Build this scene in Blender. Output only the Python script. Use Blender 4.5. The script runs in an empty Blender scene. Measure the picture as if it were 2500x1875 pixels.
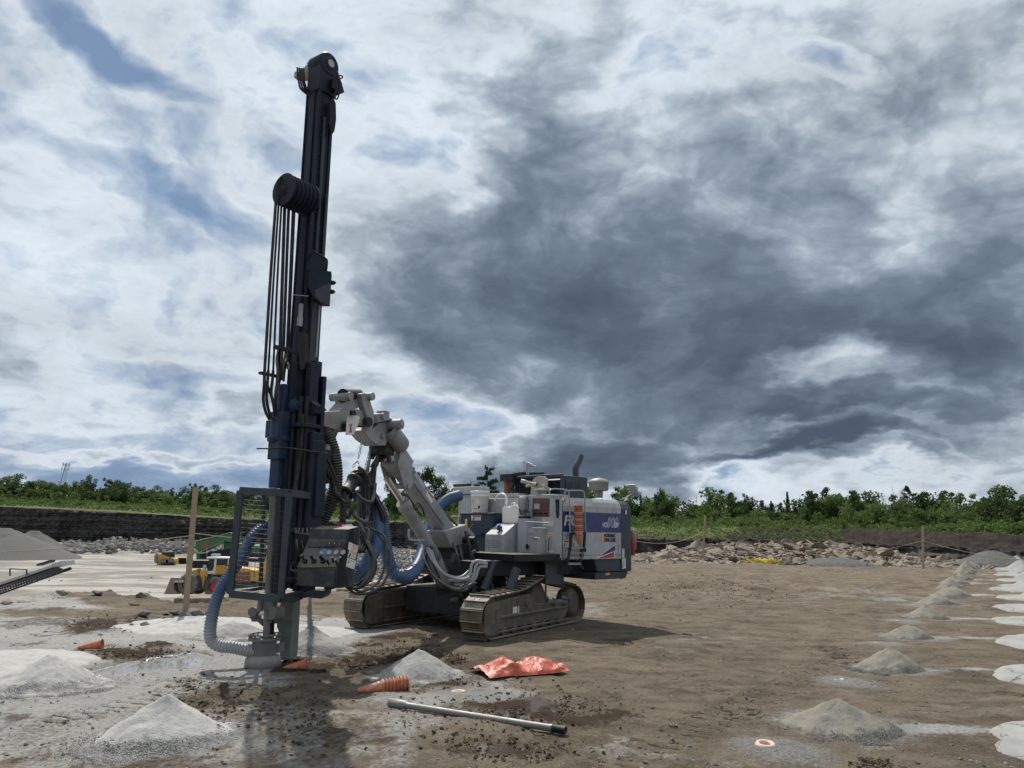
import bpy, bmesh, math, random
import numpy as np
from mathutils import Vector, Matrix
random.seed(7); RNG = np.random.default_rng(11)
scene = bpy.context.scene
COL = scene.collection
# ------------------------------------------------------------------ camera
FPX = 1878.0; CXP, CYP = 1250.0, 937.5; EYE = 1.65
PITCH = math.atan((1293.6 - 937.5) / FPX); ROLL = math.radians(1.05)
CF = np.array([0, math.cos(PITCH), math.sin(PITCH)]); _r = np.array([1.0, 0, 0]); _u = np.cross(_r, CF)
CR = math.cos(ROLL) * _r + math.sin(ROLL) * _u
CU = -math.sin(ROLL) * _r + math.cos(ROLL) * _u
EYEP = np.array([0, 0, EYE])
cam_d = bpy.data.cameras.new('camera'); cam = bpy.data.objects.new('camera', cam_d); COL.objects.link(cam)
cam.matrix_world = Matrix(((CR[0], CU[0], -CF[0], 0), (CR[1], CU[1], -CF[1], 0), (CR[2], CU[2], -CF[2], EYE), (0, 0, 0, 1)))
cam_d.sensor_width = 36; cam_d.lens = FPX / 2500 * 36; cam_d.clip_end = 9000; cam_d.clip_start = 0.05
scene.camera = cam
# survey helpers: turn a sighting in the photograph (2500 x 1875) into a real point at a known depth / plane
def ray(px, py): return CF + CR * ((px - CXP) / FPX) - CU * ((py - CYP) / FPX)
def gnd(px, py, z=0.0):
    d = ray(px, py); return EYEP + d * ((z - EYE) / d[2])
def P(px, py, Y):
    d = ray(px, py); return EYEP + d * (Y / d[1])
def onplane(px, py, pt, n):
    d = ray(px, py); n = np.array(n, float); return EYEP + d * (np.dot(np.array(pt) - EYEP, n) / np.dot(d, n))
def azel(px, py):
    d = ray(px, py); d = d / np.linalg.norm(d); return math.atan2(d[0], d[1]), math.asin(d[2])
# ------------------------------------------------------------------ sun, sky, exposure
SUN_EL = math.radians(54); SUN_AZ = math.radians(-20)       # ahead and to the left
sl = bpy.data.lights.new('sun', 'SUN'); sl.energy = 4.8; sl.angle = math.radians(0.55); sl.color = (1.0, 0.94, 0.85)
so = bpy.data.objects.new('sun', sl); COL.objects.link(so)
sd = Vector((math.sin(SUN_AZ) * math.cos(SUN_EL), math.cos(SUN_AZ) * math.cos(SUN_EL), math.sin(SUN_EL)))
so.rotation_euler = sd.to_track_quat('Z', 'Y').to_euler(); so.location = (0, 0, 60)
scene.view_settings.view_transform = 'Standard'; scene.view_settings.look = 'None'
scene.view_settings.exposure = 0.0; scene.view_settings.gamma = 1.0
try: scene.view_settings.use_curve_mapping = False
except Exception: pass
scene.render.engine = 'CYCLES'
scene.cycles.max_bounces = 4; scene.cycles.diffuse_bounces = 3; scene.cycles.glossy_bounces = 2; scene.cycles.transparent_max_bounces = 8

def build_world():
    w = bpy.data.worlds.new("World"); scene.world = w; w.use_nodes = True
    nt = w.node_tree; N = nt.nodes; L = nt.links; N.clear()
    def nd(t, **k):
        n = N.new(t)
        for a, b in k.items(): setattr(n, a, b)
        return n
    def mth(op, a, b=None, c=None, clamp=False):
        n = nd('ShaderNodeMath', operation=op); n.use_clamp = clamp
        for i, v in enumerate((a, b, c)):
            if v is None: continue
            if isinstance(v, (int, float)): n.inputs[i].default_value = v
            else: L.new(v, n.inputs[i])
        return n.outputs[0]
    tc = nd('ShaderNodeTexCoord'); sep = nd('ShaderNodeSeparateXYZ'); L.new(tc.outputs['Generated'], sep.inputs[0])
    X, Y, Z = sep.outputs
    az = mth('ARCTAN2', X, Y); el = mth('ARCSINE', Z)
    zz = mth('ADD', mth('MAXIMUM', Z, 0.0), 0.30)
    pl = nd('ShaderNodeCombineXYZ'); L.new(mth('DIVIDE', X, zz), pl.inputs[0]); L.new(mth('DIVIDE', Y, zz), pl.inputs[1])
    pl.inputs[2].default_value = 3.1
    def noise(vec, scale, detail, rough, dist=0.0, off=(0, 0, 0), sc=(1, 1, 1)):
        m = nd('ShaderNodeMapping'); L.new(vec, m.inputs[0]); m.inputs[1].default_value = off; m.inputs[3].default_value = sc
        n = nd('ShaderNodeTexNoise'); L.new(m.outputs[0], n.inputs['Vector'])
        n.inputs['Scale'].default_value = scale; n.inputs['Detail'].default_value = detail
        n.inputs['Roughness'].default_value = rough; n.inputs['Distortion'].default_value = dist
        return n
    ae = nd('ShaderNodeCombineXYZ'); L.new(az, ae.inputs[0]); L.new(el, ae.inputs[1])
    # warp of the (azimuth, elevation) map so the big forms get billowing borders
    wn = noise(pl.outputs[0], 1.1, 6, 0.58)
    vs = nd('ShaderNodeVectorMath', operation='SUBTRACT'); L.new(wn.outputs['Color'], vs.inputs[0]); vs.inputs[1].default_value = (0.5, 0.5, 0.5)
    vm = nd('ShaderNodeVectorMath', operation='MULTIPLY'); L.new(vs.outputs[0], vm.inputs[0]); vm.inputs[1].default_value = (0.50, 0.30, 0)
    va = nd('ShaderNodeVectorMath', operation='ADD'); L.new(ae.outputs[0], va.inputs[0]); L.new(vm.outputs[0], va.inputs[1])
    W = va.outputs[0]
    # direction-space forms: sighting x, y, half width, half height (pixels of the photo), tilt in degrees, thickness change
    blobs = SKY_FORMS
    acc = None
    for (px, py, rx, ry, rot, amp) in blobs:
        a, e = azel(px, py)
        m = nd('ShaderNodeMapping', vector_type='TEXTURE'); L.new(W, m.inputs[0])
        m.inputs[1].default_value = (a, e, 0); m.inputs[2].default_value = (0, 0, math.radians(rot))
        m.inputs[3].default_value = (rx / FPX * 1.25, ry / FPX * 1.25, 1)
        g = nd('ShaderNodeTexGradient', gradient_type='SPHERICAL'); L.new(m.outputs[0], g.inputs[0])
        s = mth('SMOOTHSTEP', g.outputs['Fac'], 0.0, 1.0) if False else mth('POWER', g.outputs['Fac'], 0.85)
        v = mth('MULTIPLY', s, amp)
        acc = v if acc is None else mth('ADD', acc, v)
    n1 = noise(pl.outputs[0], 2.3, 9, 0.56, 0.35, (3, 1, 0))
    n2 = noise(pl.outputs[0], 6.5, 7, 0.60, 0.5, (7, 4, 2))
    n3 = noise(ae.outputs[0], 6.0, 8, 0.60, 0.3, (1, 9, 2), (1, 2.4, 1))
    n4 = noise(ae.outputs[0], 17.0, 6, 0.62, 0.4, (5, 2, 0), (1, 1.7, 1))
    # puffs: fractal rounded cells on the warped map
    vw = nd('ShaderNodeVectorMath', operation='MULTIPLY'); L.new(W, vw.inputs[0]); vw.inputs[1].default_value = (1, 1.5, 1)
    pf = nd('ShaderNodeTexVoronoi', feature='SMOOTH_F1', voronoi_dimensions='2D'); L.new(vw.outputs[0], pf.inputs['Vector']); pf.inputs['Scale'].default_value = 7.5
    pf.inputs['Detail'].default_value = 3.0; pf.inputs['Roughness'].default_value = 0.55; pf.inputs['Lacunarity'].default_value = 2.2; pf.inputs['Smoothness'].default_value = 0.7
    acc = mth('ADD', acc, mth('MULTIPLY', mth('SUBTRACT', pf.outputs['Distance'], 0.50), 0.24))
    t = mth('ADD', 0.295, acc)
    for n, k in ((n1, 0.52), (n2, 0.19), (n3, 0.32), (n4, 0.11)):
        t = mth('ADD', t, mth('MULTIPLY', mth('SUBTRACT', n.outputs[0], 0.5), k))
    # colour of cloud by thickness
    cr = nd('ShaderNodeValToRGB'); L.new(t, cr.inputs[0]); e = cr.color_ramp.elements
    stops = [(0.00, (0.20, 0.30, 0.47)), (0.10, (0.27, 0.37, 0.53)), (0.20, (0.42, 0.51, 0.63)), (0.32, (0.66, 0.73, 0.80)), (0.39, (0.60, 0.67, 0.74)), (0.47, (0.43, 0.50, 0.575)), (0.57, (0.27, 0.33, 0.405)),
             (0.68, (0.165, 0.215, 0.275)), (0.84, (0.105, 0.142, 0.190)), (1.0, (0.075, 0.104, 0.148))]
    e[0].position = stops[0][0]; e[0].color = (*stops[0][1], 1); e[1].position = stops[-1][0]; e[1].color = (*stops[-1][1], 1)
    for p_, c_ in stops[1:-1]:
        q = e.new(p_); q.color = (*c_, 1)
    mask = nd('ShaderNodeMapRange', interpolation_type='SMOOTHSTEP'); L.new(t, mask.inputs[0])
    mask.inputs[1].default_value = -0.35; mask.inputs[2].default_value = 0.20; mask.inputs[3].default_value = 0.80
    sky = nd('ShaderNodeTexSky', sky_type='NISHITA'); sky.sun_disc = False
    sky.sun_elevation = SUN_EL; sky.sun_rotation = SUN_AZ; sky.air_density = 1.3; sky.dust_density = 0.6; sky.ozone_density = 2.0
    b1 = nd('ShaderNodeBackground'); L.new(sky.outputs[0], b1.inputs[0]); b1.inputs[1].default_value = 0.05
    b2 = nd('ShaderNodeBackground'); L.new(cr.outputs[0], b2.inputs[0]); n5 = noise(ae.outputs[0], 3.2, 6, 0.6, 0.6, (8, 3, 1), (1, 1.8, 1)); L.new(mth('MULTIPLY_ADD', n5.outputs[0], 0.80 * SKY_GAIN, 0.63 * SKY_GAIN), b2.inputs[1])
    mx = nd('ShaderNodeMixShader'); L.new(mask.outputs[0], mx.inputs[0]); L.new(b1.outputs[0], mx.inputs[1]); L.new(b2.outputs[0], mx.inputs[2])
    # below the horizon: earth bounce only
    b3 = nd('ShaderNodeBackground'); b3.inputs[0].default_value = (0.10, 0.085, 0.065, 1)
    lt = mth('LESS_THAN', Z, -0.02)
    mx2 = nd('ShaderNodeMixShader'); L.new(lt, mx2.inputs[0]); L.new(mx.outputs[0], mx2.inputs[1]); L.new(b3.outputs[0], mx2.inputs[2])
    o = nd('ShaderNodeOutputWorld'); L.new(mx2.outputs[0], o.inputs[0])
SKY_GAIN = 1.0
SKY_FORMS = [
    (1470, 660, 580, 270, 14, .34), (1950, 850, 580, 190, 0, .32), (1120, 740, 400, 220, 0, .26), (2200, 940, 340, 150, 0, .24),
    (1350, 330, 220, 240, 10, .14), (2380, 640, 330, 330, 0, .12), (1300, 1135, 300, 80, 0, .50), (1700, 1140, 420, 80, 0, .32),
    (1650, 950, 480, 120, 0, .22), (2250, 250, 420, 260, 0, .10), (2100, 1170, 300, 50, 0, .22), (1800, 420, 260, 200, 0, .06),
    (1090, 560, 140, 200, -20, -.20), (1010, 1040, 190, 120, 0, -.16), (2030, 955, 170, 50, 0, -.45), (2230, 1185, 260, 36, 0, -.25),
    (1730, 1215, 130, 26, 0, -.20), (1900, 1205, 120, 26, 0, -.16), (2100, 1135, 190, 22, 0, .30), (2370, 1185, 230, 20, 0, .26), (1880, 1150, 170, 20, 0, .22), (2270, 1055, 170, 26, 0, .22), (2000, 1070, 140, 20, 0, .20), (2420, 1040, 200, 60, 0, -.20), (1620, 230, 160, 220, -20, -.07),
    (470, 220, 170, 45, -18, -.34), (250, 80, 230, 50, -25, -.30), (500, 545, 250, 55, -12, -.30), (830, 465, 70, 40, 0, -.24),
    (2075, 125, 120, 38, -25, -.30), (340, 895, 280, 55, 0, -.26), (90, 1020, 420, 50, 0, -.22), (420, 1185, 620, 70, 0, -.34),
    (60, 1140, 300, 50, 0, -.14), (300, 1090, 420, 22, 0, .16), (560, 1010, 200, 24, 0, .12), (930, 975, 80, 35, 0, -.26), (150, 720, 420, 260, 0, .0), (900, 250, 420, 300, 0, -.09), (330, 480, 700, 420, 0, -.07), (780, 760, 160, 200, 0, -.05),
    (120, 200, 160, 300, 30, .03), (2250, 420, 520, 420, 0, .07), (2300, 1085, 380, 80, 0, .26), (1560, 1070, 320, 60, 0, .16), (1900, 1050, 200, 40, 0, .12), (2450, 850, 250, 160, 0, .14), (1150, 250, 260, 200, 0, .05), (620, 900, 300, 200, 0, .03),
]
build_world()

# ------------------------------------------------------------------ materials
MATS = {}
def srgb(r, g, b):
    f = lambda c: (c / 255 / 12.92) if c / 255 <= 0.04045 else ((c / 255 + 0.055) / 1.055) ** 2.4
    return (f(r), f(g), f(b))
MATTE = ('cliff_rock', 'slab_rock', 'grey_stone', 'rubble_earth', 'far_turf', 'leaf_dark', 'leaf_mid', 'leaf_bright', 'leaf_pine', 'bark', 'dead_wood', 'cuttings_pale', 'cuttings_grey', 'cuttings_brown', 'gravel_far', 'cracked_flour', 'mud_clod', 'timber', 'quarry_floor_mat')
class MT:
    """small node-graph writer"""
    def __init__(s, name):
        s.m = bpy.data.materials.new(name); s.m.use_nodes = True; s.nt = s.m.node_tree; s.N = s.nt.nodes; s.L = s.nt.links
        s.b = s.N['Principled BSDF']; MATS[name] = s.m
    def n(s, t, **k):
        x = s.N.new(t)
        for a, b in k.items(): setattr(x, a, b)
        return x
    def coord(s, kind='Object', scale=(1, 1, 1)):
        tc = s.n('ShaderNodeTexCoord'); m = s.n('ShaderNodeMapping'); m.inputs[3].default_value = scale
        if kind == 'Position':
            g = s.n('ShaderNodeNewGeometry'); s.L.new(g.outputs['Position'], m.inputs[0])
        else: s.L.new(tc.outputs[kind], m.inputs[0])
        return m.outputs[0]
    def noise(s, vec, scale, detail=6, rough=.55, dist=0):
        x = s.n('ShaderNodeTexNoise'); s.L.new(vec, x.inputs['Vector']); x.inputs['Scale'].default_value = scale
        x.inputs['Detail'].default_value = detail; x.inputs['Roughness'].default_value = rough; x.inputs['Distortion'].default_value = dist
        return x.outputs[0]
    def vor(s, vec, scale, feature='F1', out='Distance', rnd=1):
        x = s.n('ShaderNodeTexVoronoi', feature=feature); s.L.new(vec, x.inputs['Vector']); x.inputs['Scale'].default_value = scale
        x.inputs['Randomness'].default_value = rnd
        return x.outputs[out]
    def rng(s, v, a, b, c=0, d=1, smooth=True):
        x = s.n('ShaderNodeMapRange'); x.interpolation_type = 'SMOOTHSTEP' if smooth else 'LINEAR'
        s.L.new(v, x.inputs[0])
        for i, q in enumerate((a, b, c, d)): x.inputs[i + 1].default_value = q
        return x.outputs[0]
    def mix(s, f, a, b, mode='MIX'):
        x = s.n('ShaderNodeMix', data_type='RGBA', blend_type=mode)
        def put(i, v):
            if isinstance(v, tuple): x.inputs[i].default_value = (*v, 1) if len(v) == 3 else v
            elif isinstance(v, (int, float)): x.inputs[i].default_value = v
            else: s.L.new(v, x.inputs[i])
        put(0, f); put(6, a); put(7, b)
        return x.outputs[2]
    def math(s, op, a, b=0.0):
        x = s.n('ShaderNodeMath', operation=op)
        for i, v in enumerate((a, b)):
            if isinstance(v, (int, float)): x.inputs[i].default_value = v
            else: s.L.new(v, x.inputs[i])
        return x.outputs[0]
    def attr(s, name):
        x = s.n('ShaderNodeAttribute'); x.attribute_name = name; return x.outputs['Fac']
    def bump(s, h, strength=.4, dist=.01, prev=None):
        x = s.n('ShaderNodeBump'); x.inputs['Strength'].default_value = strength; x.inputs['Distance'].default_value = dist
        s.L.new(h, x.inputs['Height'])
        if prev is not None: s.L.new(prev, x.inputs['Normal'])
        return x.outputs[0]
    def out(s, color=None, rough=None, normal=None, metal=None, spec=None):
        if spec is None and s.m.name in MATTE: spec = .12
        if spec is not None:
            if isinstance(spec, (int, float)): s.b.inputs['Specular IOR Level'].default_value = spec
            else: s.L.new(spec, s.b.inputs['Specular IOR Level'])
        for k, v in (('Base Color', color), ('Roughness', rough), ('Normal', normal), ('Metallic', metal)):
            if v is None: continue
            i = s.b.inputs[k]
            if isinstance(v, tuple): i.default_value = (*v, 1)
            elif isinstance(v, (int, float)): i.default_value = v
            else: s.L.new(v, i)
        return s.m
def paint(name, col, rough=.4, metal=0., spec=None, dirt=.35, dirtcol=(.20, .175, .14), scale=3., streak=True, chip=0., dust=0., bump=.08):
    """painted or bare machine surface: grime in patches, rain streaks, dust lying on upward faces, uneven gloss"""
    t = MT(name); v = t.coord('Object'); vs = t.coord('Object', (6, 6, .55))
    n1 = t.noise(v, scale, 8, .62); n2 = t.noise(vs, 3.2, 5, .6); nf = t.noise(v, 55, 3, .6)
    g = t.math('MULTIPLY', t.rng(n1, .42, .72), dirt)
    c = t.mix(g, col, dirtcol)
    if streak: c = t.mix(t.math('MULTIPLY', t.rng(n2, .5, .75), dirt * .8), c, tuple(x * .75 for x in dirtcol))
    c = t.mix(t.math('MULTIPLY', t.rng(nf, .35, .75), .16), c, tuple(min(1, x * 1.5 + .03) for x in col))
    if chip: c = t.mix(t.math('MULTIPLY', t.rng(t.noise(v, 16, 6, .7), .66, .70), chip), c, (.05, .045, .04))
    if dust:
        geo = t.n('ShaderNodeNewGeometry'); sp = t.n('ShaderNodeSeparateXYZ'); t.L.new(geo.outputs['Normal'], sp.inputs[0])
        up = t.math('MULTIPLY', t.rng(sp.outputs[2], .15, .9), t.rng(t.noise(v, 7, 5, .6), .25, .6))
        c = t.mix(t.math('MULTIPLY', up, dust), c, (.40, .37, .31))
    r = t.math('ADD', rough, t.math('MULTIPLY', g, .45))
    nb = t.bump(t.math('ADD', t.math('MULTIPLY', n1, .6), t.math('MULTIPLY', nf, .25)), bump, .01)
    return t.out(c, r, nb, metal, spec)
def plain(name, col, rough=.5, metal=0., var=.15):
    t = MT(name); v = t.coord('Object'); n = t.noise(v, 9, 5, .6)
    c = t.mix(t.rng(n, .3, .7, 0, 1), tuple(x * (1 - var) for x in col), tuple(min(1, x * (1 + var)) for x in col))
    return t.out(c, rough, t.bump(n, .06, .01), metal)

paint('console_grime', (.020, .027, .035), .5, spec=.3, dirt=.9, dirtcol=(.085, .082, .072), scale=7, chip=.6, dust=.5, bump=.3)
paint('white_paint', (.36, .378, .395), .38, dirt=.42, dirtcol=(.13, .12, .105), scale=2.2, chip=.25, dust=.2)
paint('muddy_grey', (.24, .235, .225), .5, dirt=.75, scale=5, chip=.6, dust=.4)
paint('boom_grey', (.265, .27, .275), .45, spec=.35, dirt=.55, dirtcol=(.11, .10, .09), scale=4, chip=.7, dust=.12)
paint('navy_paint', (.014, .027, .050), .42, spec=.3, dirt=.22, dirtcol=(.07, .07, .07), dust=.12)
paint('slate_paint', (.030, .042, .056), .42, spec=.3, dirt=.25, dirtcol=(.12, .11, .10), dust=.2)
paint('mast_steel', (.006, .013, .027), .5, spec=.22, dirt=.4, dirtcol=(.045, .043, .045), scale=2.2, dust=.25, chip=.3)
paint('drill_blue', (.008, .024, .062), .42, spec=.25, dirt=.55, dirtcol=(.04, .045, .055), scale=4)
paint('black_steel', (.010, .012, .016), .5, spec=.25, dirt=.35, dirtcol=(.06, .055, .05), dust=.3)
paint('foot_steel', (.13, .132, .13), .6, dirt=.6, dirtcol=(.22, .215, .20), scale=5, dust=.35, bump=.4)
paint('track_steel', (.085, .064, .042), .62, dirt=.75, dirtcol=(.22, .175, .12), scale=6, dust=.75, bump=.5)
paint('track_frame_mud', (.068, .059, .045), .75, dirt=.8, dirtcol=(.19, .155, .11), scale=4, dust=.6, bump=.5)
paint('chrome', (.55, .54, .50), .2, metal=.9, dirt=.3)
paint('rail_grey', (.28, .29, .31), .35, dirt=.25)
paint('rubber', (.012, .013, .017), .55, spec=.25, dirt=.5, dirtcol=(.10, .095, .085), scale=9, dust=.4)
paint('rubber_dusty', (.030, .031, .034), .6, dirt=.6, dirtcol=(.12, .115, .105), scale=9, dust=.45)
paint('stripe_blue', (.010, .017, .13), .32, dirt=.18)
paint('logo_red', (.38, .02, .03), .35, dirt=.15)
paint('sign_white', (.60, .60, .58), .4, dirt=.25, scale=12)
paint('sign_orange', (.75, .30, .03), .4, dirt=.15)
paint('sign_grey', (.22, .22, .22), .5, dirt=.1)
paint('beige_plastic', (.36, .335, .29), .5, dirt=.35)
paint('bucket_white', (.72, .73, .74), .35, dirt=.2, scale=8)
paint('jerry_white', (.80, .79, .74), .35, dirt=.12, scale=7)
paint('cap_blue', (.03, .05, .22), .35, dirt=.1)
paint('display_brown', (.06, .022, .02), .3, dirt=.2)
paint('red_paint', (.26, .014, .022), .3, dirt=.25)
paint('cloth_red', (.45, .06, .05), .85, dirt=.3)
paint('bottle_blue', (.06, .17, .36), .2, dirt=.1)
paint('gauge_face', (.34, .34, .32), .3, dirt=.1)
paint('yellow_paint', (.55, .30, .02), .45, dirt=.35)
paint('yellow_bright', (.62, .50, .03), .5, dirt=.1)
paint('green_paint', (.025, .12, .045), .5, dirt=.3)
paint('pale_green', (.20, .34, .22), .5, dirt=.3)
paint('rust', (.22, .08, .04), .8, dirt=.4)
paint('bucket_steel', (.20, .15, .11), .6, dirt=.5)
paint('tyre', (.10, .095, .09), .8, dirt=.7, dirtcol=(.25, .23, .20), dust=.5)
paint('galv', (.36, .38, .40), .45, dirt=.3)
paint('glass_dark', (.012, .016, .02), .08, dirt=.1)
paint('rope_yellow', (.33, .29, .15), .8, dirt=.2)
paint('rod_steel', (.15, .155, .16), .5, metal=.25, dirt=.45, dirtcol=(.28, .26, .23), scale=6, dust=.55)
paint('timber', (.30, .235, .165), .8, dirt=.4, dirtcol=(.20, .16, .12), scale=6)
def hose_blue():
    t = MT('hose_blue'); v = t.coord('Object'); n = t.noise(v, 3.5, 6, .6)
    g = t.n('ShaderNodeNewGeometry'); sp = t.n('ShaderNodeSeparateXYZ'); t.L.new(g.outputs['Position'], sp.inputs[0])
    # stone dust caked on the run that lies on the ground
    low = t.math('MULTIPLY', t.rng(sp.outputs[2], .95, .12), t.rng(n, .25, .5, .75, 1))
    c = t.mix(t.rng(n, .35, .7), (.034, .070, .155), (.055, .10, .19))
    c = t.mix(low, c, (.32, .325, .32))
    return t.out(c, .45, t.bump(n, .1, .01))
hose_blue()
def orange(name, col):
    t = MT(name); v = t.coord('Object'); n = t.noise(v, 14, 6, .6)
    c = t.mix(t.rng(n, .45, .75, 0, .8), col, (.45, .38, .31))
    return t.out(c, .5, t.bump(n, .1, .01))
orange('orange_plastic', (.46, .13, .055)); orange('collar_pink', (.66, .42, .33))
def tarp():
    t = MT('tarp_orange'); v = t.coord('Object'); n = t.noise(v, 30, 5, .6)
    c = t.mix(t.rng(n, .35, .75), (.36, .055, .028), (.50, .115, .065))
    t.b.inputs['Transmission Weight'].default_value = 0.0
    return t.out(c, .5, t.bump(n, .25, .01))
tarp()
def ground_mat():
    t = MT('bench_soil'); v = t.coord('Position')
    dust = t.attr('dust'); mud = t.attr('mud'); wet = t.attr('wet'); blue = t.attr('grit')
    n1 = t.noise(v, .55, 8, .62, .4); n2 = t.noise(v, 3.1, 9, .66, .3); n3 = t.noise(v, 24, 7, .7); n4 = t.noise(v, 110, 3, .7)
    vst = t.coord('Position', (.8, 1.6, 1)); n5 = t.noise(vst, 1.5, 9, .72, .8)
    c = t.mix(t.rng(n1, .30, .70), (.105, .082, .057), (.235, .192, .140))
    c = t.mix(t.rng(n5, .44, .60, 0, .85), c, (.075, .054, .037))
    c = t.mix(t.rng(n2, .42, .70, 0, .65), c, (.25, .21, .155))
    c = t.mix(t.rng(n3, .52, .68, 0, .75), c, (.050, .037, .028))
    c = t.mix(t.rng(n4, .50, .66, 0, .6), c, (.33, .285, .22)); c = t.mix(t.rng(n4, .44, .34, 0, .55), c, (.055, .042, .032))
    n6 = t.noise(v, 52, 5, .75); c = t.mix(t.rng(n6, .56, .68, 0, .6), c, (.30, .26, .205)); c = t.mix(t.rng(n6, .44, .34, 0, .65), c, (.045, .034, .026))  # fine specks for crispness; the pale ones paint sparkle into the soil colour
    # pale stone flour, broken up by the relief
    dn = t.math('ADD', t.math('ADD', dust, t.math('MULTIPLY', t.math('SUBTRACT', n2, .5), .9)), t.math('MULTIPLY', t.math('SUBTRACT', n3, .5), .8))
    dc = t.mix(t.rng(n3, .35, .68), (.27, .268, .258), (.44, .435, .42))
    dc = t.mix(t.rng(n1, .45, .65, 0, .6), dc, (.35, .325, .285))
    c = t.mix(t.rng(dn, .30, .72), c, dc)
    c = t.mix(t.math('MULTIPLY', t.rng(n6, .46, .36), t.rng(dn, .3, .7, 0, .55)), c, (.15, .145, .135)); c = t.mix(t.math('MULTIPLY', t.rng(n6, .58, .70), t.rng(dn, .3, .7, 0, .6)), c, (.56, .555, .54))  # dark grain, then pale flecks: sparkle painted into the flour colour
    # slate grit
    gv = t.vor(v, 130, out='Color'); gs = t.n('ShaderNodeSeparateColor'); t.L.new(gv, gs.inputs[0])
    gc = t.mix(t.rng(gs.outputs[0], .1, .9), (.15, .15, .15), (.34, .335, .32))
    c = t.mix(t.rng(t.math('ADD', blue, t.math('MULTIPLY', t.math('SUBTRACT', n3, .5), .9)), .35, .65), c, gc)
    c = t.mix(t.rng(t.math('ADD', mud, t.math('MULTIPLY', t.math('SUBTRACT', n3, .5), .8)), .42, .68), c, (.060, .042, .030))
    c = t.mix(t.rng(wet, .35, .7), c, (.20, .20, .19))
    vo = t.vor(v, 38)
    h = t.math('ADD', t.math('ADD', t.math('MULTIPLY', n3, 1.1), t.math('MULTIPLY', n4, .28)), t.math('MULTIPLY', n6, .7))
    h = t.math('ADD', h, t.math('MULTIPLY', n2, 1.5))
    nb = t.bump(h, .95, .04)
    r = t.math('SUBTRACT', .88, t.math('MULTIPLY', t.rng(wet, .35, .75), .74))
    r = t.math('SUBTRACT', r, t.math('MULTIPLY', t.math('MULTIPLY', t.rng(n1, .45, .65), t.rng(dn, .3, .7)), .34))
    # standing water is smooth
    mxn = t.n('ShaderNodeMix', data_type='VECTOR'); g = t.n('ShaderNodeNewGeometry')
    t.L.new(t.rng(wet, .45, .8), mxn.inputs[0]); t.L.new(nb, mxn.inputs[4]); t.L.new(g.outputs['Normal'], mxn.inputs[5])
    return t.out(c, r, mxn.outputs[1], None, t.math('ADD', t.rng(wet, .1, .6, .12, .4), t.math('MULTIPLY', t.rng(dn, .3, .8), .22)))
ground_mat()
def rock_mat(name, c1, c2, c3, strata=True, sc=1.0, rnd=0):
    t = MT(name); v = t.coord('Position' if strata else 'Object', (.16 if strata else 1, .16 if strata else 1, .9 if strata else 1))
    n1 = t.noise(v, 2.3 * sc, 9, .68, .4); v2 = t.coord('Position' if strata else 'Object'); n2 = t.noise(v2, 1.2 * sc, 9, .65)
    c = t.mix(t.rng(n1, .32, .68), c1, c2); c = t.mix(t.rng(n2, .52, .72, 0, .8), c, c3)
    if rnd:
        oi = t.n('ShaderNodeObjectInfo'); c = t.mix(t.math('MULTIPLY', oi.outputs['Random'], rnd), c, tuple(x * .45 for x in c2))
    return t.out(c, .9, t.bump(t.math('ADD', n1, n2), .8, .15 / sc))
rock_mat('cliff_rock', (.024, .024, .026), (.075, .069, .065), (.150, .128, .10))
rock_mat('slab_rock', (.17, .14, .11), (.36, .30, .24), (.46, .41, .34), False, 2.5, .9)
rock_mat('grey_stone', (.15, .145, .14), (.33, .32, .31), (.44, .43, .41), False, 3, .7)
rock_mat('rubble_earth', (.07, .058, .046), (.15, .125, .10), (.22, .19, .155), False, 1.6)
def floor_mat():
    t = MT('quarry_floor_mat'); v = t.coord('Position', (.6, 1, 1)); v2 = t.coord('Position')
    n1 = t.noise(v, .11, 9, .62, .8); n2 = t.noise(v, .35, 8, .65, .5); n3 = t.noise(v2, 1.4, 6, .6)
    c = t.mix(t.rng(n1, .42, .60), (.33, .315, .285), (.15, .135, .115))
    c = t.mix(t.rng(n2, .50, .62, 0, .7), c, (.14, .125, .105)); c = t.mix(t.rng(n3, .5, .8, 0, .4), c, (.44, .425, .39))
    wetm = t.rng(n1, .55, .64)
    return t.out(c, t.math('SUBTRACT', .85, t.math('MULTIPLY', wetm, .6)), t.bump(n3, .4, .1))
floor_mat()
def turf_mat():
    t = MT('far_turf'); v = t.coord('Position'); n1 = t.noise(v, .07, 8, .6); n2 = t.noise(v, .8, 8, .7); soil = t.attr('soil')
    c = t.mix(t.rng(n1, .35, .65), (.065, .090, .026), (.11, .12, .042)); c = t.mix(t.rng(n2, .45, .7, 0, .8), c, (.035, .060, .018))
    sc = t.mix(t.rng(n2, .35, .65), (.014, .010, .008), (.042, .031, .023))
    c = t.mix(t.rng(t.math('ADD', soil, t.math('MULTIPLY', t.math('SUBTRACT', n2, .5), .7)), .4, .6), c, sc)
    return t.out(c, .9, t.bump(n2, .8, .5))
turf_mat()
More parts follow.
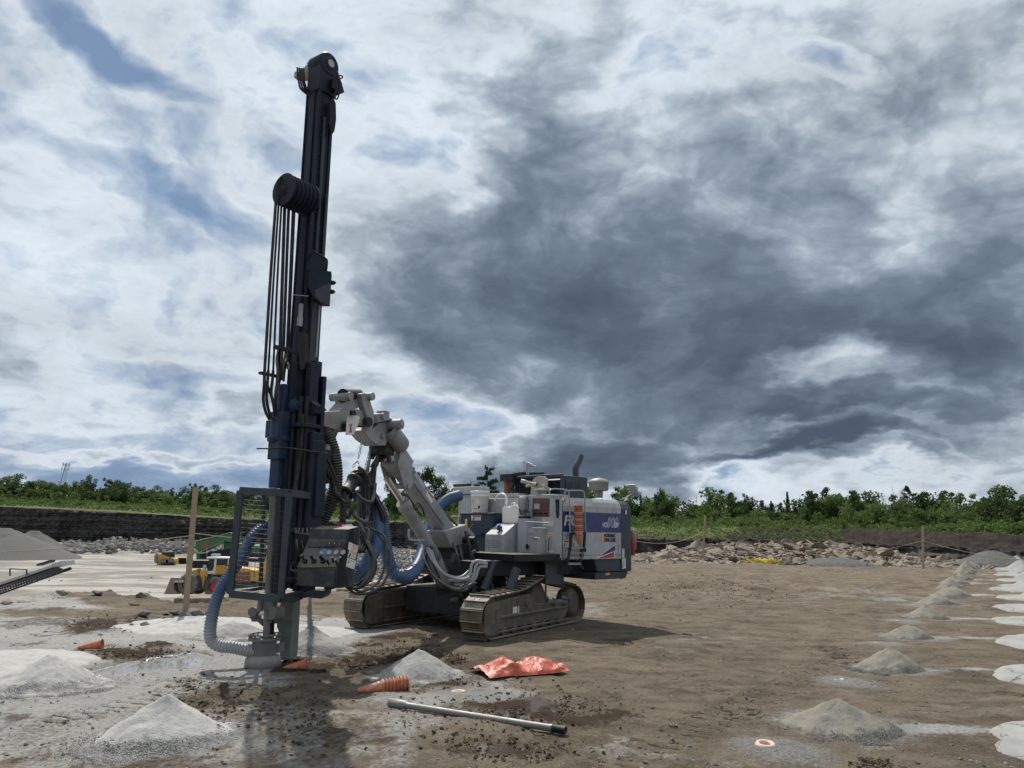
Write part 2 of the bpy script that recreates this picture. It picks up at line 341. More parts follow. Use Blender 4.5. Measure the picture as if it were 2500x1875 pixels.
def leaf(name, a, b, trans=.25):
    t = MT(name); oi = t.n('ShaderNodeObjectInfo'); v = t.coord('Position'); n = t.noise(v, .55, 5, .6); n2 = t.noise(v, 3.0, 3, .6)
    c = t.mix(t.rng(n, .35, .65), a, b); c = t.mix(t.math('MULTIPLY', oi.outputs['Random'], .5), c, tuple(x * .55 for x in a))
    c = t.mix(t.rng(n2, .5, .8, 0, .5), c, tuple(x * 1.5 for x in b))
    t.out(c, .75); tr = t.n('ShaderNodeBsdfTranslucent'); t.L.new(c, tr.inputs[0]); mx = t.n('ShaderNodeMixShader'); mx.inputs[0].default_value = trans
    t.L.new(t.b.outputs[0], mx.inputs[1]); t.L.new(tr.outputs[0], mx.inputs[2]); t.L.new(mx.outputs[0], t.N['Material Output'].inputs[0])
leaf('leaf_dark', (.042, .074, .026), (.078, .120, .038), .35); leaf('leaf_mid', (.080, .135, .040), (.135, .195, .058), .4)
leaf('leaf_bright', (.12, .175, .058), (.18, .235, .08), .4); leaf('leaf_pine', (.024, .048, .020), (.048, .080, .028), .2)
plain('bark', (.10, .085, .07), .9, var=.4); plain('dead_wood', (.22, .20, .18), .9, var=.3)
def heap_mat(name, top, low, grit):
    t = MT(name); v = t.coord('Object'); tc = t.coord('Generated'); n2 = t.noise(v, 7, 7, .65); n3 = t.noise(v, 60, 4, .7)
    g = t.n('ShaderNodeAttribute'); g.attribute_name = 'grit'
    vc = t.vor(v, 90, out='Color'); s = t.n('ShaderNodeSeparateColor'); t.L.new(vc, s.inputs[0]); vd = t.vor(v, 90)
    gc = t.mix(t.rng(s.outputs[0], .1, .9), tuple(x * .7 for x in grit), tuple(min(.7, x * 1.5) for x in grit))
    c = t.mix(t.rng(n2, .35, .68), top, low)
    c = t.mix(t.rng(n3, .55, .75, 0, .5), c, tuple(x * .5 for x in low))
    f = t.rng(t.math('ADD', g.outputs['Fac'], t.math('MULTIPLY', t.math('SUBTRACT', n2, .5), 1.7)), .35, .95)
    c = t.mix(f, c, gc)
    h = t.math('ADD', t.math('MULTIPLY', n3, .7), t.math('MULTIPLY', t.math('MULTIPLY', vd, f), 2.6))
    return t.out(c, .92, t.bump(h, .9, .022))
heap_mat('cuttings_pale', (.46, .45, .43), (.37, .365, .35), (.29, .29, .285))
heap_mat('cuttings_grey', (.36, .355, .34), (.29, .285, .275), (.27, .27, .265))
heap_mat('cuttings_brown', (.255, .238, .20), (.19, .18, .155), (.17, .165, .155))
t_ = None
heap_mat('gravel_far', (.135, .133, .13), (.085, .084, .083), (.10, .10, .10))
def crack_mat():
    t = MT('cracked_flour'); v = t.coord('Position'); n = t.noise(v, 2.2, 6, .6); vd = t.n('ShaderNodeVectorMath', operation='ADD')
    nn = t.n('ShaderNodeTexNoise'); t.L.new(v, nn.inputs['Vector']); nn.inputs['Scale'].default_value = 3.5; nn.inputs['Detail'].default_value = 5
    sc = t.n('ShaderNodeVectorMath', operation='SCALE'); t.L.new(nn.outputs['Color'], sc.inputs[0]); sc.inputs['Scale'].default_value = .45
    t.L.new(v, vd.inputs[0]); t.L.new(sc.outputs[0], vd.inputs[1])
    ed = t.vor(vd.outputs[0], 1.25, 'DISTANCE_TO_EDGE'); gate = t.rng(t.noise(v, 1.3, 3, .5), .46, .58)
    cr = t.math('MULTIPLY', t.rng(ed, .014, .004), gate)
    c = t.mix(t.rng(n, .3, .7), (.235, .236, .23), (.315, .316, .305)); c = t.mix(t.rng(t.noise(v, 30, 4, .7), .55, .75, 0, .4), c, (.34, .335, .32))
    c = t.mix(cr, c, (.12, .118, .11))
    c = t.mix(t.rng(t.math('ADD', t.attr('edge'), t.math('MULTIPLY', t.math('SUBTRACT', t.noise(v, 9, 6, .7), .5), .9)), .55, .72), c, (.17, .145, .105))
    return t.out(c, .8, t.bump(t.math('SUBTRACT', t.math('MULTIPLY', n, .5), cr), .7, .02))
crack_mat()

# ------------------------------------------------------------------ object helpers
def tag(o, label=None, cat=None, group=None, kind=None):
    if label: o['label'] = label
    if cat: o['category'] = cat
    if group: o['group'] = group
    if kind: o['kind'] = kind
    return o
def empty(name, loc, label=None, cat=None, group=None, rz=0.0):
    o = bpy.data.objects.new(name, None); COL.objects.link(o); o.location = loc; o.rotation_euler = (0, 0, rz); o.empty_display_size = .2
    o['_o'] = list(map(float, loc)) if False else 0; del o['_o']
    return tag(o, label, cat, group)
def V(p): return np.array(p, float)
def unit(v):
    v = V(v); return v / max(1e-12, np.linalg.norm(v))
def catmull(pts, k=8, closed=False):
    p = [V(q) for q in pts]
    if len(p) < 3: return p
    if closed: p = [p[-1]] + p + [p[0], p[1]]
    else: p = [2 * p[0] - p[1]] + p + [2 * p[-1] - p[-2]]
    out = []
    for i in range(1, len(p) - 2):
        for j in range(k):
            t = j / k; a, b, c, d = p[i - 1:i + 3]
            out.append(.5 * ((2 * b) + (c - a) * t + (2 * a - 5 * b + 4 * c - d) * t * t + (-a + 3 * b - 3 * c + d) * t ** 3))
    if not closed: out.append(p[-2])
    return out
class MB:
    def __init__(s): s.v = []; s.f = []; s.sm = []; s.mi = []; s.cur = 0
    def add(s, vs, fs, smooth=False):
        o = len(s.v); s.v.extend([tuple(map(float, q)) for q in vs])
        for f in fs: s.f.append(tuple(i + o for i in f)); s.sm.append(smooth); s.mi.append(s.cur)
        return s
    def box(s, c, h, ax=None):
        c = V(c); A = [V(a) for a in (ax if ax is not None else ((1, 0, 0), (0, 1, 0), (0, 0, 1)))]
        vs = [c + A[0] * h[0] * i + A[1] * h[1] * j + A[2] * h[2] * k for i in (-1, 1) for j in (-1, 1) for k in (-1, 1)]
        f = [(0, 1, 3, 2), (4, 6, 7, 5), (0, 4, 5, 1), (2, 3, 7, 6), (0, 2, 6, 4), (1, 5, 7, 3)]
        if np.dot(np.cross(A[0], A[1]), A[2]) < 0: f = [q[::-1] for q in f]
        return s.add(vs, f)
    def prism(s, poly, ext):
        """closed polygon (3-D points) swept along ext"""
        n = len(poly); a = [V(p) for p in poly]; e = V(ext); b = [p + e for p in a]
        nv = V((0, 0, 0))
        for i in range(n): nv = nv + np.cross(a[i], a[(i + 1) % n])
        f = [tuple(range(n))[::-1], tuple(range(n, 2 * n))] + [(i, (i + 1) % n, n + (i + 1) % n, n + i) for i in range(n)]
        if np.dot(nv, e) < 0: f = [q[::-1] for q in f]
        return s.add(a + b, f)
    def bar(s, p0, p1, w, h, up=(0, 0, 1)):
        p0, p1 = V(p0), V(p1); d = unit(p1 - p0); x = np.cross(d, V(up))
        if np.linalg.norm(x) < 1e-4: x = np.cross(d, V((0, 1, 0)))
        x = unit(x); y = np.cross(x, d)
        return s.box((p0 + p1) / 2, (w / 2, np.linalg.norm(p1 - p0) / 2, h / 2), (x, d, y))
    def rings(s, pts, radii, n=10, caps=True, closed=False, smooth=True, twist=None):
        pts = [V(p) for p in pts]; m = len(pts); up = None; vs = []
        for i, p in enumerate(pts):
            if closed: d = unit(pts[(i + 1) % m] - pts[i - 1])
            else: d = unit(pts[min(i + 1, m - 1)] - pts[max(i - 1, 0)])
            if up is None:
                up = V((0, 0, 1)) if abs(d[2]) < .9 else V((0, 1, 0))
            x = unit(np.cross(d, up)); up = np.cross(x, d)
            r = radii[i] if hasattr(radii, '__len__') else radii
            for k in range(n):
                a = 2 * math.pi * k / n; vs.append(p + (x * math.cos(a) + up * math.sin(a)) * r)
        fs = []
        for i in range(m if closed else m - 1):
            j = (i + 1) % m
            for k in range(n): fs.append((i * n + k, i * n + (k + 1) % n, j * n + (k + 1) % n, j * n + k))
        s.add(vs, [f[::-1] for f in fs], smooth)
        if caps and not closed:
            s.add(vs[:n], [tuple(range(n))]); s.add(vs[-n:], [tuple(range(n))[::-1]])
        return s
    def cyl(s, p0, p1, r0, r1=None, n=16, caps=True): return s.rings([p0, p1], [r0, r0 if r1 is None else r1], n, caps)
    def tube(s, pts, r, n=8, k=8, caps=True, closed=False): return s.rings(catmull(pts, k, closed), r, n, caps, closed)
    def lathe(s, c, axis, prof, n=24):
        """prof: list of (distance along axis, radius)"""
        c = V(c); a = unit(axis); up = V((0, 0, 1)) if abs(a[2]) < .9 else V((1, 0, 0)); x = unit(np.cross(a, up)); y = np.cross(a, x)
        vs = []; m = len(prof)
        for (t, r) in prof:
            for k in range(n):
                g = 2 * math.pi * k / n; vs.append(c + a * t + (x * math.cos(g) + y * math.sin(g)) * max(r, 1e-4))
        fs = [(i * n + k, i * n + (k + 1) % n, (i + 1) * n + (k + 1) % n, (i + 1) * n + k) for i in range(m - 1) for k in range(n)]
        o = len(s.v); s.v.extend([tuple(q) for q in vs])
        for f in fs:
            s.f.append(tuple(i + o for i in f)); i = f[0] // n
            dt = abs(prof[i + 1][0] - prof[i][0]); dr = abs(prof[i + 1][1] - prof[i][1]); s.sm.append(dr < 3 * dt + 1e-6 and m > 2); s.mi.append(s.cur)
        return s
    def corr(s, pts, r, pitch=.03, depth=.008, n=20, k=10):
        """corrugated hose"""
        c = catmull(pts, k); L = [0]
        for i in range(1, len(c)): L.append(L[-1] + np.linalg.norm(c[i] - c[i - 1]))
        C = np.array(c); m = max(8, int(L[-1] / pitch * 4)); t = np.linspace(0, L[-1], m)
        q = np.stack([np.interp(t, L, C[:, i]) for i in range(3)], 1)
        rr = [r + depth * math.cos(2 * math.pi * i / 4) for i in range(m)]
        return s.rings(list(q), rr, n)
    def build(s, name, mat, parent=None, origin=None, bevel=0.0, world=True, mats=None):
        me = bpy.data.meshes.new(name); o = bpy.data.objects.new(name, me); COL.objects.link(o)
        off = V((0, 0, 0))
        if parent is not None:
            o.parent = parent
            if world:
                q = parent
                while q is not None: off = off + V(q.location); q = q.parent
        elif origin is not None: off = V(origin); o.location = origin
        vv = np.array(s.v, dtype=np.float64).reshape(-1, 3) - off
        me.from_pydata(vv.tolist(), [], s.f)
        me.polygons.foreach_set('use_smooth', s.sm)
        for mm in (mats or [mat]): me.materials.append(MATS[mm])
        if mats: me.polygons.foreach_set('material_index', s.mi)
        me.update()
        if bevel:
            b = o.modifiers.new('bevel', 'BEVEL'); b.width = bevel; b.segments = 2; b.limit_method = 'ANGLE'; b.angle_limit = math.radians(40); b.use_clamp_overlap = True
        return o
def kids(o, table={}):
    return [c for c in bpy.data.objects if c.parent == o]
def dup(root, children, loc, rz=0.0, scale=None, label=None):
    """copy of a thing with copies of its parts; children = [(part, [sub-parts])]"""
    r = root.copy(); COL.objects.link(r); r.location = loc; r.rotation_euler = (0, 0, rz)
    if scale is not None: r.scale = scale
    if label: r['label'] = label
    for ch, subs in children:
        c = ch.copy(); COL.objects.link(c); c.parent = r
        for g in subs:
            d = g.copy(); COL.objects.link(d); d.parent = c
    return r
# ------------------------------------------------------------------ value noise in numpy
_perm = np.random.default_rng(5).random((256, 256))
def vnoise(x, y):
    xi = np.floor(x).astype(int); yi = np.floor(y).astype(int); fx = x - xi; fy = y - yi
    fx = fx * fx * (3 - 2 * fx); fy = fy * fy * (3 - 2 * fy)
    g = lambda a, b: _perm[a & 255, b & 255]
    return (g(xi, yi) * (1 - fx) + g(xi + 1, yi) * fx) * (1 - fy) + (g(xi, yi + 1) * (1 - fx) + g(xi + 1, yi + 1) * fx) * fy
def fbm(x, y, s, o=5, r=.5):
    a = 0; k = 1.0; t = 0
    for i in range(o):
        a = a + k * vnoise(x * s + 17.3 * i, y * s + 9.1 * i); t += k; k *= r; s *= 2.03
    return a / t
def sst(v, a, b):
    t = np.clip((v - a) / (b - a), 0, 1); return t * t * (3 - 2 * t)
def grid_mesh(name, X, Y, Z, mat, smooth=True, attrs=None, wrap=False):
    """rows x cols grid of points as one mesh"""
    R, Cn = X.shape; me = bpy.data.meshes.new(name); o = bpy.data.objects.new(name, me); COL.objects.link(o)
    co = np.stack([X, Y, Z], -1).reshape(-1, 3); me.vertices.add(len(co)); me.vertices.foreach_set('co', co.ravel())
    i = np.arange(R - 1)[:, None] * Cn + np.arange(Cn - 1)[None, :]
    q = np.stack([i, i + 1, i + Cn + 1, i + Cn], -1).reshape(-1, 4)
    if wrap:
        j = np.arange(R - 1) * Cn; q = np.concatenate([q, np.stack([j + Cn - 1, j, j + Cn, j + 2 * Cn - 1], -1)])

    me.loops.add(q.size); me.loops.foreach_set('vertex_index', q.ravel().astype(np.int32)); me.polygons.add(len(q))
    me.polygons.foreach_set('loop_start', (np.arange(len(q)) * 4).astype(np.int32)); me.polygons.foreach_set('loop_total', np.full(len(q), 4, np.int32))
    me.polygons.foreach_set('use_smooth', np.full(len(q), smooth))
    me.update(); me.validate()
    for k, a in (attrs or {}).items():
        at = me.attributes.new(k, 'FLOAT', 'POINT'); at.data.foreach_set('value', np.ascontiguousarray(a, dtype=np.float32).ravel())
    me.materials.append(MATS[mat]); return o
# ================================================================== the setting
def theta_of(px): return math.atan2((px - CXP) / FPX, 1.0)
_edge_px = [(-400, 1474), (0, 1470), (100, 1460), (250, 1448), (420, 1463), (600, 1459), (830, 1436), (1000, 1415), (1250, 1380), (1550, 1358), (1750, 1366), (2400, 1376), (2700, 1384)]
_eg = [gnd(*p) for p in _edge_px]
_eth = [math.atan2(g[0], g[1]) for g in _eg]; _er = [math.hypot(g[0], g[1]) for g in _eg]
def rb_of(th): return np.exp(np.interp(th, _eth, np.log(_er)))
_wall = [(-400, 330, 6.5), (0, 300, 6.0), (270, 290, 5.2), (570, 285, 3.6), (800, 270, 3.3), (1000, 255, 3.3), (1250, 150, 2.0), (1500, 98, 1.15), (1700, 92, 1.1), (2000, 86, 1.0), (2400, 78, .75), (2800, 76, .7)]
_wth = [theta_of(p[0]) for p in _wall]
def rw_of(th): return np.exp(np.interp(th, _wth, np.log([p[1] for p in _wall])))
def zt_of(th): return np.interp(th, _wth, [p[2] for p in _wall])
PIT = -4.8
FAR = math.radians(37.5)
TH = np.concatenate([np.linspace(-math.pi, -FAR, 50, endpoint=False), np.linspace(-FAR, FAR, 1250), np.linspace(FAR, math.pi, 51)[1:]])

# heap positions are shared by the soil (flour and grit lie round them) and by the heaps
ROWR = [(3.02 + 1.95 * k, 7.35 + 3.15 * k) for k in range(13)]
ROWW = [(5.05 + 1.95 * k, 6.3 + 3.15 * k) for k in range(15)]
COLLARS = [(2.02, 6.39), (3.91, 9.52), (5.82, 12.66), (7.80, 15.95), (9.7, 19.1), (11.6, 22.3), (-.49, 8.30)]
LEFT = [(-2.67, 6.41, .52, .285), (-4.66, 8.2, .55, .27), (-4.15, 12.1, .55, .20), (-2.62, 10.85, .52, .33), (-1.01, 9.2, .47, .30)]
LOWS = [(-5.9, 9.1, 1.0, .10), (-5.0, 12.9, 1.1, .11), (-3.35, 12.5, .8, .09)]
def strip(x, y, p0, p1, w):
    """signed coverage of a band from p0 to p1, and distance along it"""
    p0 = V(p0); d = V(p1) - p0; L = np.linalg.norm(d); d = d / L
    u = (x - p0[0]) * d[0] + (y - p0[1]) * d[1]; v = -(x - p0[0]) * d[1] + (y - p0[1]) * d[0]
    return u, v, (u > 0) & (u < L) & (np.abs(v) < w)
def bench_height(x, y):
    z = (fbm(x, y, .22, 4) - .5) * .16 + (fbm(x, y, 1.3, 4) - .5) * .070
    n = fbm(x, y, 5.5, 4, .6); z = z + (n - .5) * .042
    far = sst(np.hypot(x, y), 16, 24); z = z + far * (fbm(x, y, .5, 5, .6) - .5) * .22
    flat = sst(np.hypot(x + .4, y - 13.4), 4.2, 2.6); z = z * (1 - .9 * flat)          # pressed flat under the crawlers
    z = z * (1 - .8 * sst(np.hypot(x + 2.9, y - 9.8), 1.6, .7))
    for k in range(4): z = z * (1 - .75 * sst(np.hypot(x - 5.05 - 1.95 * k, y - 6.3 - 3.15 * k), 2.3, 1.4))
    return z
def poly_mask(x, y, pts, soft):
    """1 inside a polygon given by sightings, soft edge"""
    P2 = [gnd(*p)[:2] for p in pts]; n = len(P2); ins = np.zeros(x.shape, bool); dist = np.full(x.shape, 1e9)
    for i in range(n):
        a, b = P2[i], P2[(i + 1) % n]
        c = ((a[1] > y) != (b[1] > y)) & (x < (b[0] - a[0]) * (y - a[1]) / (b[1] - a[1] + 1e-12) + a[0]); ins ^= c
        d = b - a; t = np.clip(((x - a[0]) * d[0] + (y - a[1]) * d[1]) / (d @ d), 0, 1)
        dist = np.minimum(dist, np.hypot(x - a[0] - t * d[0], y - a[1] - t * d[1]))
    return np.clip(.5 + np.where(ins, dist, -dist) / soft, 0, 1)
def build_ground():
    R = 640; rb = rb_of(TH); t = np.linspace(0, 1, R)[:, None]; r0 = 1.2
    r = r0 * (rb[None, :] / r0) ** (t ** .82)
    T = np.broadcast_to(TH[None, :], r.shape); X = r * np.sin(T); Y = r * np.cos(T)
    Z = bench_height(X, Y)
    Zs = Z.copy(); mud = np.zeros_like(Z); wet = np.zeros_like(Z); grit = np.zeros_like(Z); dust = np.zeros_like(Z)
    n1 = fbm(X, Y, .9, 5, .6); n2 = fbm(X + 40, Y, 3.2, 5, .6); n3 = fbm(X, Y + 70, 11, 3, .6)
    # churned mud: where the machines have turned
    churn = [([(880, 1560), (1080, 1530), (1080, 1600), (800, 1660), (640, 1650), (700, 1610)], .9), ([(1100, 1720), (1500, 1690), (1600, 1760), (1400, 1800), (1200, 1770)], .8),
             ([(560, 1640), (900, 1640), (940, 1875), (640, 1875)], .34), ([(380, 1660), (620, 1650), (640, 1780), (420, 1740)], .38), ([(1050, 1820), (1420, 1810), (1400, 1875), (1040, 1875)], .7),
             ([(200, 1590), (420, 1570), (500, 1600), (300, 1620), (190, 1625)], .8), ([(150, 1530), (370, 1500), (400, 1530), (170, 1560)], .9),
             ([(1020, 1650), (1160, 1660), (1160, 1690), (1020, 1690)], .7), ([(1650, 1600), (1850, 1560), (1900, 1600), (1700, 1640)], .35), ([(2080, 1840), (2200, 1850), (2180, 1900), (2060, 1890)], .6),
             ([(1450, 1440), (1900, 1400), (2000, 1440), (1500, 1490)], .35)]
    ch = np.zeros_like(Z)
    for pts, k in churn: ch = np.maximum(ch, k * poly_mask(X, Y, pts, .5))
    clod = sst(n2, .50, .66) * ch; Z += clod * (.030 + .05 * (n3 - .3)); Z -= ch * sst(n2, .45, .30) * .03
    mud = np.maximum(mud, sst(n2, .46, .62) * ch * 1.05)
    mud = np.maximum(mud, sst(n1 + .3 * (n2 - .5), .60, .72) * .55)
    # crawler prints: rows of grouser grooves
    def prints(p0, p1, w, pitch, depth, gate=.45):
        nonlocal Z, mud
        u, v, m = strip(X, Y, gnd(*p0)[:2], gnd(*p1)[:2], w)
        g = np.abs(((u + .04 * (n2 - .5)) / pitch) % 1 - .5) < .15
        k = m & g & (n1 + .5 * (n2 - .5) > gate - .05)
        Z = np.where(m, Z - .008, Z); Z = np.where(k, Z - depth, Z); mud = np.maximum(mud, k * .75)
    prints((1080, 1560), (800, 1650), .24, .17, .035, .30); prints((560, 1650), (130, 1775), .22, .17, .018, .52)
    prints((1120, 1590), (1010, 1610), .2, .17, .03, .3); prints((1650, 1440), (1330, 1520), .2, .17, .012, .5); prints((2060, 1600), (1500, 1875), .22, .17, .014, .48); prints((1500, 1560), (1900, 1780), .2, .17, .014, .5); prints((1980, 1440), (1560, 1530), .2, .17, .014, .48); prints((1700, 1400), (1980, 1480), .2, .17, .014, .48); prints((2000, 1560), (2330, 1760), .2, .17, .010, .55)
    # pale flour
    D = [([(-300, 1500), (420, 1520), (700, 1500), (930, 1510), (1000, 1560), (900, 1620), (700, 1680), (500, 1700), (300, 1760), (-300, 1800)], 1.2, .95),
         ([(900, 1640), (1250, 1650), (1400, 1720), (1250, 1760), (1000, 1740), (820, 1740)], .7, .62), ([(700, 1700), (1100, 1740), (1100, 1900), (-300, 1900), (-300, 1760)], .9, .62),
         ([(-300, 1455), (140, 1455), (300, 1490), (-100, 1500)], .8, .7), ([(1130, 1800), (1500, 1780), (1900, 1850), (1900, 1900), (1100, 1900)], .9, .40),
         ([(1300, 1470), (1500, 1470), (1500, 1510), (1300, 1500)], .5, .45), ([(1850, 1440), (2150, 1425), (2250, 1450), (1950, 1475)], 1.2, .36), ([(1500, 1560), (1750, 1520), (1900, 1560), (1650, 1640)], 1.0, .33), ([(1950, 1860), (2150, 1760), (2300, 1700), (2330, 1740), (2100, 1900)], .7, .42), ([(1000, 1450), (1150, 1470), (1130, 1530), (950, 1545)], .6, .5)]
    for pts, s, k in D: dust = np.maximum(dust, k * poly_mask(X, Y, pts, s))
    for (hx, hy, rr, hh) in LEFT: dust = np.maximum(dust, .8 * sst(np.hypot(X - hx, Y - hy), rr * 2.0, rr * .8)); grit = np.maximum(grit, .62 * sst(np.hypot(X - hx, Y - hy), rr * 1.6, rr * .9))
    for (hx, hy) in ROWR:
        grit = np.maximum(grit, .55 * sst(np.hypot(X - hx, Y - hy), .95, .5))
        u = (X - hx - .75) / .9; v = (Y - hy + .12) / .28; dust = np.maximum(dust, .75 * sst(np.hypot(u, v), 1.15, .3))
    for (hx, hy) in COLLARS: grit = np.maximum(grit, .62 * sst(np.hypot(X - hx - .1, Y - hy), 1.0, .1)); Z += .03 * sst(np.hypot(X - hx, Y - hy), .5, .1)
    dust = dust * (1 - .75 * ch) * (1 - .8 * np.clip(mud, 0, 1) * (n3 > .5))
    # puddle and damp hollows
    w1 = poly_mask(X, Y, [(190, 1645), (330, 1610), (470, 1590), (520, 1600), (500, 1625), (360, 1640), (240, 1655)], .16)
    w2 = poly_mask(X, Y, [(2090, 1458), (2190, 1455), (2215, 1464), (2150, 1468)], .3); w3 = poly_mask(X, Y, [(2070, 1440), (2120, 1437), (2125, 1444)], .3)
    w4 = poly_mask(X, Y, [(1600, 1470), (1750, 1440), (1850, 1450), (1700, 1480)], .5) * .35
    for w in (w1, w2, w3): Z = Z * (1 - w) + (-.035) * w; wet = np.maximum(wet, w); mud = mud * (1 - w); dust = dust * (1 - w)
    wet = np.maximum(wet, w4)
    low = sst(n1, .36, .28) * poly_mask(X, Y, D[0][0], 1) * .42; wet = np.maximum(wet, low); wet = np.maximum(wet, .45 * sst(n1, .42, .34) * poly_mask(X, Y, [(380, 1620), (1000, 1600), (1500, 1700), (1300, 1900), (300, 1900)], 1))
    # broken lip of the bench
    q = (r / rb[None, :]); lip = sst(q, .93, 1.0); Z += lip * (fbm(X, Y, 1.7, 4, .6) - .62) * .35
    o = grid_mesh('ground', X, Y, Z, 'bench_soil', True, dict(dust=dust, mud=mud, wet=wet, grit=grit)); tag(o, kind='structure')
    # the face that drops from the bench to the quarry floor
    K = 8; k = np.linspace(0, 1, K)[:, None]; rj = rb[None, :] * (1 + 0 * k) + k * 1.0 + (fbm(TH * 60, k * 6 + 0 * TH, 1, 3)[:, :] - .5) * .7 * (k > 0) * (k < 1)
    z = Z[-1][None, :] * (1 - k) + PIT * k; T2 = np.broadcast_to(TH[None, :], rj.shape)
    tag(grid_mesh('rock_ledge', rj * np.sin(T2), rj * np.cos(T2), z, 'cliff_rock', False), kind='structure')
    # quarry floor
    th = TH[::3]; K = 60; k = np.linspace(0, 1, K)[:, None]; ra = rb_of(th) + .98; rz = rw_of(th) + .5; rr = ra * (rz / ra) ** k; T2 = np.broadcast_to(th[None, :], rr.shape); x = rr * np.sin(T2); y = rr * np.cos(T2)
    tag(grid_mesh('quarry_floor', x, y, PIT + (fbm(x, y, .05, 3) - .5) * .3 * sst(k, 0, .1), 'quarry_floor_mat'), kind='structure')
    # layered quarry wall
    K = 46; k = np.linspace(0, 1, K)[:, None]; rw = rw_of(TH); zt = zt_of(TH) + (fbm(TH * 90, 0 * TH, 1, 4, .6) - .5) * .5
    z = PIT + (zt[None, :] - PIT) * k; s = TH[None, :] * rw[None, :]
    led = (fbm(s * .02, z * 1.3, 1, 4, .6) - .5) * 2.4 + (fbm(s * .35, z * .25, 1, 5, .65) - .5) * 5.0 + (1 - k) * -1.6
    rr = rw[None, :] + led; T2 = np.broadcast_to(TH[None, :], rr.shape)
    tag(grid_mesh('quarry_wall', rr * np.sin(T2), rr * np.cos(T2), z, 'cliff_rock', False), kind='structure')
    # land beyond, out to the horizon
    fr = np.concatenate([np.linspace(0, 1, 60) ** 1.5 * .8, np.geomspace(.85, 40, 36)]); rr = rw[None, :] * (1 + fr[:, None]) + (rr[-1] - rw)[None, :] * np.clip(1 - fr[:, None] * 40, 0, 1); T2 = np.broadcast_to(TH[None, :], rr.shape); x = rr * np.sin(T2); y = rr * np.cos(T2)
    right = sst(TH, .02, .12)[None, :]
    prof_l = np.interp(fr, [0, .12, .3, .8, 41], [0, 2.6, 5.2, 7.5, 9])[:, None]; prof_r = np.interp(fr, [0, .03, .09, .16, .3, .8, 41], [0, .1, 1.15, 1.25, 1.2, 1.6, 4])[:, None]
    z = (z[-1][None, :] * np.clip(1 - fr[:, None] * 40, 0, 1) + zt_of(TH)[None, :] * np.clip(fr[:, None] * 40, 0, 1)) * (1 - sst(fr, 1, 3))[:, None] + prof_l * (1 - right) + prof_r * right
    z = z + (fbm(x, y, .12, 4) - .5) * 1.1 * np.minimum(1, fr[:, None] * 12) * (1 - right * .35) + right * (fbm(x, y, .8, 4, .6) - .5) * .9 * np.minimum(1, fr[:, None] * 30)
    soil = right * sst(TH, .23, .34)[None, :] * sst(fr, .17, .12)[:, None] + .45 * right * sst(fr, .06, .02)[:, None] + sst(fr, .012, .0)[:, None] * .8
    tag(grid_mesh('terrain', x, y, z, 'far_turf', True, dict(soil=soil)), kind='structure')
    return (TH, rw, zt, fr, z)
LAND = build_ground()
def land_z(x, y):
    th = math.atan2(x, y); r = math.hypot(x, y); rw = float(rw_of(np.array([th]))[0]); f = r / rw - 1
    i = int(np.argmin(np.abs(TH - th))); return float(np.interp(f, LAND[3], LAND[4][:, i]))
def ground_z(x, y): return float(bench_height(np.array([x]), np.array([y]))[0])

# ================================================================== heaps of drill cuttings
def heap_mesh(name, mat, R, Hh, seed, apron=0.0, tail=(0, 0), grit_lvl=.6, dens=1.0, low=False):
    n = int(120 * dens); m = int(54 * dens); RM = R * (1.25 + apron)
    t = np.linspace(0, 1, m)[:, None] ** 1.1; a = np.linspace(0, 2 * math.pi, n, endpoint=False)[None, :]
    rr = t * RM * (1 + (.45 if apron else .55) * (fbm(np.cos(a) * 1.5 + seed, np.sin(a) * 1.5 + seed, 1, 4) - .5)); x = rr * np.cos(a); y = rr * np.sin(a)
    d = np.hypot(x, y) / R
    z = Hh * (np.sqrt((1 - np.clip(d, 0, 1)) ** 2 + .006) - .077) * (1 if not low else .9) + Hh * .10 * np.exp(-(d / .9) ** 4)
    if low: z = Hh * np.exp(-(d * 1.15) ** 2)
    if apron: z = z + .045 * np.clip(1 - (d / (1.25 + apron)) ** 2, 0, 1)
    z = z + (fbm(x + seed * 3, y, 7, 4, .6) - .5) * .05 * np.clip(1.3 - d * .5, 0, 1) * (1 if not apron else .7) + (fbm(x + seed, y + seed * 2, 2.6, 3, .5) - .5) * .13 * np.clip(1.15 - d, 0, 1)
    z = z - (.12 if apron else .055) * sst(t, .84 if apron else .88, 1.0) + .006
    dirx, diry = .25, -.97
    side = (x * dirx + y * diry) / np.maximum(1e-6, np.hypot(x, y))
    g = sst(d + .18 * side, .62, 1.15) * grit_lvl * .9
    if apron: g = g * 0
    o = grid_mesh(name, x * (1.05 if apron else 1), y, z, mat, True, dict(grit=np.broadcast_to(g, x.shape), edge=np.broadcast_to(sst(t, .80, 1.0), x.shape)), wrap=True)
    return o
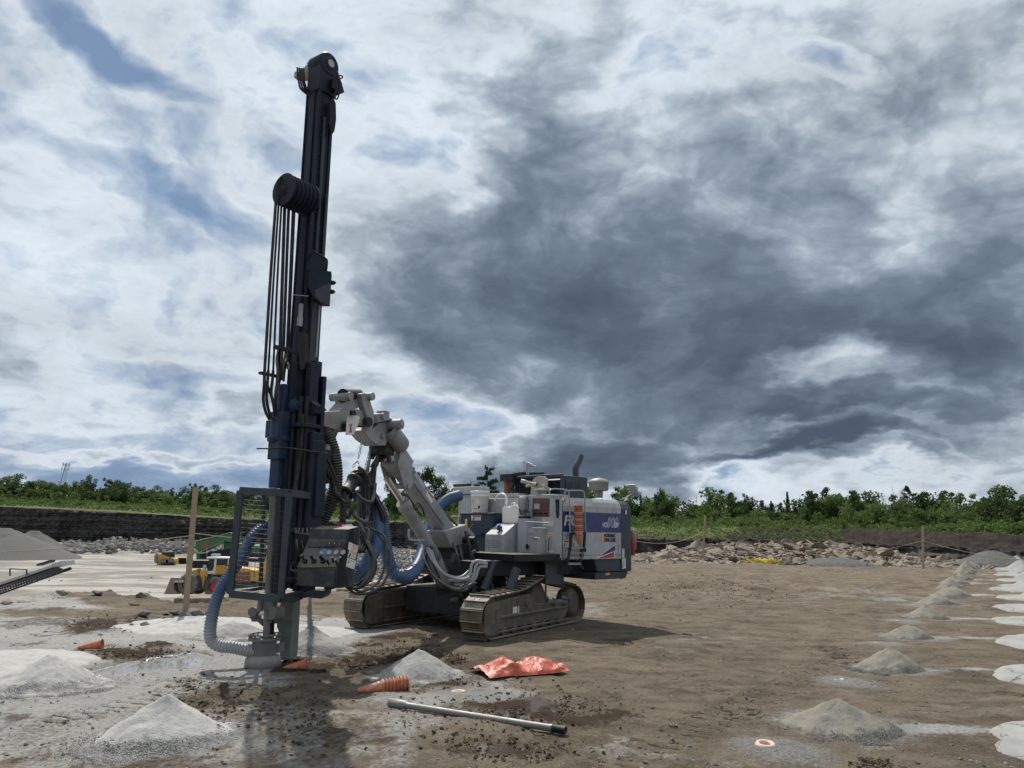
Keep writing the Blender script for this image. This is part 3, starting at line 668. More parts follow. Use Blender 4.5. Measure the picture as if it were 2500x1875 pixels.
def pebbles(mb, n, R, rng, smin=.003, smax=.0085, z0=None, dirx=.25, diry=-.97):
    for i in range(n):
        a = rng.uniform(0, 2 * math.pi); d = R * (.75 + .75 * rng.random() ** 1.3)
        x = d * math.cos(a); y = d * math.sin(a)
        if (x * dirx + y * diry) / d < rng.uniform(-1, .4): continue
        z = max(0, 1 - d / R) * (z0 or .25) + .004; s = rng.uniform(smin, smax)
        ax = Matrix.Rotation(rng.uniform(0, 6), 3, Vector((rng.uniform(-1, 1), rng.uniform(-1, 1), 1)).normalized())
        h = (s * rng.uniform(.7, 1.3), s * rng.uniform(.5, 1), s * rng.uniform(.3, .6))
        c = Vector((x, y, z)); v = [c + ax @ Vector((h[0] * i_, 0, 0)) for i_ in (-1, 1)] + [c + ax @ Vector((0, h[1] * j_, 0)) for j_ in (-1, 1)] + [c + ax @ Vector((0, 0, h[2] * k_)) for k_ in (-1, 1)]
        mb.add([tuple(q) for q in v], [(0, 2, 4), (2, 1, 4), (1, 3, 4), (3, 0, 4), (2, 0, 5), (1, 2, 5), (3, 1, 5), (0, 3, 5)])
def put_heap(o, x, y, label, group, pebble_mat=None, R=.5, Hh=.27, n=0, seed=1):
    o.location = (x, y, ground_z(x, y) + (.035 if 'flour_heap' in o.name else 0)); tag(o, label, 'gravel heap', group)
    if n:
        mb = MB(); pebbles(mb, n, R, random.Random(seed), z0=Hh); p = mb.build('loose_chips', pebble_mat, o, world=False); p['kind'] = 'stuff'
    return o
ORD = ['nearest', 'second', 'third', 'fourth', 'fifth', 'sixth', 'seventh', 'eighth', 'ninth', 'tenth', 'eleventh', 'twelfth', 'thirteenth', 'fourteenth', 'fifteenth']
GL = 'pale heaps of drill cuttings round the drill mast'
lab = ['pale grey gravel cone in the left foreground, nearest of the pale heaps', 'yellowish gravel cone at the left edge of the picture', 'low white cuttings heap behind the blue hose bend by the drill foot',
       'grey cuttings cone right behind the falling stream of drill dust', 'pale grey cuttings cone behind the ribbed orange plug, before the crawler']
for i, (hx, hy, R_, H_) in enumerate(LEFT):
    m = ['cuttings_pale', 'cuttings_pale', 'cuttings_grey', 'cuttings_grey', 'cuttings_grey'][i]
    o = heap_mesh('cuttings_heap', m, R_, H_, 3 + i, grit_lvl=[1, .75, .5, .8, .6][i]); put_heap(o, hx, hy, lab[i], GL, 'grey_stone', R_, H_, [3200, 2000, 300, 600, 1000][i], i)
for i, (hx, hy, R_, H_) in enumerate(LOWS):
    o = heap_mesh('cuttings_heap', 'cuttings_pale', R_, H_, 13 + i, low=True, grit_lvl=.2)
    put_heap(o, hx, hy, ['low spread-out white heap of flour at the left edge, behind the yellowish cone', 'flat pale heap of rock flour beyond the blue hose, left one', 'flat pale heap of rock flour beyond the drill foot, right one'][i], GL)
for k, (hx, hy) in enumerate(ROWR):
    jx, jy = random.uniform(-.12, .12), random.uniform(-.12, .12); R_ = .50 + random.uniform(-.07, .09); H_ = .25 + random.uniform(-.045, .05) + .012 * k
    o = heap_mesh('cuttings_heap', 'cuttings_brown', R_, H_, 20 + k, grit_lvl=.95, dens=1 if k < 4 else .5)
    put_heap(o, hx + jx, hy + jy, '%s brown-grey gravel cone in the long row of brown heaps on the right' % ORD[k], 'brown gravel heaps in the right-hand row', 'grey_stone', R_, H_, max(0, 1800 - 450 * k), 40 + k)
for k, (hx, hy) in enumerate(ROWW):
    o = heap_mesh('flour_heap', 'cracked_flour', .68, .36 + .01 * k, 60 + k, apron=.75, dens=1 if k < 6 else .5)
    o.rotation_euler = (0, 0, random.uniform(-.4, .4)); put_heap(o, hx + .22, hy + .05, '%s pale cracked rock-flour mound in the row at the right edge' % ORD[k], 'pale cracked mounds along the right edge')
# ---- plastic hole collars
def collar(name, x, y, label, s=.68, rot=0):
    mb = MB(); mb.lathe((0, 0, 0), (0, 0, 1), [(-.05, .055 * s), (.018, .06 * s), (.034, .078 * s), (.034, .100 * s), (.012, .118 * s), (-.01, .118 * s)], 28)
    o = mb.build(name, 'collar_pink'); o.location = (x, y, ground_z(x, y) + (.012 if s > .5 else -.004)); o.rotation_euler = (random.uniform(-.12, .12), random.uniform(-.12, .12), rot)
    return tag(o, label, 'hole collar', 'pink plastic collars of the drilled holes')
for k, (hx, hy) in enumerate(COLLARS[:-1]): collar('hole_collar', hx, hy, '%s pink plastic collar in the hole line beside the brown gravel cones' % ORD[k], .68 if k == 0 else .48)
collar('hole_collar', *COLLARS[-1], 'pink plastic collar in a hole between the pale cone and the steel rod')
# ---- tapered plugs
def cone_profile(L, r0, r1): return [(0, r1 * .55), (.012, r1), (L * .5, (r0 + r1) / 2), (L - .02, r0 * .96), (L - .015, r0 * 1.14), (L, r0 * 1.14), (L, r0 * .85), (L * .7, r0 * .75)]
def plug(x, y, d, label, L=.30, r0=.058, r1=.022, pitch=-.12):
    mb = MB(); a = unit((d[0], d[1], 0)); mb.lathe((0, 0, 0), (0, 0, 1), cone_profile(L, r0, r1), 24)
    o = mb.build('hole_plug', 'orange_plastic'); o.location = (x, y, ground_z(x, y) + r1 + .004)
    o.rotation_mode = 'QUATERNION'; ax = Vector((a[0], a[1], (r0 * 1.1 - r1) / L)); o.rotation_quaternion = ax.to_track_quat('Z', 'Y')
    return tag(o, label, 'plug', 'orange hole plugs lying about')
g = gnd(188, 1592); plug(g[0], g[1], (1, .15), 'single orange plug lying on pale mud at the far left', .30, .062, .02)
g = gnd(691, 1638); plug(g[0], g[1], (1, .08), 'orange plug lying right beside the drill foot', .27, .062, .022)
def plug_stack(base, axis, n, gap, label, L0=.36, r=.064, rt=.02, name='plug_stack', parent=None):
    """plugs pushed into each other: the first is whole, of the rest the rims stick out"""
    e = empty(name, tuple(base), label, 'plugs', 'orange hole plugs lying about'); a = unit(axis)
    mb = MB(); mb.lathe(base, a, cone_profile(L0, r, rt), 24); mb.build('plug', 'orange_plastic', e)
    for i in range(1, n):
        mb = MB(); c = V(base) + a * (i * gap + L0 - .10); mb.lathe(c, a, [(0, r * .88), (.08, r * .96), (.083, r * 1.20), (.093, r * 1.20), (.093, r * .85)], 24); mb.build('plug', 'orange_plastic', e)
    return e
g = gnd(872, 1690); plug_stack((g[0], g[1], ground_z(g[0], g[1]) + .028), (.93, .30, .09), 8, .037, 'stack of orange ribbed plugs pushed into each other, lying on the mud', .27, .068, .026)
# ---- drill rod
def drill_rod():
    a = gnd(952, 1728); b = gnd(1381, 1806); a[2] = ground_z(a[0], a[1]) + .045; b[2] = ground_z(b[0], b[1]) + .05; d = unit(b - a); L = np.linalg.norm(b - a)
    e = empty('drill_rod', tuple((a + b) / 2), 'long grey steel drill rod lying across the foreground', 'drill rod')
    mb = MB(); mb.lathe(a, d, [(.0, .026), (.0, .043), (.17, .043), (.20, .032), (.21, .028), (L - .17, .028), (L - .13, .032), (L - .12, .032)], 20); mb.build('rod_shaft', 'rod_steel', e)
    prof = [(L - .12, .030)]
    for i in range(7): prof += [(L - .115 + i * .016, .026), (L - .109 + i * .016, .034), (L - .103 + i * .016, .026)]
    prof += [(L, .030), (L, .018), (L - .05, .017)]
    mb = MB(); mb.lathe(a, d, prof, 20); mb.build('thread', 'black_steel', e)
drill_rod()
# ---- crumpled tarpaulin
def build_tarp():
    pts = [(1168, 1640), (1172, 1655), (1200, 1655), (1260, 1650), (1330, 1645), (1352, 1638), (1362, 1628), (1345, 1614), (1300, 1610), (1270, 1618), (1235, 1612), (1205, 1618)]
    n, m = 52, 26; u = np.linspace(0, 1, n)[None, :]; v = np.linspace(0, 1, m)[:, None]
    L = gnd(1168, 1648); Rr = gnd(1364, 1632); ax = (Rr - L); c = (L + Rr) / 2; d = unit((ax[0], ax[1], 0)); w = V((-d[1], d[0], 0)); ln = np.linalg.norm(ax[:2])
    wid = .34 * (1 - .35 * np.abs(u - .45)) * (1 + .3 * (fbm(u * 5, v * 3, 1, 3) - .5)); s = (u - .5) * ln * (1 + .06 * (fbm(u * 7, v * 7, 1, 3) - .5)); t_ = (v - .5) * wid * 2
    h = .045 + .105 * np.exp(-((u - .33) / .09) ** 2) + .03 * np.exp(-((u - .14) / .10) ** 2) + .07 * np.exp(-((u - .72) / .16) ** 2)
    h = h * (1 - (2 * np.abs(v - .5)) ** 2.5) ** .6
    a = u * 9; b = v * 6
    ridge = 1 - np.abs(2 * fbm(a * .6, b * .6, 1.0, 3, .45) - 1) * 2.0; h = h * (.70 + .42 * ridge) + .012 * ridge * (h > .02)
    z = np.maximum(h, .004 + .012 * ridge * (v * (1 - v) * 4))
    X = c[0] + d[0] * s + w[0] * t_; Y = c[1] + d[1] * s + w[1] * t_; X = X + .05 * (fbm(a, b + 9, 1.2, 3) - .5); Y = Y + .05 * (fbm(a + 5, b, 1.2, 3) - .5)
    o = grid_mesh('tarpaulin', X - c[0], Y - c[1], z, 'tarp_orange', False); o.location = (c[0], c[1], ground_z(c[0], c[1]) + .004)
    tag(o, 'crumpled orange-red plastic tarpaulin lying on the brown soil', 'tarpaulin')
build_tarp()
# ---- posts and string line
def post(px, pyb, pxt, pyt, label, w=.10, t=.045):
    b = gnd(px, pyb); dy = b[1]; top = P(pxt, pyt, dy); e = MB(); b2 = V(b); b2[2] = ground_z(b[0], b[1]) - .15 if dy < 30 else -.3
    d = unit(top - b2); e.bar(b2, top, w, t, (0, 1, 0)); o = e.build('wooden_stake', 'timber', origin=tuple(b), bevel=.004)
    tag(o, label, 'stake', 'wooden stakes of the string fence'); return b, top
pL = post(452, 1508, 478, 1190, 'weathered wooden stake on the left, before the wheel loader', .095, .045)
pM = post(1714, 1372, 1722, 1259, 'thin wooden stake in front of the broken rock, right of the drill rig', .11, .05)
pR = post(2253, 1390, 2253, 1283, 'wooden stake furthest to the right, before the dark soil bank', .11, .05)
def rope(pts, r, label):
    mb = MB(); mb.tube(pts, r, 6, 10); o = mb.build('string_line', 'rope_yellow', origin=tuple(pts[0])); tag(o, label, 'rope', 'yellow strings between the stakes')
def sag(a, b, s, n=5): return [V(a) * (1 - t) + V(b) * t - V((0, 0, s * 4 * t * (1 - t))) for t in np.linspace(0, 1, n)]
kL = P(472, 1302, pL[0][1]); kL2 = P(462, 1301, pL[0][1] - .04)
rope(sag(P(-160, 1352, 11.0), P(474, 1307, pL[0][1] - .05), .06), .008, 'pale string running from the left stake out of the picture')
rope(sag(P(462, 1301, pL[0][1] - .04), P(900, 1325, 24), .1), .009, 'pale string running from the left stake behind the drill')
kM = P(1718, 1298, pM[0][1] - .1); kR = P(2253, 1320, pR[0][1] - .1)
rope(sag(P(1545, 1320, 36), kM, .35), .013, 'yellow string from behind the drill rig to the middle stake')
rope(sag(kM, kR, 1.0, 9), .013, 'yellow string between the middle stake and the right stake')
rope(sag(kR, P(2640, 1368, 36), .35), .013, 'yellow string from the right stake out of the picture')
# ---- stones
def rock_proto(name, mat, seed, flat=.45, n=16):
    rg = random.Random(seed); bm = bmesh.new()
    for i in range(n):
        v = Vector((rg.uniform(-1, 1), rg.uniform(-.75, .75), rg.uniform(-1, 1) * flat)); bm.verts.new(v)
    r = bmesh.ops.convex_hull(bm, input=bm.verts); bmesh.ops.delete(bm, geom=[e for e in r['geom_interior'] if isinstance(e, bmesh.types.BMVert)], context='VERTS')
    bmesh.ops.bevel(bm, geom=bm.edges[:], offset=.05, segments=1, affect='EDGES', clamp_overlap=True)
    me = bpy.data.meshes.new(name); bm.to_mesh(me); bm.free(); me.materials.append(MATS[mat]); return me
SLABS = [rock_proto('stone_slab', 'slab_rock', i, [.22, .35, .5, .28, .6, .4, .18, .45][i]) for i in range(8)]
STONES = [rock_proto('stone', 'grey_stone', 50 + i, [.5, .7, .6, .4][i]) for i in range(4)]
def put_rock(me, name, loc, s, rot, label, cat, group):
    o = bpy.data.objects.new(name, me); COL.objects.link(o); o.location = loc; o.scale = (s, s, s) if not hasattr(s, '__len__') else s; o.rotation_euler = rot; tag(o, label, cat, group); return o
def mound_z(px, t):
    """muck pile: height at sighting column px and depth fraction t"""
    ridge = np.interp(px, [1560, 1620, 1700, 1800, 2000, 2100, 2170, 2280, 2400], [1358, 1346, 1336, 1329, 1330, 1335, 1350, 1370, 1382])
    Y = 44 + 24 * t; zr = P(px, float(ridge), 44 + 24 * .8)[2]; base = -.05 - 2.2 * max(0, t - .9) * 5
    return max(-.1, zr) * math.sin(min(1.15, t / .8) * math.pi / 2) ** 1.0 + base
def build_muck():
    pxs = np.linspace(1540, 2420, 120); ts = np.linspace(0, 1, 30); X = np.zeros((30, 120)); Y = X.copy(); Z = X.copy()
    for i, t in enumerate(ts):
        for j, p in enumerate(pxs):
            q = P(p, 1300, 44 + 24 * t); X[i, j] = q[0]; Y[i, j] = q[1]; Z[i, j] = mound_z(p, t) - .12
    Z += (fbm(X, Y, .6, 4, .6) - .5) * .9 * np.clip(np.linspace(0, 4, 30), 0, 1)[:, None] - .15
    e = grid_mesh('muck_pile', X, Y, Z, 'rubble_earth', False); tag(e, 'long low bank of blasted rubble and earth before the quarry wall', 'rubble', kind='stuff')
    for i in range(265):
        big = i < 22; t = random.random() ** .8; px = random.uniform(1565, 2310); q = P(px, 1300, 44 + 24 * t); z = mound_z(px, t)
        s = random.uniform(.6, 1.0) if big else random.choice([random.uniform(.2, .4), random.uniform(.35, .75)])
        if px > 2200: s *= .6
        put_rock(random.choice(SLABS), 'boulder', (q[0], q[1], z + s * .12), s, (random.gauss(0, .4), random.gauss(0, .4), random.uniform(0, 6.3)), 'blasted limestone slab on the long rubble bank right of the drill rig', 'rock', 'rock slabs on the rubble bank')
build_muck()
def stuff_rocks(name, n, place, mat, label, seed, cat='rubble'):
    """many small stones that nobody would count: one mesh"""
    rg = random.Random(seed); mb = MB(); protos = []
    for me in (STONES if mat == 'grey_stone' else SLABS)[:4]: protos.append(([tuple(v.co) for v in me.vertices], [tuple(p.vertices) for p in me.polygons]))
    for i in range(n):
        p = place(rg)
        if p is None: continue
        (x, y, z, s) = p; vs, fs = rg.choice(protos); R = Matrix.Rotation(rg.uniform(0, 6.3), 3, Vector((rg.gauss(0, .3), rg.gauss(0, .3), 1)).normalized()) * s
        mb.add([tuple(R @ Vector(v) + Vector((x, y, z))) for v in vs], fs)
    o = mb.build(name, mat); return tag(o, label, cat, kind='stuff')
def pl_muck(rg):
    px = rg.uniform(1545, 2420); t = rg.random(); q = P(px, 1300, 43 + 25 * t); return (q[0], q[1], mound_z(px, t) + .02, rg.choice([.08, .12, .2, .3]))
stuff_rocks('small_rubble', 2600, pl_muck, 'slab', 'small broken stones filling the rubble bank', 1) if False else None
MATS['slab'] = MATS['slab_rock']; stuff_rocks('small_rubble', 2800, pl_muck, 'slab', 'small broken stones filling the rubble bank', 1)
# rubble on the quarry floor
def pl_pit1(rg):
    px = rg.uniform(150, 560); py = rg.uniform(1321, 1352) + (8 if px > 380 else 0) * rg.random(); g_ = gnd(px, py, PIT); return (g_[0], g_[1], PIT + rg.uniform(0, 1.6 if px > 250 else .5), rg.uniform(.25, 1.0))
def pl_pit2(rg):
    px = rg.uniform(800, 1240); py = rg.uniform(1338, 1425); g_ = gnd(px, py, PIT); return (g_[0], g_[1], PIT + rg.uniform(0, .9), rg.uniform(.12, .5) * (g_[1] / 110) ** .5)
MATS['grey_stone2'] = MATS['grey_stone']
stuff_rocks('floor_rubble', 1100, pl_pit1, 'grey_stone', 'pale broken rock strewn below the far quarry wall', 2); stuff_rocks('floor_rubble', 2600, pl_pit2, 'grey_stone', 'grey broken rock behind the blue hoses of the drill rig', 3)
# stones by the left stake and along the lip
NTH = ['1st', '2nd', '3rd'] + ['%dth' % k for k in range(4, 22)]
spots = [(350, 1508, .14), (372, 1522, .10), (395, 1513, .12), (412, 1522, .16), (432, 1525, .20), (455, 1520, .18), (475, 1508, .20), (300, 1529, .13), (322, 1535, .08), (355, 1540, .12), (510, 1498, .10), (430, 1502, .13), (405, 1500, .1), (148, 1466, .20), (340, 1463, .22), (325, 1480, .12),
         (240, 1462, .14), (15, 1482, .12), (590, 1678, .07), (244, 1557, .06), (1530, 1503, .05)]
for ns, (px, py, s) in enumerate(sorted(spots)):
    g_ = gnd(px, py); put_rock(random.choice(STONES + SLABS[:3]), 'stone', (g_[0], g_[1], ground_z(g_[0], g_[1]) + s * .3), (s, s * .8, s * .8), (random.gauss(0, .2), random.gauss(0, .2), random.uniform(0, 6)), ('%s loose stone counted from the left edge towards the blue hose' % NTH[ns]) if px < 620 else 'lone small stone right of the near crawler', 'stone', 'loose stones near the left stake')
def pl_scatter(rg):
    px = rg.uniform(-100, 2600); py = 1400 + 520 * rg.random() ** .7; g_ = gnd(px, py); r = math.hypot(g_[0], g_[1])
    if r > 60: return None
    k = fbm(np.array([g_[0]]), np.array([g_[1]]), .8, 4)[0]
    if k < rg.uniform(.3, .62): return None
    return (g_[0], g_[1], ground_z(g_[0], g_[1]), rg.choice([.003, .004, .006, .006, .010, .016]) * (1 + r * .05))
stuff_rocks('scattered_stones', 4800, pl_scatter, 'grey_stone', 'small stones scattered over the bench', 4)
# flat rock shelves along the lip
for (x0, x1, y0, y1, k) in [(430, 560, 1452, 1462, .22), (560, 720, 1440, 1458, .25), (180, 275, 1450, 1458, .20), (40, 120, 1462, 1470, .14), (830, 900, 1432, 1440, .16)]:
    a, b = gnd(x0, y1), gnd(x1, y0 + 4); c = (a + b) / 2; d = unit(b - a); n_ = 26; poly = []
    for i in range(n_):
        t = 2 * math.pi * i / n_; rr_ = 1 + .35 * (random.random() - .5); poly.append(c + d * (math.cos(t) * np.linalg.norm(b - a) / 2 * rr_) + V((-d[1], d[0], 0)) * math.sin(t) * .55 * rr_ + V((0, 0, -.12)))
    mb = MB(); mb.prism(poly, (0, 0, .10 + k * .25)); o = mb.build('rock_shelf', 'slab_rock', origin=tuple(c), bevel=.03); tag(o, 'flat pale rock shelf along the lip of the bench on the left', 'rock', 'rock shelves on the bench lip')
# clods of mud: churned patches
def pl_clod(rg):
    boxes = [(1120, 1500, 1700, 1790, 5), (880, 1120, 1560, 1640, 3), (600, 860, 1650, 1860, 2), (1040, 1420, 1810, 1870, 3), (200, 480, 1585, 1615, 2), (170, 400, 1515, 1550, 4), (1030, 1160, 1650, 1690, 2), (380, 640, 1650, 1780, 2), (2060, 2200, 1840, 1880, 1), (1080, 1140, 1595, 1625, 1), (1450, 2000, 1400, 1480, 4), (900, 1500, 1600, 1860, 3)]
    b = rg.choices(boxes, [q[4] for q in boxes])[0]; g_ = gnd(rg.gauss((b[0] + b[1]) / 2, (b[1] - b[0]) / 4.5), rg.gauss((b[2] + b[3]) / 2, (b[3] - b[2]) / 4.5)); r = g_[1]
    if g_[1] < 0 or r > 40: return None
    return (g_[0], g_[1], ground_z(g_[0], g_[1]) + .012, rg.choice([.004, .005, .007, .009, .013, .018]) * (1 + r * .04))
MATS['clod'] = plain('mud_clod', (.065, .047, .034), .85, var=.5)
stuff_rocks('mud_clods', 5200, pl_clod, 'clod', 'dark clods of churned mud on the bench', 5, 'mud')
# grass tuft pulled up by the crawler
mb = MB(); g_ = gnd(1045, 1575)
for i in range(90):
    a = random.uniform(0, 6.3); l = random.uniform(.05, .13); b0 = V((g_[0] + random.gauss(0, .06), g_[1] + random.gauss(0, .04), ground_z(g_[0], g_[1]) + .03)); tip = b0 + V((math.cos(a) * l, math.sin(a) * l, random.uniform(.0, .10)))
    s_ = V((-math.sin(a), math.cos(a), 0)) * .004; mb.add([b0 - s_, b0 + s_, tip], [(0, 1, 2)])
tag(mb.build('root_tuft', 'dead_wood', origin=tuple(g_)), 'torn brown root tuft on the mud in front of the boom', 'plant')
# far stockpiles
def stock(px0, px1, pyb, pxa, pya, label, mat='gravel_far'):
    a, b = gnd(px0, pyb, PIT), gnd(px1, pyb, PIT); w = np.linalg.norm(b - a); c = (a + b) / 2; Yc = c[1] + w * .35; top = P(pxa, pya, Yc); Hh = top[2] - PIT; R_ = w / 2
    n, m = 90, 34; t = np.linspace(0, 1, m)[:, None]; an = np.linspace(0, 2 * math.pi, n, endpoint=False)[None, :]; x = t * R_ * np.cos(an) * (1 + .12 * np.sin(3 * an + px0)); y = t * R_ * np.sin(an)
    z = Hh * np.clip(1 - t, 0, 1) * np.ones_like(an) + Hh * .22 * (fbm(x * .35, y * .35, 1, 5, .6) - .5) * (1 - t); z = np.minimum(z, Hh * .93 + 0 * z)
    o = grid_mesh('gravel_stockpile', x, y, z, mat, True, dict(grit=np.full(x.shape, .2)), wrap=True); o.location = (top[0], Yc, PIT); tag(o, label, 'gravel pile', 'gravel stockpiles on the quarry floor')
stock(-330, 172, 1366, 10, 1284, 'big grey gravel stockpile at the left edge on the quarry floor'); stock(-40, 190, 1350, 86, 1292, 'grey gravel stockpile behind the big one on the left')
stock(385, 500, 1350, 434, 1318, 'small grey gravel cone behind the far yellow dozer')
stock(2010, 2080, 1384, 2050, 1372, 'x') if False else None
g_ = P(2040, 1376, 45); o = heap_mesh('gravel_mound', 'gravel_far', 2.2, .5, 90, low=True, dens=.5); o.location = (g_[0], g_[1], -.05); tag(o, 'low grey gravel mound at the foot of the rubble bank', 'gravel heap')
g_ = P(2478, 1400, 46); o = heap_mesh('gravel_mound', 'gravel_far', 2.0, .95, 91, low=True, dens=.5); o.location = (g_[0], g_[1] + 2, -.05); tag(o, 'grey gravel mound at the far right end of the pale mounds', 'gravel heap')
mb = MB(); g_ = P(1865, 1379, 44.5)
for i in range(160):
    a = random.uniform(0, 6.3); p_ = V((g_[0] + random.gauss(0, .45), g_[1] + random.gauss(0, .3), max(0, g_[2]) + random.uniform(0, .22))); d = V((math.cos(a), math.sin(a), random.gauss(0, .3))) * random.uniform(.15, .4); mb.bar(p_ - d, p_ + d, .035, .03)
tag(mb.build('yellow_net', 'yellow_bright', origin=tuple(g_)), 'heap of bright yellow tangled cord at the foot of the rubble', 'net')
# ================================================================== the drill rig
UP = V((0, 0, 1))
RIG = empty('drill_rig', (-.5, 13.6, 0), 'large white and navy crawler drill rig with tall mast standing upright', 'drill rig')
def PP(mb, pxs, pt, n, th, back=0.0):
    """outline sighted on the plane (pt, n), given thickness th outward and back inward"""
    n = unit(n); poly = [onplane(x, y, pt, n) - n * back for x, y in pxs]; return mb.prism(poly, n * (th + back))
def part(mb, name, mat, parent=None, bevel=.006, label=None, **k):
    o = mb.build(name, mat, parent if parent is not None else RIG, bevel=bevel, **k)
    if label: o['label'] = label
    return o
def text_obj(s, name, mat, parent, org, xd, nrm, size, shear=0.0, ext=.002, sx=1.0, offset=0.0, align='LEFT', fit=None):
    cu = bpy.data.curves.new(name, 'FONT'); cu.body = s; cu.size = size; cu.shear = shear; cu.extrude = ext; cu.offset = offset; cu.align_x = align
    t = bpy.data.objects.new(name, cu); COL.objects.link(t); dg = bpy.context.evaluated_depsgraph_get()
    me = bpy.data.meshes.new_from_object(t.evaluated_get(dg)); bpy.data.objects.remove(t)
    xd = unit(xd); nrm = unit(nrm); yd = np.cross(nrm, xd); off = V((0, 0, 0)); q = parent
    while q is not None: off = off + V(q.location); q = q.parent
    if fit: xs = [v.co.x for v in me.vertices]; sx = fit / (max(xs) - min(xs)); text_obj.sx = sx
    M = np.stack([xd * sx, yd, nrm], 1); co = np.zeros(len(me.vertices) * 3); me.vertices.foreach_get('co', co); co = co.reshape(-1, 3) @ M.T + V(org) - off
    me.vertices.foreach_set('co', co.ravel()); me.update(); me.materials.clear(); me.materials.append(MATS[mat])
    o = bpy.data.objects.new(name, me); COL.objects.link(o); o.parent = parent; return o
# ---------------- crawlers
TD = unit((.512, .859, 0)); TP = V((TD[1], -TD[0], 0)); TN0 = V((-.24, 12.06, 0)) + TD * 1.57
def TK(d, u, z): return TN0 + TP * d + TD * u + UP * z
BELT = [(-1.53, .01), (-1.68, .05), (-1.80, .18), (-1.86, .34), (-1.84, .46), (-1.75, .57), (-1.62, .65), (-1.15, .67), (-.75, .69), (-.47, .72), (-.15, .80), (.11, .86), (.35, .84), (.80, .75), (1.15, .70), (1.42, .66), (1.60, .57), (1.71, .42), (1.73, .27), (1.66, .11), (1.50, .03), (1.30, .008), (0, .004), (-1.3, .004)]
def crawler(d0, sag_, seed):
    rg = random.Random(seed); w = .40
    path = [V((u, z)) for u, z in BELT]; path.append(path[0]); Ls = [0]
    for i in range(1, len(path)): Ls.append(Ls[-1] + np.linalg.norm(path[i] - path[i - 1]))
    A = np.array(path); n = int(Ls[-1] / .158); e = empty('crawler_track', tuple(TK(d0 - w / 2, 0, 0))); e.parent = RIG; e.location = V(e.location) - V(RIG.location)
    mb = MB(); ch = MB()
    for i in range(n):
        L = Ls[-1] * (i + .5) / n
        def pt(q): q = q % Ls[-1]; return V((np.interp(q, Ls, A[:, 0]), np.interp(q, Ls, A[:, 1])))
        a = pt(L - .074); b = pt(L + .074); c = (a + b) / 2; t2 = unit(b - a); nn = V((-t2[1], t2[0])); cen = V((0, .36))
        if np.dot(nn, c - V((np.clip(c[0], -1.3, 1.3), .33))) < 0: nn = -nn
        tw = TD * t2[0] + UP * t2[1]; nw = TD * nn[0] + UP * nn[1]; pos = TK(d0 - w / 2, c[0], max(c[1], .018))
        j = rg.uniform(-.004, .004)
        mb.box(pos + nw * (-.008), (w / 2 - .002, .074, .008), (TP, tw, nw))
        mb.box(pos + tw * .060 + nw * .012, (w / 2 - .012 + j, .007, .020), (TP, tw, nw)); mb.box(pos - tw * .068 + nw * .002, (w / 2 - .02, .010, .006), (TP, tw, nw))
        for k in (-1, 1):
            for q in (-.03, .02): mb.cyl(pos + TP * k * .045 + tw * q, pos + TP * k * .045 + tw * q + nw * .010, .010, n=6)
            ch.box(pos - nw * .045 + TP * k * .055, (.016, .070, .030), (TP, tw, nw))
    part(mb, 'track_shoes', 'track_steel', e, .003); part(ch, 'track_chain', 'track_frame_mud', e, 0)
    # frame
    fr = MB(); dn = d0 - .03
    def slab(pts, d_a, d_b): fr.prism([TK(d_a, u, z) for u, z in pts], TP * (d_b - d_a))
    slab([(-1.35, .13), (1.0, .13), (1.15, .30), (1.0, .40), (-.1, .44), (-.25, .60), (-.9, .58), (-1.3, .54)], d0 - .36, d0 - .06)
    slab([(-1.30, .30), (1.05, .30), (1.05, .335), (-1.30, .335)], d0 - .06, d0 - .02)
    slab([(-1.32, .085), (1.15, .085), (1.15, .115), (-1.32, .115)], d0 - .06, d0 - .025)
    slab([(-.15, .40), (.0, .72), (.22, .78), (.38, .60), (.60, .44)], d0 - .36, d0 - .14)
    for u in (-.72, -.30): slab([(u, .34), (u + .02, .34), (u + .02, .56), (u, .56)], d0 - .06, d0 - .045)
    part(fr, 'track_frame', 'track_frame_mud', e, .006)
    g = MB(); g.prism([TK(d0 - .05, u, z) for u, z in [(-1.74, .12), (-1.58, .07), (-1.30, .08), (-1.28, .52), (-1.36, .56), (-1.66, .52), (-1.74, .42)]], TP * .03)
    g.prism([TK(d0 - .02, u, z) for u, z in [(-1.43, .30), (-1.29, .32), (-1.29, .48), (-1.38, .50), (-1.43, .46)]], TP * .012); part(g, 'idler_guard', 'track_frame_mud', e, .006)
    w_ = MB(); w_.lathe(TK(d0 - .30, -1.50, .33), TP, [(0, .05), (0, .29), (.03, .30), (.17, .30), (.2, .29), (.2, .05)], 32); part(w_, 'idler_wheel', 'track_frame_mud', e, 0)
    s_ = MB(); s_.lathe(TK(d0 - .33, 1.40, .35), TP, [(0, .06), (0, .25), (.20, .26), (.22, .22), (.25, .21), (.27, .15), (.27, .0)], 32)
    for k in range(15):
        a = 2 * math.pi * k / 15; c = TK(d0 - .20, 1.40 + .275 * math.cos(a), .35 + .275 * math.sin(a)); s_.box(c, (.03, .02, .02), (TP, TD * math.cos(a) + UP * math.sin(a), -TD * math.sin(a) + UP * math.cos(a)))
    part(s_, 'drive_sprocket', 'track_frame_mud', e, 0)
    for k in range(7):
        r_ = MB(); u = -1.08 + k * .32; r_.lathe(TK(d0 - .34, u, .12), TP, [(0, .03), (0, .085), (.06, .085), (.07, .065), (.20, .065), (.21, .085), (.27, .085), (.27, .04), (.295, .035), (.295, 0)], 20); part(r_, 'track_roller', 'track_frame_mud', e, 0)
    m = MB()
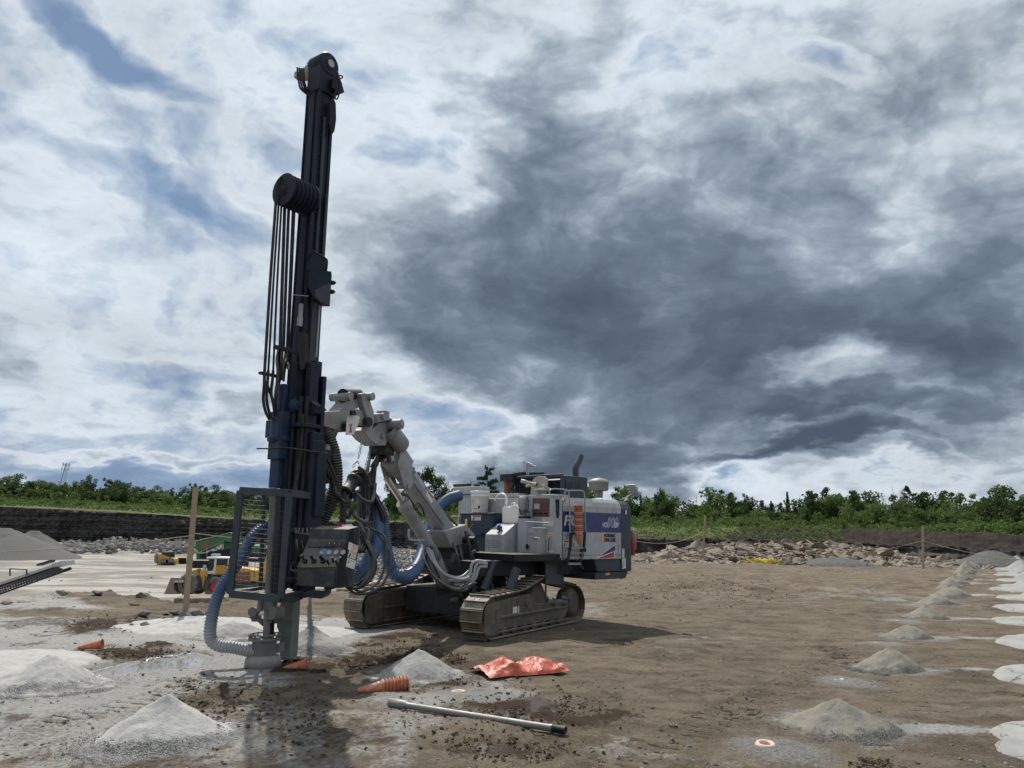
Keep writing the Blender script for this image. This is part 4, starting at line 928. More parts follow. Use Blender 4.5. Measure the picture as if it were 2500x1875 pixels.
    m.tube([TK(d0 - .02, -.48, .50), TK(d0 + .0, -.47, .43), TK(d0, -.44, .405), TK(d0 + .0, -.41, .43), TK(d0 - .02, -.40, .50)], .010, 6); part(m, 'tow_hook', 'track_frame_mud', e, 0)
    return e
c1 = crawler(0.0, 0, 1); c2 = crawler(-2.33, 0, 2); c1['label'] = 'near muddy crawler track'; c2['label'] = 'far muddy crawler track under the boom'
mb = MB(); PP(mb, [(1252, 1482), (1267, 1480), (1267, 1495), (1252, 1498)], TK(-.055, 0, 0), TP, .003); part(mb, 'warning_label', 'sign_white', c1, 0)
mb = MB(); mb.box(TK(-1.42, -.1, .46), (.80, .75, .22), (TP, TD, UP)); mb.box(TK(-1.42, .1, .50), (1.15, .28, .12), (TP, TD, UP)); mb.cyl(TK(-1.42, 0, .6), TK(-1.42, 0, .92), .62, n=40); mb.cyl(TK(-1.42, 0, .76), TK(-1.42, 0, .84), .68, n=40)
part(mb, 'undercarriage', 'black_steel', bevel=.012)
# ---------------- upper body frame
BA = math.radians(48); A_ = V((math.sin(BA), math.cos(BA), 0)); Nn = V((A_[1], -A_[0], 0)); BC = V((-.47, 13.9, 0))
def B(s, n, z): return BC + A_ * s + Nn * n + UP * z
def bF(px, py, s):
    q = onplane(px, py, B(s, 0, 0), A_) - BC; return float(q @ Nn), float(q[2])
def bS(px, py, n):
    q = onplane(px, py, B(0, n, 0), Nn) - BC; return float(q @ A_), float(q[2])
def FB(mb, x0, x1, y0, y1, s, depth):
    """box whose front (towards the mast) face is sighted at s"""
    xm, ym = (x0 + x1) / 2, (y0 + y1) / 2; n0 = bF(x0, ym, s)[0]; n1 = bF(x1, ym, s)[0]; za = bF(xm, y0, s)[1]; zb = bF(xm, y1, s)[1]
    return mb.box(B(s + depth / 2, (n0 + n1) / 2, (za + zb) / 2), (depth / 2, abs(n1 - n0) / 2, abs(za - zb) / 2), (A_, Nn, UP))
def SBx(mb, x0, x1, y0, y1, n, depth):
    xm, ym = (x0 + x1) / 2, (y0 + y1) / 2; s0 = bS(x0, ym, n)[0]; s1 = bS(x1, ym, n)[0]; za = bS(xm, y0, n)[1]; zb = bS(xm, y1, n)[1]
    return mb.box(B((s0 + s1) / 2, n - depth / 2, (za + zb) / 2), (abs(s1 - s0) / 2, depth / 2, abs(za - zb) / 2), (A_, Nn, UP))
S1 = 1.2
def sec(mb, s0, s1, prof): return mb.prism([B(s0, n, z) for n, z in prof], A_ * (s1 - s0))
def sidepl(px): return bS(px, 1290, S1)[0]
sA, sB, sC = sidepl(1373), sidepl(1517), sidepl(1543)
mb = MB(); sec(mb, sA, sB, [(-1.15, 1.16), (S1, 1.16), (S1, 2.09), (S1 - .035, 2.17), (S1 - .10, 2.235), (-1.15, 2.235)]); part(mb, 'body_shell', 'white_paint', bevel=.012)
mb = MB(); sec(mb, sB + .004, sC, [(-1.1, .93), (S1 - .01, .93), (S1 - .01, 2.08), (S1 - .05, 2.16), (S1 - .12, 2.225), (-1.1, 2.225)])
part(mb, 'rear_panel', 'slate_paint', bevel=.03)
mb = MB(); mb.prism([B(s, S1 - .02, z) for s, z in [(bS(1452, 1371, S1)[0], 1.157), (sB, 1.157), (sB, .935), (bS(1461, 1394, S1)[0], .935)]], -Nn * 2.2)
mb.prism([B(s, S1 - .05, z) for s, z in [(bS(1458, 1399, S1)[0], .925), (sC - .05, .925), (sC - .14, .80), (bS(1458, 1407, S1)[0], .80)]], -Nn * 2.1); part(mb, 'counterweight', 'slate_paint', bevel=.015)
mb = MB(); mb.box(B(.75, 0, 1.02), (1.65, .85, .125), (A_, Nn, UP)); mb.box(B(.25, .32, 1.20), (.55, .85, .06), (A_, Nn, UP)); part(mb, 'deck_frame', 'black_steel', bevel=.01)
# blue band, seams, marks on the side
mb = MB(); sM = sidepl(1413)
for a, b in ((sA + .012, sM + .05), (sM + .056, sB - .002)): mb.prism([B(a, S1, 1.635), B(b, S1, 1.635), B(b, S1, 1.985), B(a, S1, 1.985)], Nn * .003)
band = part(mb, 'blue_band', 'stripe_blue', bevel=0)
mb = MB(); mb.box(B(sA + .004, S1 + .001, 1.68), (.004, .004, .50), (A_, Nn, UP)); mb.box(B(sM + .053, S1 + .0015, 1.66), (.003, .003, .42), (A_, Nn, UP)); part(mb, 'panel_gap', 'black_steel', bevel=0)
P0 = B(0, S1 + .004, 0)
def on(px, py): return onplane(px, py, P0, Nn)
text_obj('FRD', 'brand_lettering', 'sign_white', band, on(1376.5, 1281.5), A_, Nn, .235, .22, .0015, 1, .010, fit=.43)
text_obj('HCR', 'model_lettering', 'sign_white', band, on(1470.5, 1287), A_, Nn, .125, .25, .0015, 1, .002, fit=.155)
text_obj('900', 'model_lettering', 'sign_white', band, on(1482.5, 1286.8), A_, Nn, .245, .22, .0015, 1, .0075, fit=.290)
text_obj('900', 'model_lettering', 'stripe_blue', band, on(1482.5, 1286.8) + Nn * .002, A_, Nn, .245, .22, .0015, text_obj.sx, -.002)
text_obj('ESV', 'model_lettering', 'sign_white', band, on(1497.5, 1287.2) + Nn * .004, A_, Nn, .125, .25, .0015, 1, .002, fit=.155)
text_obj('NOREMAC', 'owner_lettering', 'black_steel', RIG, on(1475, 1311.2), A_, Nn, .088, 0, .0015, 1, .003, fit=.315)
text_obj('DRILLERS', 'owner_lettering', 'black_steel', RIG, on(1475, 1322.2), A_, Nn, .088, 0, .0015, 1, .003, fit=.315)
mb = MB(); PP(mb, [(1474, 1302.5), (1469, 1305), (1468, 1312), (1469, 1322), (1474, 1324)], P0, Nn, .002); part(mb, 'logo_bar', 'sign_orange', bevel=0)
mb = MB(); PP(mb, [(1454, 1365), (1503.5, 1328), (1504, 1344.5), (1500.5, 1346), (1500, 1361.5)], P0 - Nn * .002, Nn, .003); lg = part(mb, 'triangle_emblem', 'sign_white', bevel=0)
mb = MB(); PP(mb, [(1464, 1358.5), (1502.2, 1330.5), (1502.5, 1343.5)], P0 + Nn * .001, Nn, .003); part(mb, 'blue_wedge', 'stripe_blue', lg, 0)
mb = MB(); PP(mb, [(1457, 1364), (1499, 1347), (1498.6, 1360.3)], P0 + Nn * .001, Nn, .003); part(mb, 'red_wedge', 'logo_red', lg, 0)
def sticker(pxs, pt, n, head=None, parent=None, lines=3, col='sign_white', hcol='sign_orange', picto=False):
    """white safety plate: coloured header strip, grey print lines, small dark pictogram"""
    mb = MB(); PP(mb, pxs, pt, n, .0025); o = part(mb, 'safety_sticker', col, parent, 0); q = [V(p) for p in pxs]
    def bl(u, v): return tuple((q[0] * (1 - u) + q[1] * u) * (1 - v) + (q[3] * (1 - u) + q[2] * u) * v)
    if head: mb = MB(); PP(mb, [bl(.12, .05), bl(.95, .05), bl(.95, head), bl(.12, head)], V(pt) + unit(n) * .0025, n, .0015); part(mb, 'header', hcol, o, 0)
    mb = MB(); h0 = (head or .1) + .08
    for i in range(lines):
        v = h0 + (.9 - h0) * i / max(1, lines); PP(mb, [bl(.45 if picto else .12, v), bl(.9, v), bl(.9, v + .05), bl(.45 if picto else .12, v + .05)], V(pt) + unit(n) * .0025, n, .001)
    if lines: part(mb, 'print_lines', 'sign_grey', o, 0)
    if picto: mb = MB(); PP(mb, [bl(.12, .92), bl(.2, h0 + .1), bl(.3, h0), bl(.36, h0 + .2), bl(.30, .92)], V(pt) + unit(n) * .0025, n, .0015); part(mb, 'pictogram', 'black_steel', o, 0)
    return o
sticker([(1374.5, 1215), (1387, 1216), (1387, 1228.5), (1375, 1227)], P0, Nn, .2, picto=True); sticker([(1374, 1320), (1389, 1320), (1388, 1336), (1374, 1335)], P0, Nn, .25, hcol='logo_red', picto=True)
sticker([(1375, 1336), (1381, 1336), (1381, 1345), (1375, 1344)], P0, Nn, .3, hcol='logo_red', lines=1); sticker([(1397, 1322), (1412, 1321), (1412, 1334), (1398, 1334)], P0, Nn, None, lines=3, picto=True)
sticker([(1518.5, 1340), (1524, 1339), (1524, 1361), (1518.5, 1361)], P0, Nn, .12, lines=5, hcol='sign_grey'); sticker([(1518.5, 1363), (1527.5, 1362), (1527.5, 1387), (1518.5, 1389)], P0, Nn, .1, lines=4, picto=True, hcol='sign_grey')
sticker([(1526.5, 1245), (1530, 1245), (1530, 1255.5), (1526.5, 1255.5)], P0, Nn, None, lines=2)
mb = MB(); PP(mb, [(1478, 1399), (1488, 1398), (1488, 1403.5), (1478, 1404.5)], B(0, S1 - .05, 0), Nn, .006); part(mb, 'reflector', 'sign_orange', bevel=0)
mb = MB(); PP(mb, [(1508.5, 1330), (1512.5, 1329), (1512.5, 1342), (1508.5, 1343)], P0 - Nn * .003, Nn, .006); PP(mb, [(1376, 1307), (1392, 1306), (1392, 1308), (1376, 1309)], P0 - Nn * .003, Nn, .004); part(mb, 'door_latch', 'sign_grey', bevel=0)
# bolts and seams of the side panels
for (bx, by) in [(1378, 1362), (1408, 1368), (1420, 1218), (1418, 1362), (1445, 1362), (1511, 1226), (1512, 1240), (1470, 1219), (1512, 1357), (1440, 1240), (1378, 1243)]:
    mb = MB(); c = on(bx, by) - Nn * .002; mb.cyl(c, c + Nn * .006, .010, n=8); part(mb, 'panel_bolt', 'sign_grey', bevel=0)
mb = MB(); mb.box(B((sA + sB) / 2, S1 + .0005, 1.235), ((sB - sA) / 2 - .01, .002, .003), (A_, Nn, UP)); mb.box(B(sB - .001, S1 - .006, 1.62), (.003, .006, .46), (A_, Nn, UP)); part(mb, 'panel_seam', 'black_steel', bevel=0)
mb = MB(); PP(mb, [(1377, 1341), (1392, 1341), (1392, 1366), (1377, 1366)], P0 - Nn * .003, Nn, .008); part(mb, 'service_hatch', 'white_paint', bevel=.002)
# chamfered door between side and front, with its black handle
sF = .70
nL = bF(1352, 1280, sF)[0]
mb = MB(); mb.prism([B(sA - .002, S1, 1.16), B(sF, nL, 1.16), B(sF + .35, nL - .2, 1.16), B(sA - .002, .5, 1.16)], UP * 1.075); part(mb, 'corner_door', 'white_paint', bevel=.012)
CN = unit(np.cross(B(sA, S1, 0) - B(sF, nL, 0), UP)); CN = CN if CN @ (BC - B(sF, nL, 0)) < 0 else -CN; CPt = B(sF, nL, 0) + CN * .002
mb = MB(); PP(mb, [(1356, 1219), (1365.5, 1219), (1365.5, 1254), (1364, 1265), (1359, 1265), (1357, 1250)], CPt, CN, .004); dh = part(mb, 'door_handle', 'black_steel', bevel=0)
mb = MB(); PP(mb, [(1359, 1228), (1363, 1228), (1363, 1248), (1359, 1248)], CPt, CN, .03); part(mb, 'grip', 'slate_paint', dh, .004)
# front cabinet
mb = MB(); FB(mb, 1263, 1352, 1207.5, 1352, sF, .4); cab = part(mb, 'control_cabinet', 'white_paint', bevel=.012)
FPt = B(sF, 0, 0)
def fpl(mb, pxs, th=.004, s=None): return PP(mb, pxs, B(s if s is not None else sF, 0, 0), -A_, th)
mb = MB(); fpl(mb, [(1301, 1216), (1342, 1217), (1341, 1262), (1300, 1261)], .006); disp = part(mb, 'display_panel', 'display_brown', cab, .002)
mb = MB(); fpl(mb, [(1305.5, 1229.5), (1318.5, 1230), (1318.5, 1243), (1305.5, 1242.5)], .018); lcd = part(mb, 'screen_bezel', 'galv', disp, 0)
mb = MB()
for i in range(8): fpl(mb, [(1311 + i * 3.6, 1222), (1313.2 + i * 3.6, 1222), (1313 + i * 3.6, 1225), (1310.5 + i * 3.6, 1225)], .008)
for i in range(5): fpl(mb, [(1322 + i * 3.6, 1240 + (i % 2) * 9), (1325 + i * 3.6, 1240 + (i % 2) * 9), (1325 + i * 3.6, 1243 + (i % 2) * 9), (1322 + i * 3.6, 1243 + (i % 2) * 9)], .009)
part(mb, 'indicator_lamp', 'logo_red', disp, 0)
mb = MB()
for i in range(3): q = onplane(1308 + i * 12, 1253, FPt, -A_); mb.cyl(q, q - A_ * .035, .018, n=14)
part(mb, 'switch_knob', 'black_steel', disp, .002)
sticker([(1326, 1264), (1351, 1265), (1351, 1284), (1326, 1283)], FPt, -A_, .25, cab, 2); sticker([(1336, 1300), (1351, 1301), (1351, 1350), (1336, 1349)], FPt - A_ * .002, -A_, .10, cab, 8, picto=True)
sticker([(1321, 1301), (1335.5, 1301), (1335.5, 1318), (1321, 1317)], FPt, -A_, None, cab, 2)
# lower boxes in front of it
s2 = sF - .22
mb = MB(); FB(mb, 1263, 1285, 1266, 1349, s2, .25); FB(mb, 1285.5, 1313, 1290, 1351, s2 + .02, .2); bx = part(mb, 'tool_locker', 'white_paint', bevel=.008)
mb = MB(); FB(mb, 1265, 1285, 1259, 1266, s2 + .01, .12); part(mb, 'locker_cap', 'black_steel', bx, .01)
mb = MB()
for (x0, y0, x1, y1, r) in [(1286, 1274, 1340, 1277, .011), (1300, 1289, 1332, 1290, .011), (1288, 1300, 1304, 1300, .008), (1296, 1312, 1318, 1315, .016)]:
    mb.cyl(onplane(x0, y0, B(s2 - .02, 0, 0), A_), onplane(x1, y1, B(s2 - .02, 0, 0), A_), r, n=10)
for x0, y0, y1 in [(1289, 1300, 1316), (1312, 1290, 1314), (1334, 1277, 1283)]: mb.cyl(onplane(x0, y0, B(s2 - .02, 0, 0), A_), onplane(x0, y1, B(s2 - .02, 0, 0), A_), .008, n=8)
part(mb, 'grab_rails', 'rail_grey', bevel=0)
mb = MB(); fpl(mb, [(1287, 1328), (1289.5, 1328), (1289.5, 1341), (1287, 1340)], .03, s2); fpl(mb, [(1284, 1333), (1292, 1333), (1292, 1336), (1284, 1336)], .02, s2); part(mb, 'latch', 'black_steel', bx, 0)
mb = MB(); q0 = onplane(1276, 1212, B(sF - .07, 0, 0), A_); q1 = onplane(1276, 1244, B(sF - .07, 0, 0), A_); mb.lathe(q0, q1 - q0, [(0, .0), (0, .05), (.04, .062), (.05, .062), (.23, .06), (.25, .03), (.30, .02), (.30, 0)], 20); fl = part(mb, 'filter_bowl', 'galv', bevel=0)
mb = MB()
for k in range(5): x = 1269 + k * 8; q = onplane(x, 1247 + (k % 2) * 3, B(sF - .05, 0, 0), A_); mb.cyl(q, q - A_ * .03, .012, n=10); mb.tube([q - A_ * .02, q - A_ * .03 - UP * .06 + Nn * .01 * k, q - UP * .15], .006, 6, 5)
mb.tube([onplane(1268, 1215, B(sF - .06, 0, 0), A_), onplane(1267, 1240, B(sF - .1, 0, 0), A_), onplane(1274, 1258, B(sF - .12, 0, 0), A_)], .010, 6); mb.tube([onplane(1288, 1214, B(sF - .06, 0, 0), A_), onplane(1291, 1232, B(sF - .06, 0, 0), A_), onplane(1287, 1252, B(sF - .06, 0, 0), A_)], .007, 6)
part(mb, 'valve_fittings', 'black_steel', bevel=0)
# perforated screen and grey dust collector wall to its left
def holes(mb, x0, x1, y0, y1, nx, ny, s, r):
    for j in range(ny):
        for i in range(nx):
            x = x0 + (x1 - x0) * (i + .5 * (j % 2)) / nx; y = y0 + (y1 - y0) * j / max(1, ny - 1); q = onplane(x, y, B(s, 0, 0), A_); mb.cyl(q + A_ * .001, q - A_ * .0015, r, n=8)
mb = MB(); FB(mb, 1217, 1264, 1204.5, 1345, .84, .3); scr = part(mb, 'screen_panel', 'white_paint', bevel=.008)
mb = MB(); holes(mb, 1222.5, 1236, 1214, 1262, 5, 13, .84, .009); holes(mb, 1244, 1268, 1214, 1238, 7, 6, .84, .009); ph = part(mb, 'vent_holes', 'black_steel', scr, 0)
mb = MB(); FB(mb, 1119, 1215.5, 1206, 1262, .90, .5); FB(mb, 1106, 1158, 1188, 1206, .80, .4); part(mb, 'dust_collector', 'white_paint', bevel=.012)
mb = MB(); FB(mb, 1106, 1144, 1181, 1188, .85, .3); part(mb, 'collector_lid', 'black_steel', bevel=.01)
mb = MB(); q = onplane(1152, 1205, B(.95, 0, 0), A_); mb.cyl(q, onplane(1152, 1174, B(.95, 0, 0), A_), .04, n=14); part(mb, 'vent_stub', 'white_paint', bevel=0)
mb = MB(); FB(mb, 1119, 1132, 1262, 1330, .80, .06); FB(mb, 1100, 1124, 1259, 1262, .70, .04); FB(mb, 1117, 1120, 1262, 1300, .70, .03); part(mb, 'support_frame', 'galv', bevel=.004)
sT = .45
mb = MB(); FB(mb, 1122, 1204, 1255, 1362, sT, .5); FB(mb, 1121, 1206, 1252, 1256, sT - .02, .54); tank = part(mb, 'hydraulic_tank', 'navy_paint', bevel=.012)
mb = MB(); FB(mb, 1138, 1174, 1302, 1306, sT - .12, .12); part(mb, 'tank_step', 'navy_paint', tank, .003)
mb = MB(); fpl(mb, [(1136.5, 1267), (1141.5, 1267), (1141.5, 1296), (1136, 1296)], .012, sT); part(mb, 'level_gauge', 'yellow_bright', tank, .002)
sticker([(1151, 1257.5), (1174.5, 1257.5), (1174, 1270.5), (1151, 1270.5)], B(sT, 0, 0), -A_, .35, tank, 2, hcol='logo_red', picto=True)
mb = MB(); mb.cyl(onplane(1137, 1303, B(sT - .06, 0, 0), A_), onplane(1155, 1279, B(sT - .02, 0, 0), A_), .005, n=6); part(mb, 'stay_rod', 'rail_grey', bevel=0)
# small engine box with sloped sun-lit lid
s3 = .22
mb = MB(); bl_ = [bF(x, y, s3) for x, y in ((1184, 1343), (1228, 1346), (1229, 1306), (1187, 1304))]; n0, n1 = bl_[0][0], bl_[1][0]; zb, zf = 1.20, (bl_[2][1] + bl_[3][1]) / 2
prof = [(s3, zb), (s3, zf), (s3 + .30, zf + .20), (s3 + .48, zf + .20), (s3 + .48, zb)]
mb.prism([B(s, n0, z) for s, z in prof], Nn * (n1 - n0)); box = part(mb, 'heater_box', 'white_paint', bevel=.008)
mb = MB(); holes(mb, 1187.5, 1222, 1321, 1336, 10, 4, s3, .009)
for j in range(2):
    for i in range(10):
        n_ = n0 + (n1 - n0) * (.22 + .64 * i / 9); s_ = s3 + .25 + j * .02; z_ = zf + .20 * (s_ - s3) / .30; nrm = unit(-A_ * .20 + UP * .30); mb.cyl(B(s_, n_, z_) - nrm * .001, B(s_, n_, z_) + nrm * .0015, .008, n=8)
part(mb, 'vent_holes', 'black_steel', box, 0)
mb = MB(); s_ = s3 + .12; z_ = zf + .20 * .4; c = B(s_, (n0 + n1) / 2 + .03, z_); nrm = unit(-A_ * .20 + UP * .30); mb.cyl(c, c + nrm * .03, .035, n=16); mb.cyl(c + nrm * .03, c + nrm * .085, .055, .05, n=14); mb.cyl(c + nrm * .085, c + nrm * .11, .03, n=10); mb.box(c + nrm * .06 - Nn * .06, (.02, .02, .012), (A_, Nn, UP)); part(mb, 'filler_cap', 'cap_blue', box, .003)
mb = MB(); mb.prism([B(s, n, 1.10) for s, n in [(s3 - .05, n0 - .45), (s3 - .05, n1 + .1), (s2 - .03, n1 + .12), (s2 - .03, nL + .02), (sF + .2, nL + .15), (sF + .3, n0 - .4)]], UP * .09); part(mb, 'front_deck', 'black_steel', bevel=.006)
mb = MB(); mb.prism([B(s, n, .90) for s, n in [(s3 + .1, n0 - .2), (s3 + .1, n1), (sF, nL - .1), (sF + .5, nL - .1), (sF + .5, n0)]], UP * .2); part(mb, 'deck_beam', 'black_steel', bevel=.006)
# ---------------- roof
sH = 1.0; nHr = bF(1370, 1165, sH)[0]; nHl = bF(1236, 1205, sH)[0]; zH = bF(1365, 1160, sH)[1]; zb_ = 2.24
nH2 = bF(1257, 1162, sH)[0]; sHe = bS(1435, 1168, nHr)[0]
mb = MB(); fw = .055
outer = [(nHl, zb_), (nH2, zH), (nHr, zH), (nHr, zb_)]; 
for (a, b) in ((0, 1), (1, 2), (2, 3)): mb.bar(B(sH + .03, outer[a][0], outer[a][1]), B(sH + .03, outer[b][0], outer[b][1]), fw, .07, A_)
mb.prism([B(sH + .12, n, z) for n, z in outer], A_ * (sHe - sH - .12)); hood = part(mb, 'engine_hood', 'slate_paint', bevel=.012)
mb = MB()
for k in range(11): z = zb_ + .02 + k * (zH - zb_ - .06) / 11; nl = nHl + (nH2 - nHl) * (z - zb_) / (zH - zb_) + .03; mb.box(B(sH + .075, (nl + nHr) / 2, z), (.03, (nHr - nl) / 2, .004), (unit(A_ + UP * .5), Nn, unit(UP - A_ * .5)))
mb.box(B(sH + .11, (nH2 + nHr) / 2 - .1, (zb_ + zH) / 2), (.006, (nHr - nH2) / 2, (zH - zb_) / 2 - .03), (A_, Nn, UP)); part(mb, 'grille', 'navy_paint', hood, 0)
mb = MB()
for k in range(5):
    for j in range(2): s_ = sH + .18 + j * .2; mb.box(B(s_ + .06, nHr + .002, 2.30 + k * .035 + .06), (.07, .003, .006), (A_, Nn, UP))
part(mb, 'side_louvres', 'black_steel', hood, 0)
mb = MB(); q = bF(1225, 1158, .95); q1 = bF(1256, 1174, .95); mb.box(B(1.1, (q[0] + q1[0]) / 2, (q[1] + q1[1]) / 2), (.2, (q1[0] - q[0]) / 2, (q[1] - q1[1]) / 2), (A_, Nn, UP)); part(mb, 'roof_box', 'black_steel', bevel=.008)
mb = MB(); mb.cyl(onplane(1238, 1205, B(1.0, 0, 0), A_), onplane(1238, 1175, B(1.0, 0, 0), A_), .06, n=16); mb.cyl(onplane(1248, 1205, B(1.05, 0, 0), A_), onplane(1250, 1175, B(1.05, 0, 0), A_), .05, n=16); part(mb, 'cooler_pipe', 'rust', bevel=0)
mb = MB(); q = lambda x, y: onplane(x, y, B(1.15, 0, 0), A_)
mb.cyl(q(1280, 1158), q(1280, 1136), .012, n=8); mb.cyl(q(1280, 1134), q(1280, 1127), .024, n=12)
for dx in (0, 5): mb.tube([q(1287 + dx, 1158), q(1286 + dx, 1140), q(1289 + dx, 1131 + dx * .6), q(1294 + dx, 1133 + dx * .5), q(1296 + dx, 1139)], .022, 10, 6)
mb.prism([q(1290, 1131), q(1306, 1138), q(1296, 1139)], A_ * .05); part(mb, 'work_lights', 'galv', bevel=.003)
mb = MB()
for x0, x1, y0 in ((1256, 1270, 1156), (1271, 1284, 1153), (1296, 1309, 1155), (1310, 1325, 1155)): mb.box((q(x0, y0) + q(x1, 1160)) / 2, (.05, np.linalg.norm(q(x1, y0) - q(x0, y0)) / 2, .03), (A_, Nn, UP))
part(mb, 'roof_clamps', 'black_steel', bevel=.004)
# grey-beige blower nozzle
q = lambda x, y: onplane(x, y, B(.92, 0, 0), A_)
mb = MB(); mb.prism([q(x, y) for x, y in [(1295, 1206), (1297, 1180), (1303, 1168), (1312, 1163), (1328, 1163), (1336, 1170), (1335, 1198), (1326, 1207)]], A_ * .03); noz = part(mb, 'nozzle_plate', 'beige_plastic', bevel=.006)
mb = MB(); a, b = q(1288, 1175), q(1310, 1183); mb.lathe(a - A_ * .16, b - a + A_ * .13, [(0, .02), (0, .035), (.09, .037), (.12, .028), (.26, .028), (.3, .04)], 16); mb.tube([q(1285, 1187), q(1294, 1185), q(1304, 1186)], .025, 8); mb.cyl(q(1316, 1182), q(1345, 1195), .018, n=10); part(mb, 'nozzle_tube', 'beige_plastic', noz, 0)
mb = MB(); PP(mb, [(1324, 1180), (1330, 1180), (1330, 1192), (1324, 1192)], B(.915, 0, 0), -A_, .003); PP(mb, [(1297, 1187), (1304, 1187), (1304, 1192), (1297, 1192)], B(.915, 0, 0), -A_, .003); part(mb, 'paper_tag', 'sign_white', noz, 0)
mb = MB(); c = B(1.0, .45, 2.24); mb.lathe(B(.85, .62, 2.22), UP, [(0, .10), (.12, .10), (.13, .14), (.16, .14), (.17, .05)], 20); mb.lathe(B(.95, .95, 2.22), UP, [(0, .08), (.05, .08), (.06, .05), (.07, 0)], 20); part(mb, 'filler_necks', 'beige_plastic', bevel=0)
# handrails down the side
def rail(pts, n_, r=.014): return [onplane(x, y, B(0, n_, 0), Nn) for x, y in pts]
mb = MB(); mb.tube(rail([(1341, 1205), (1343, 1197), (1352, 1194), (1376, 1195), (1386, 1198), (1389, 1206), (1391, 1240), (1392, 1305)], S1 + .07), .013, 10); part(mb, 'handrail', 'rail_grey', bevel=0)
mb = MB(); mb.tube(rail([(1379, 1210), (1380, 1200), (1388, 1198), (1414, 1198), (1424, 1200), (1427, 1209), (1428, 1250), (1430, 1302)], S1 + .07), .013, 10); part(mb, 'handrail', 'rail_grey', bevel=0)
# ladder
lad = MB(); o_ = lambda x, y, k=.10: onplane(x, y, B(0, S1 + k, 0), Nn)
lad.bar(o_(1394, 1301), o_(1392, 1340), .05, .03, Nn); lad.bar(o_(1392, 1338, .12), o_(1384, 1384, .12), .045, .025, Nn); lad.bar(o_(1428, 1300), o_(1425, 1342), .045, .03, Nn); lad.bar(o_(1420, 1340, .12), o_(1416, 1386, .12), .04, .025, Nn)
lad.bar(o_(1394, 1303), o_(1430, 1301), .04, .03, Nn)
for x, y in ((1391, 1340), (1427, 1343)): lad.cyl(o_(x, y, .05), o_(x, y, .17), .035, n=14)
lad.prism([o_(1383, 1378), o_(1390, 1376), o_(1394, 1390), o_(1390, 1393)], Nn * .02); lad.prism([o_(1414, 1378), o_(1419, 1377), o_(1424, 1387), o_(1422, 1391)], Nn * .02); lad.tube([o_(1421, 1346), o_(1424, 1352), o_(1423, 1361), o_(1420, 1360), o_(1420, 1350)], .007, 6)
ladder = part(lad, 'ladder', 'black_steel', bevel=.003)
for x0, x1, y in ((1394, 1424, 1338), (1391, 1420, 1350), (1389, 1418, 1362), (1387, 1415, 1375), (1387, 1415, 1378)):
    mb = MB(); mb.bar(o_(x0, y, .13), o_(x1, y, .13), .05, .014, UP); part(mb, 'rung', 'rail_grey', ladder, .002)
# exhaust, air cleaner, mirror
mb = MB(); q = lambda x, y: onplane(x, y, B(0, .35, 0), Nn)
mb.cyl(q(1405.5, 1172), q(1405.5, 1142), .062, n=18); mb.rings([q(1405.5, 1144), q(1406.5, 1139), q(1411, 1130), q(1417, 1116), q(1418.5, 1112)], [.062, .063, .063, .062, .060], 18); part(mb, 'exhaust_pipe', 'slate_paint', bevel=0)
mb = MB(); q = lambda x, y: onplane(x, y, B(0, .45, 0), Nn); c0, c1_ = q(1461.5, 1215), q(1461.5, 1167); hh = np.linalg.norm(c1_ - c0); mb.lathe(c0, UP, [(0, .085), (hh * .34, .085), (hh * .35, .175), (hh * .40, .195), (hh * .74, .195), (hh * .75, .208), (hh * .80, .205), (hh * .93, .15), (hh * .99, .05), (hh * 1.0, .02), (hh * 1.03, .02), (hh * 1.03, 0)], 32); part(mb, 'air_cleaner', 'muddy_grey', bevel=0)
mb = MB(); q = lambda x, y: onplane(x, y, B(0, S1 - .1, 0), Nn); mb.tube([q(1514, 1219), q(1523, 1218), q(1536, 1210), q(1550, 1202), q(1556, 1195), q(1556, 1190), q(1552, 1190)], .012, 10); mb.prism([q(1528, 1222), q(1536, 1222), q(1535, 1210)], -Nn * .04); mir = part(mb, 'mirror_arm', 'rail_grey', bevel=0)
mb = MB(); a, b = q(1540.5, 1183), q(1552.5, 1211); d_ = unit(b - a); mb.box((a + b) / 2, (np.linalg.norm(b - a) / 2, .085, .012), (d_, unit(Nn + A_ * .2), np.cross(d_, unit(Nn + A_ * .2)))); part(mb, 'mirror', 'galv', mir, .008)
# stepping guard standing at the near track
mb = MB(); q = lambda x, y: onplane(x, y, TK(.05, 0, 0), TP); mb.tube([q(1332, 1472), q(1333, 1380), q(1334, 1368), q(1338, 1363), q(1352, 1362), q(1368, 1364), q(1374, 1369), q(1375, 1385), q(1374, 1440)], .016, 8); gd = part(mb, 'step_guard', 'slate_paint', bevel=0)
mb = MB(); mb.prism([q(x, y) for x, y in [(1333, 1374), (1375, 1376), (1374, 1428), (1333, 1425)]], TP * .004); mb.bar(q(1333, 1399), q(1374, 1398), .03, .012, TP); part(mb, 'guard_sheet', 'slate_paint', gd, 0)
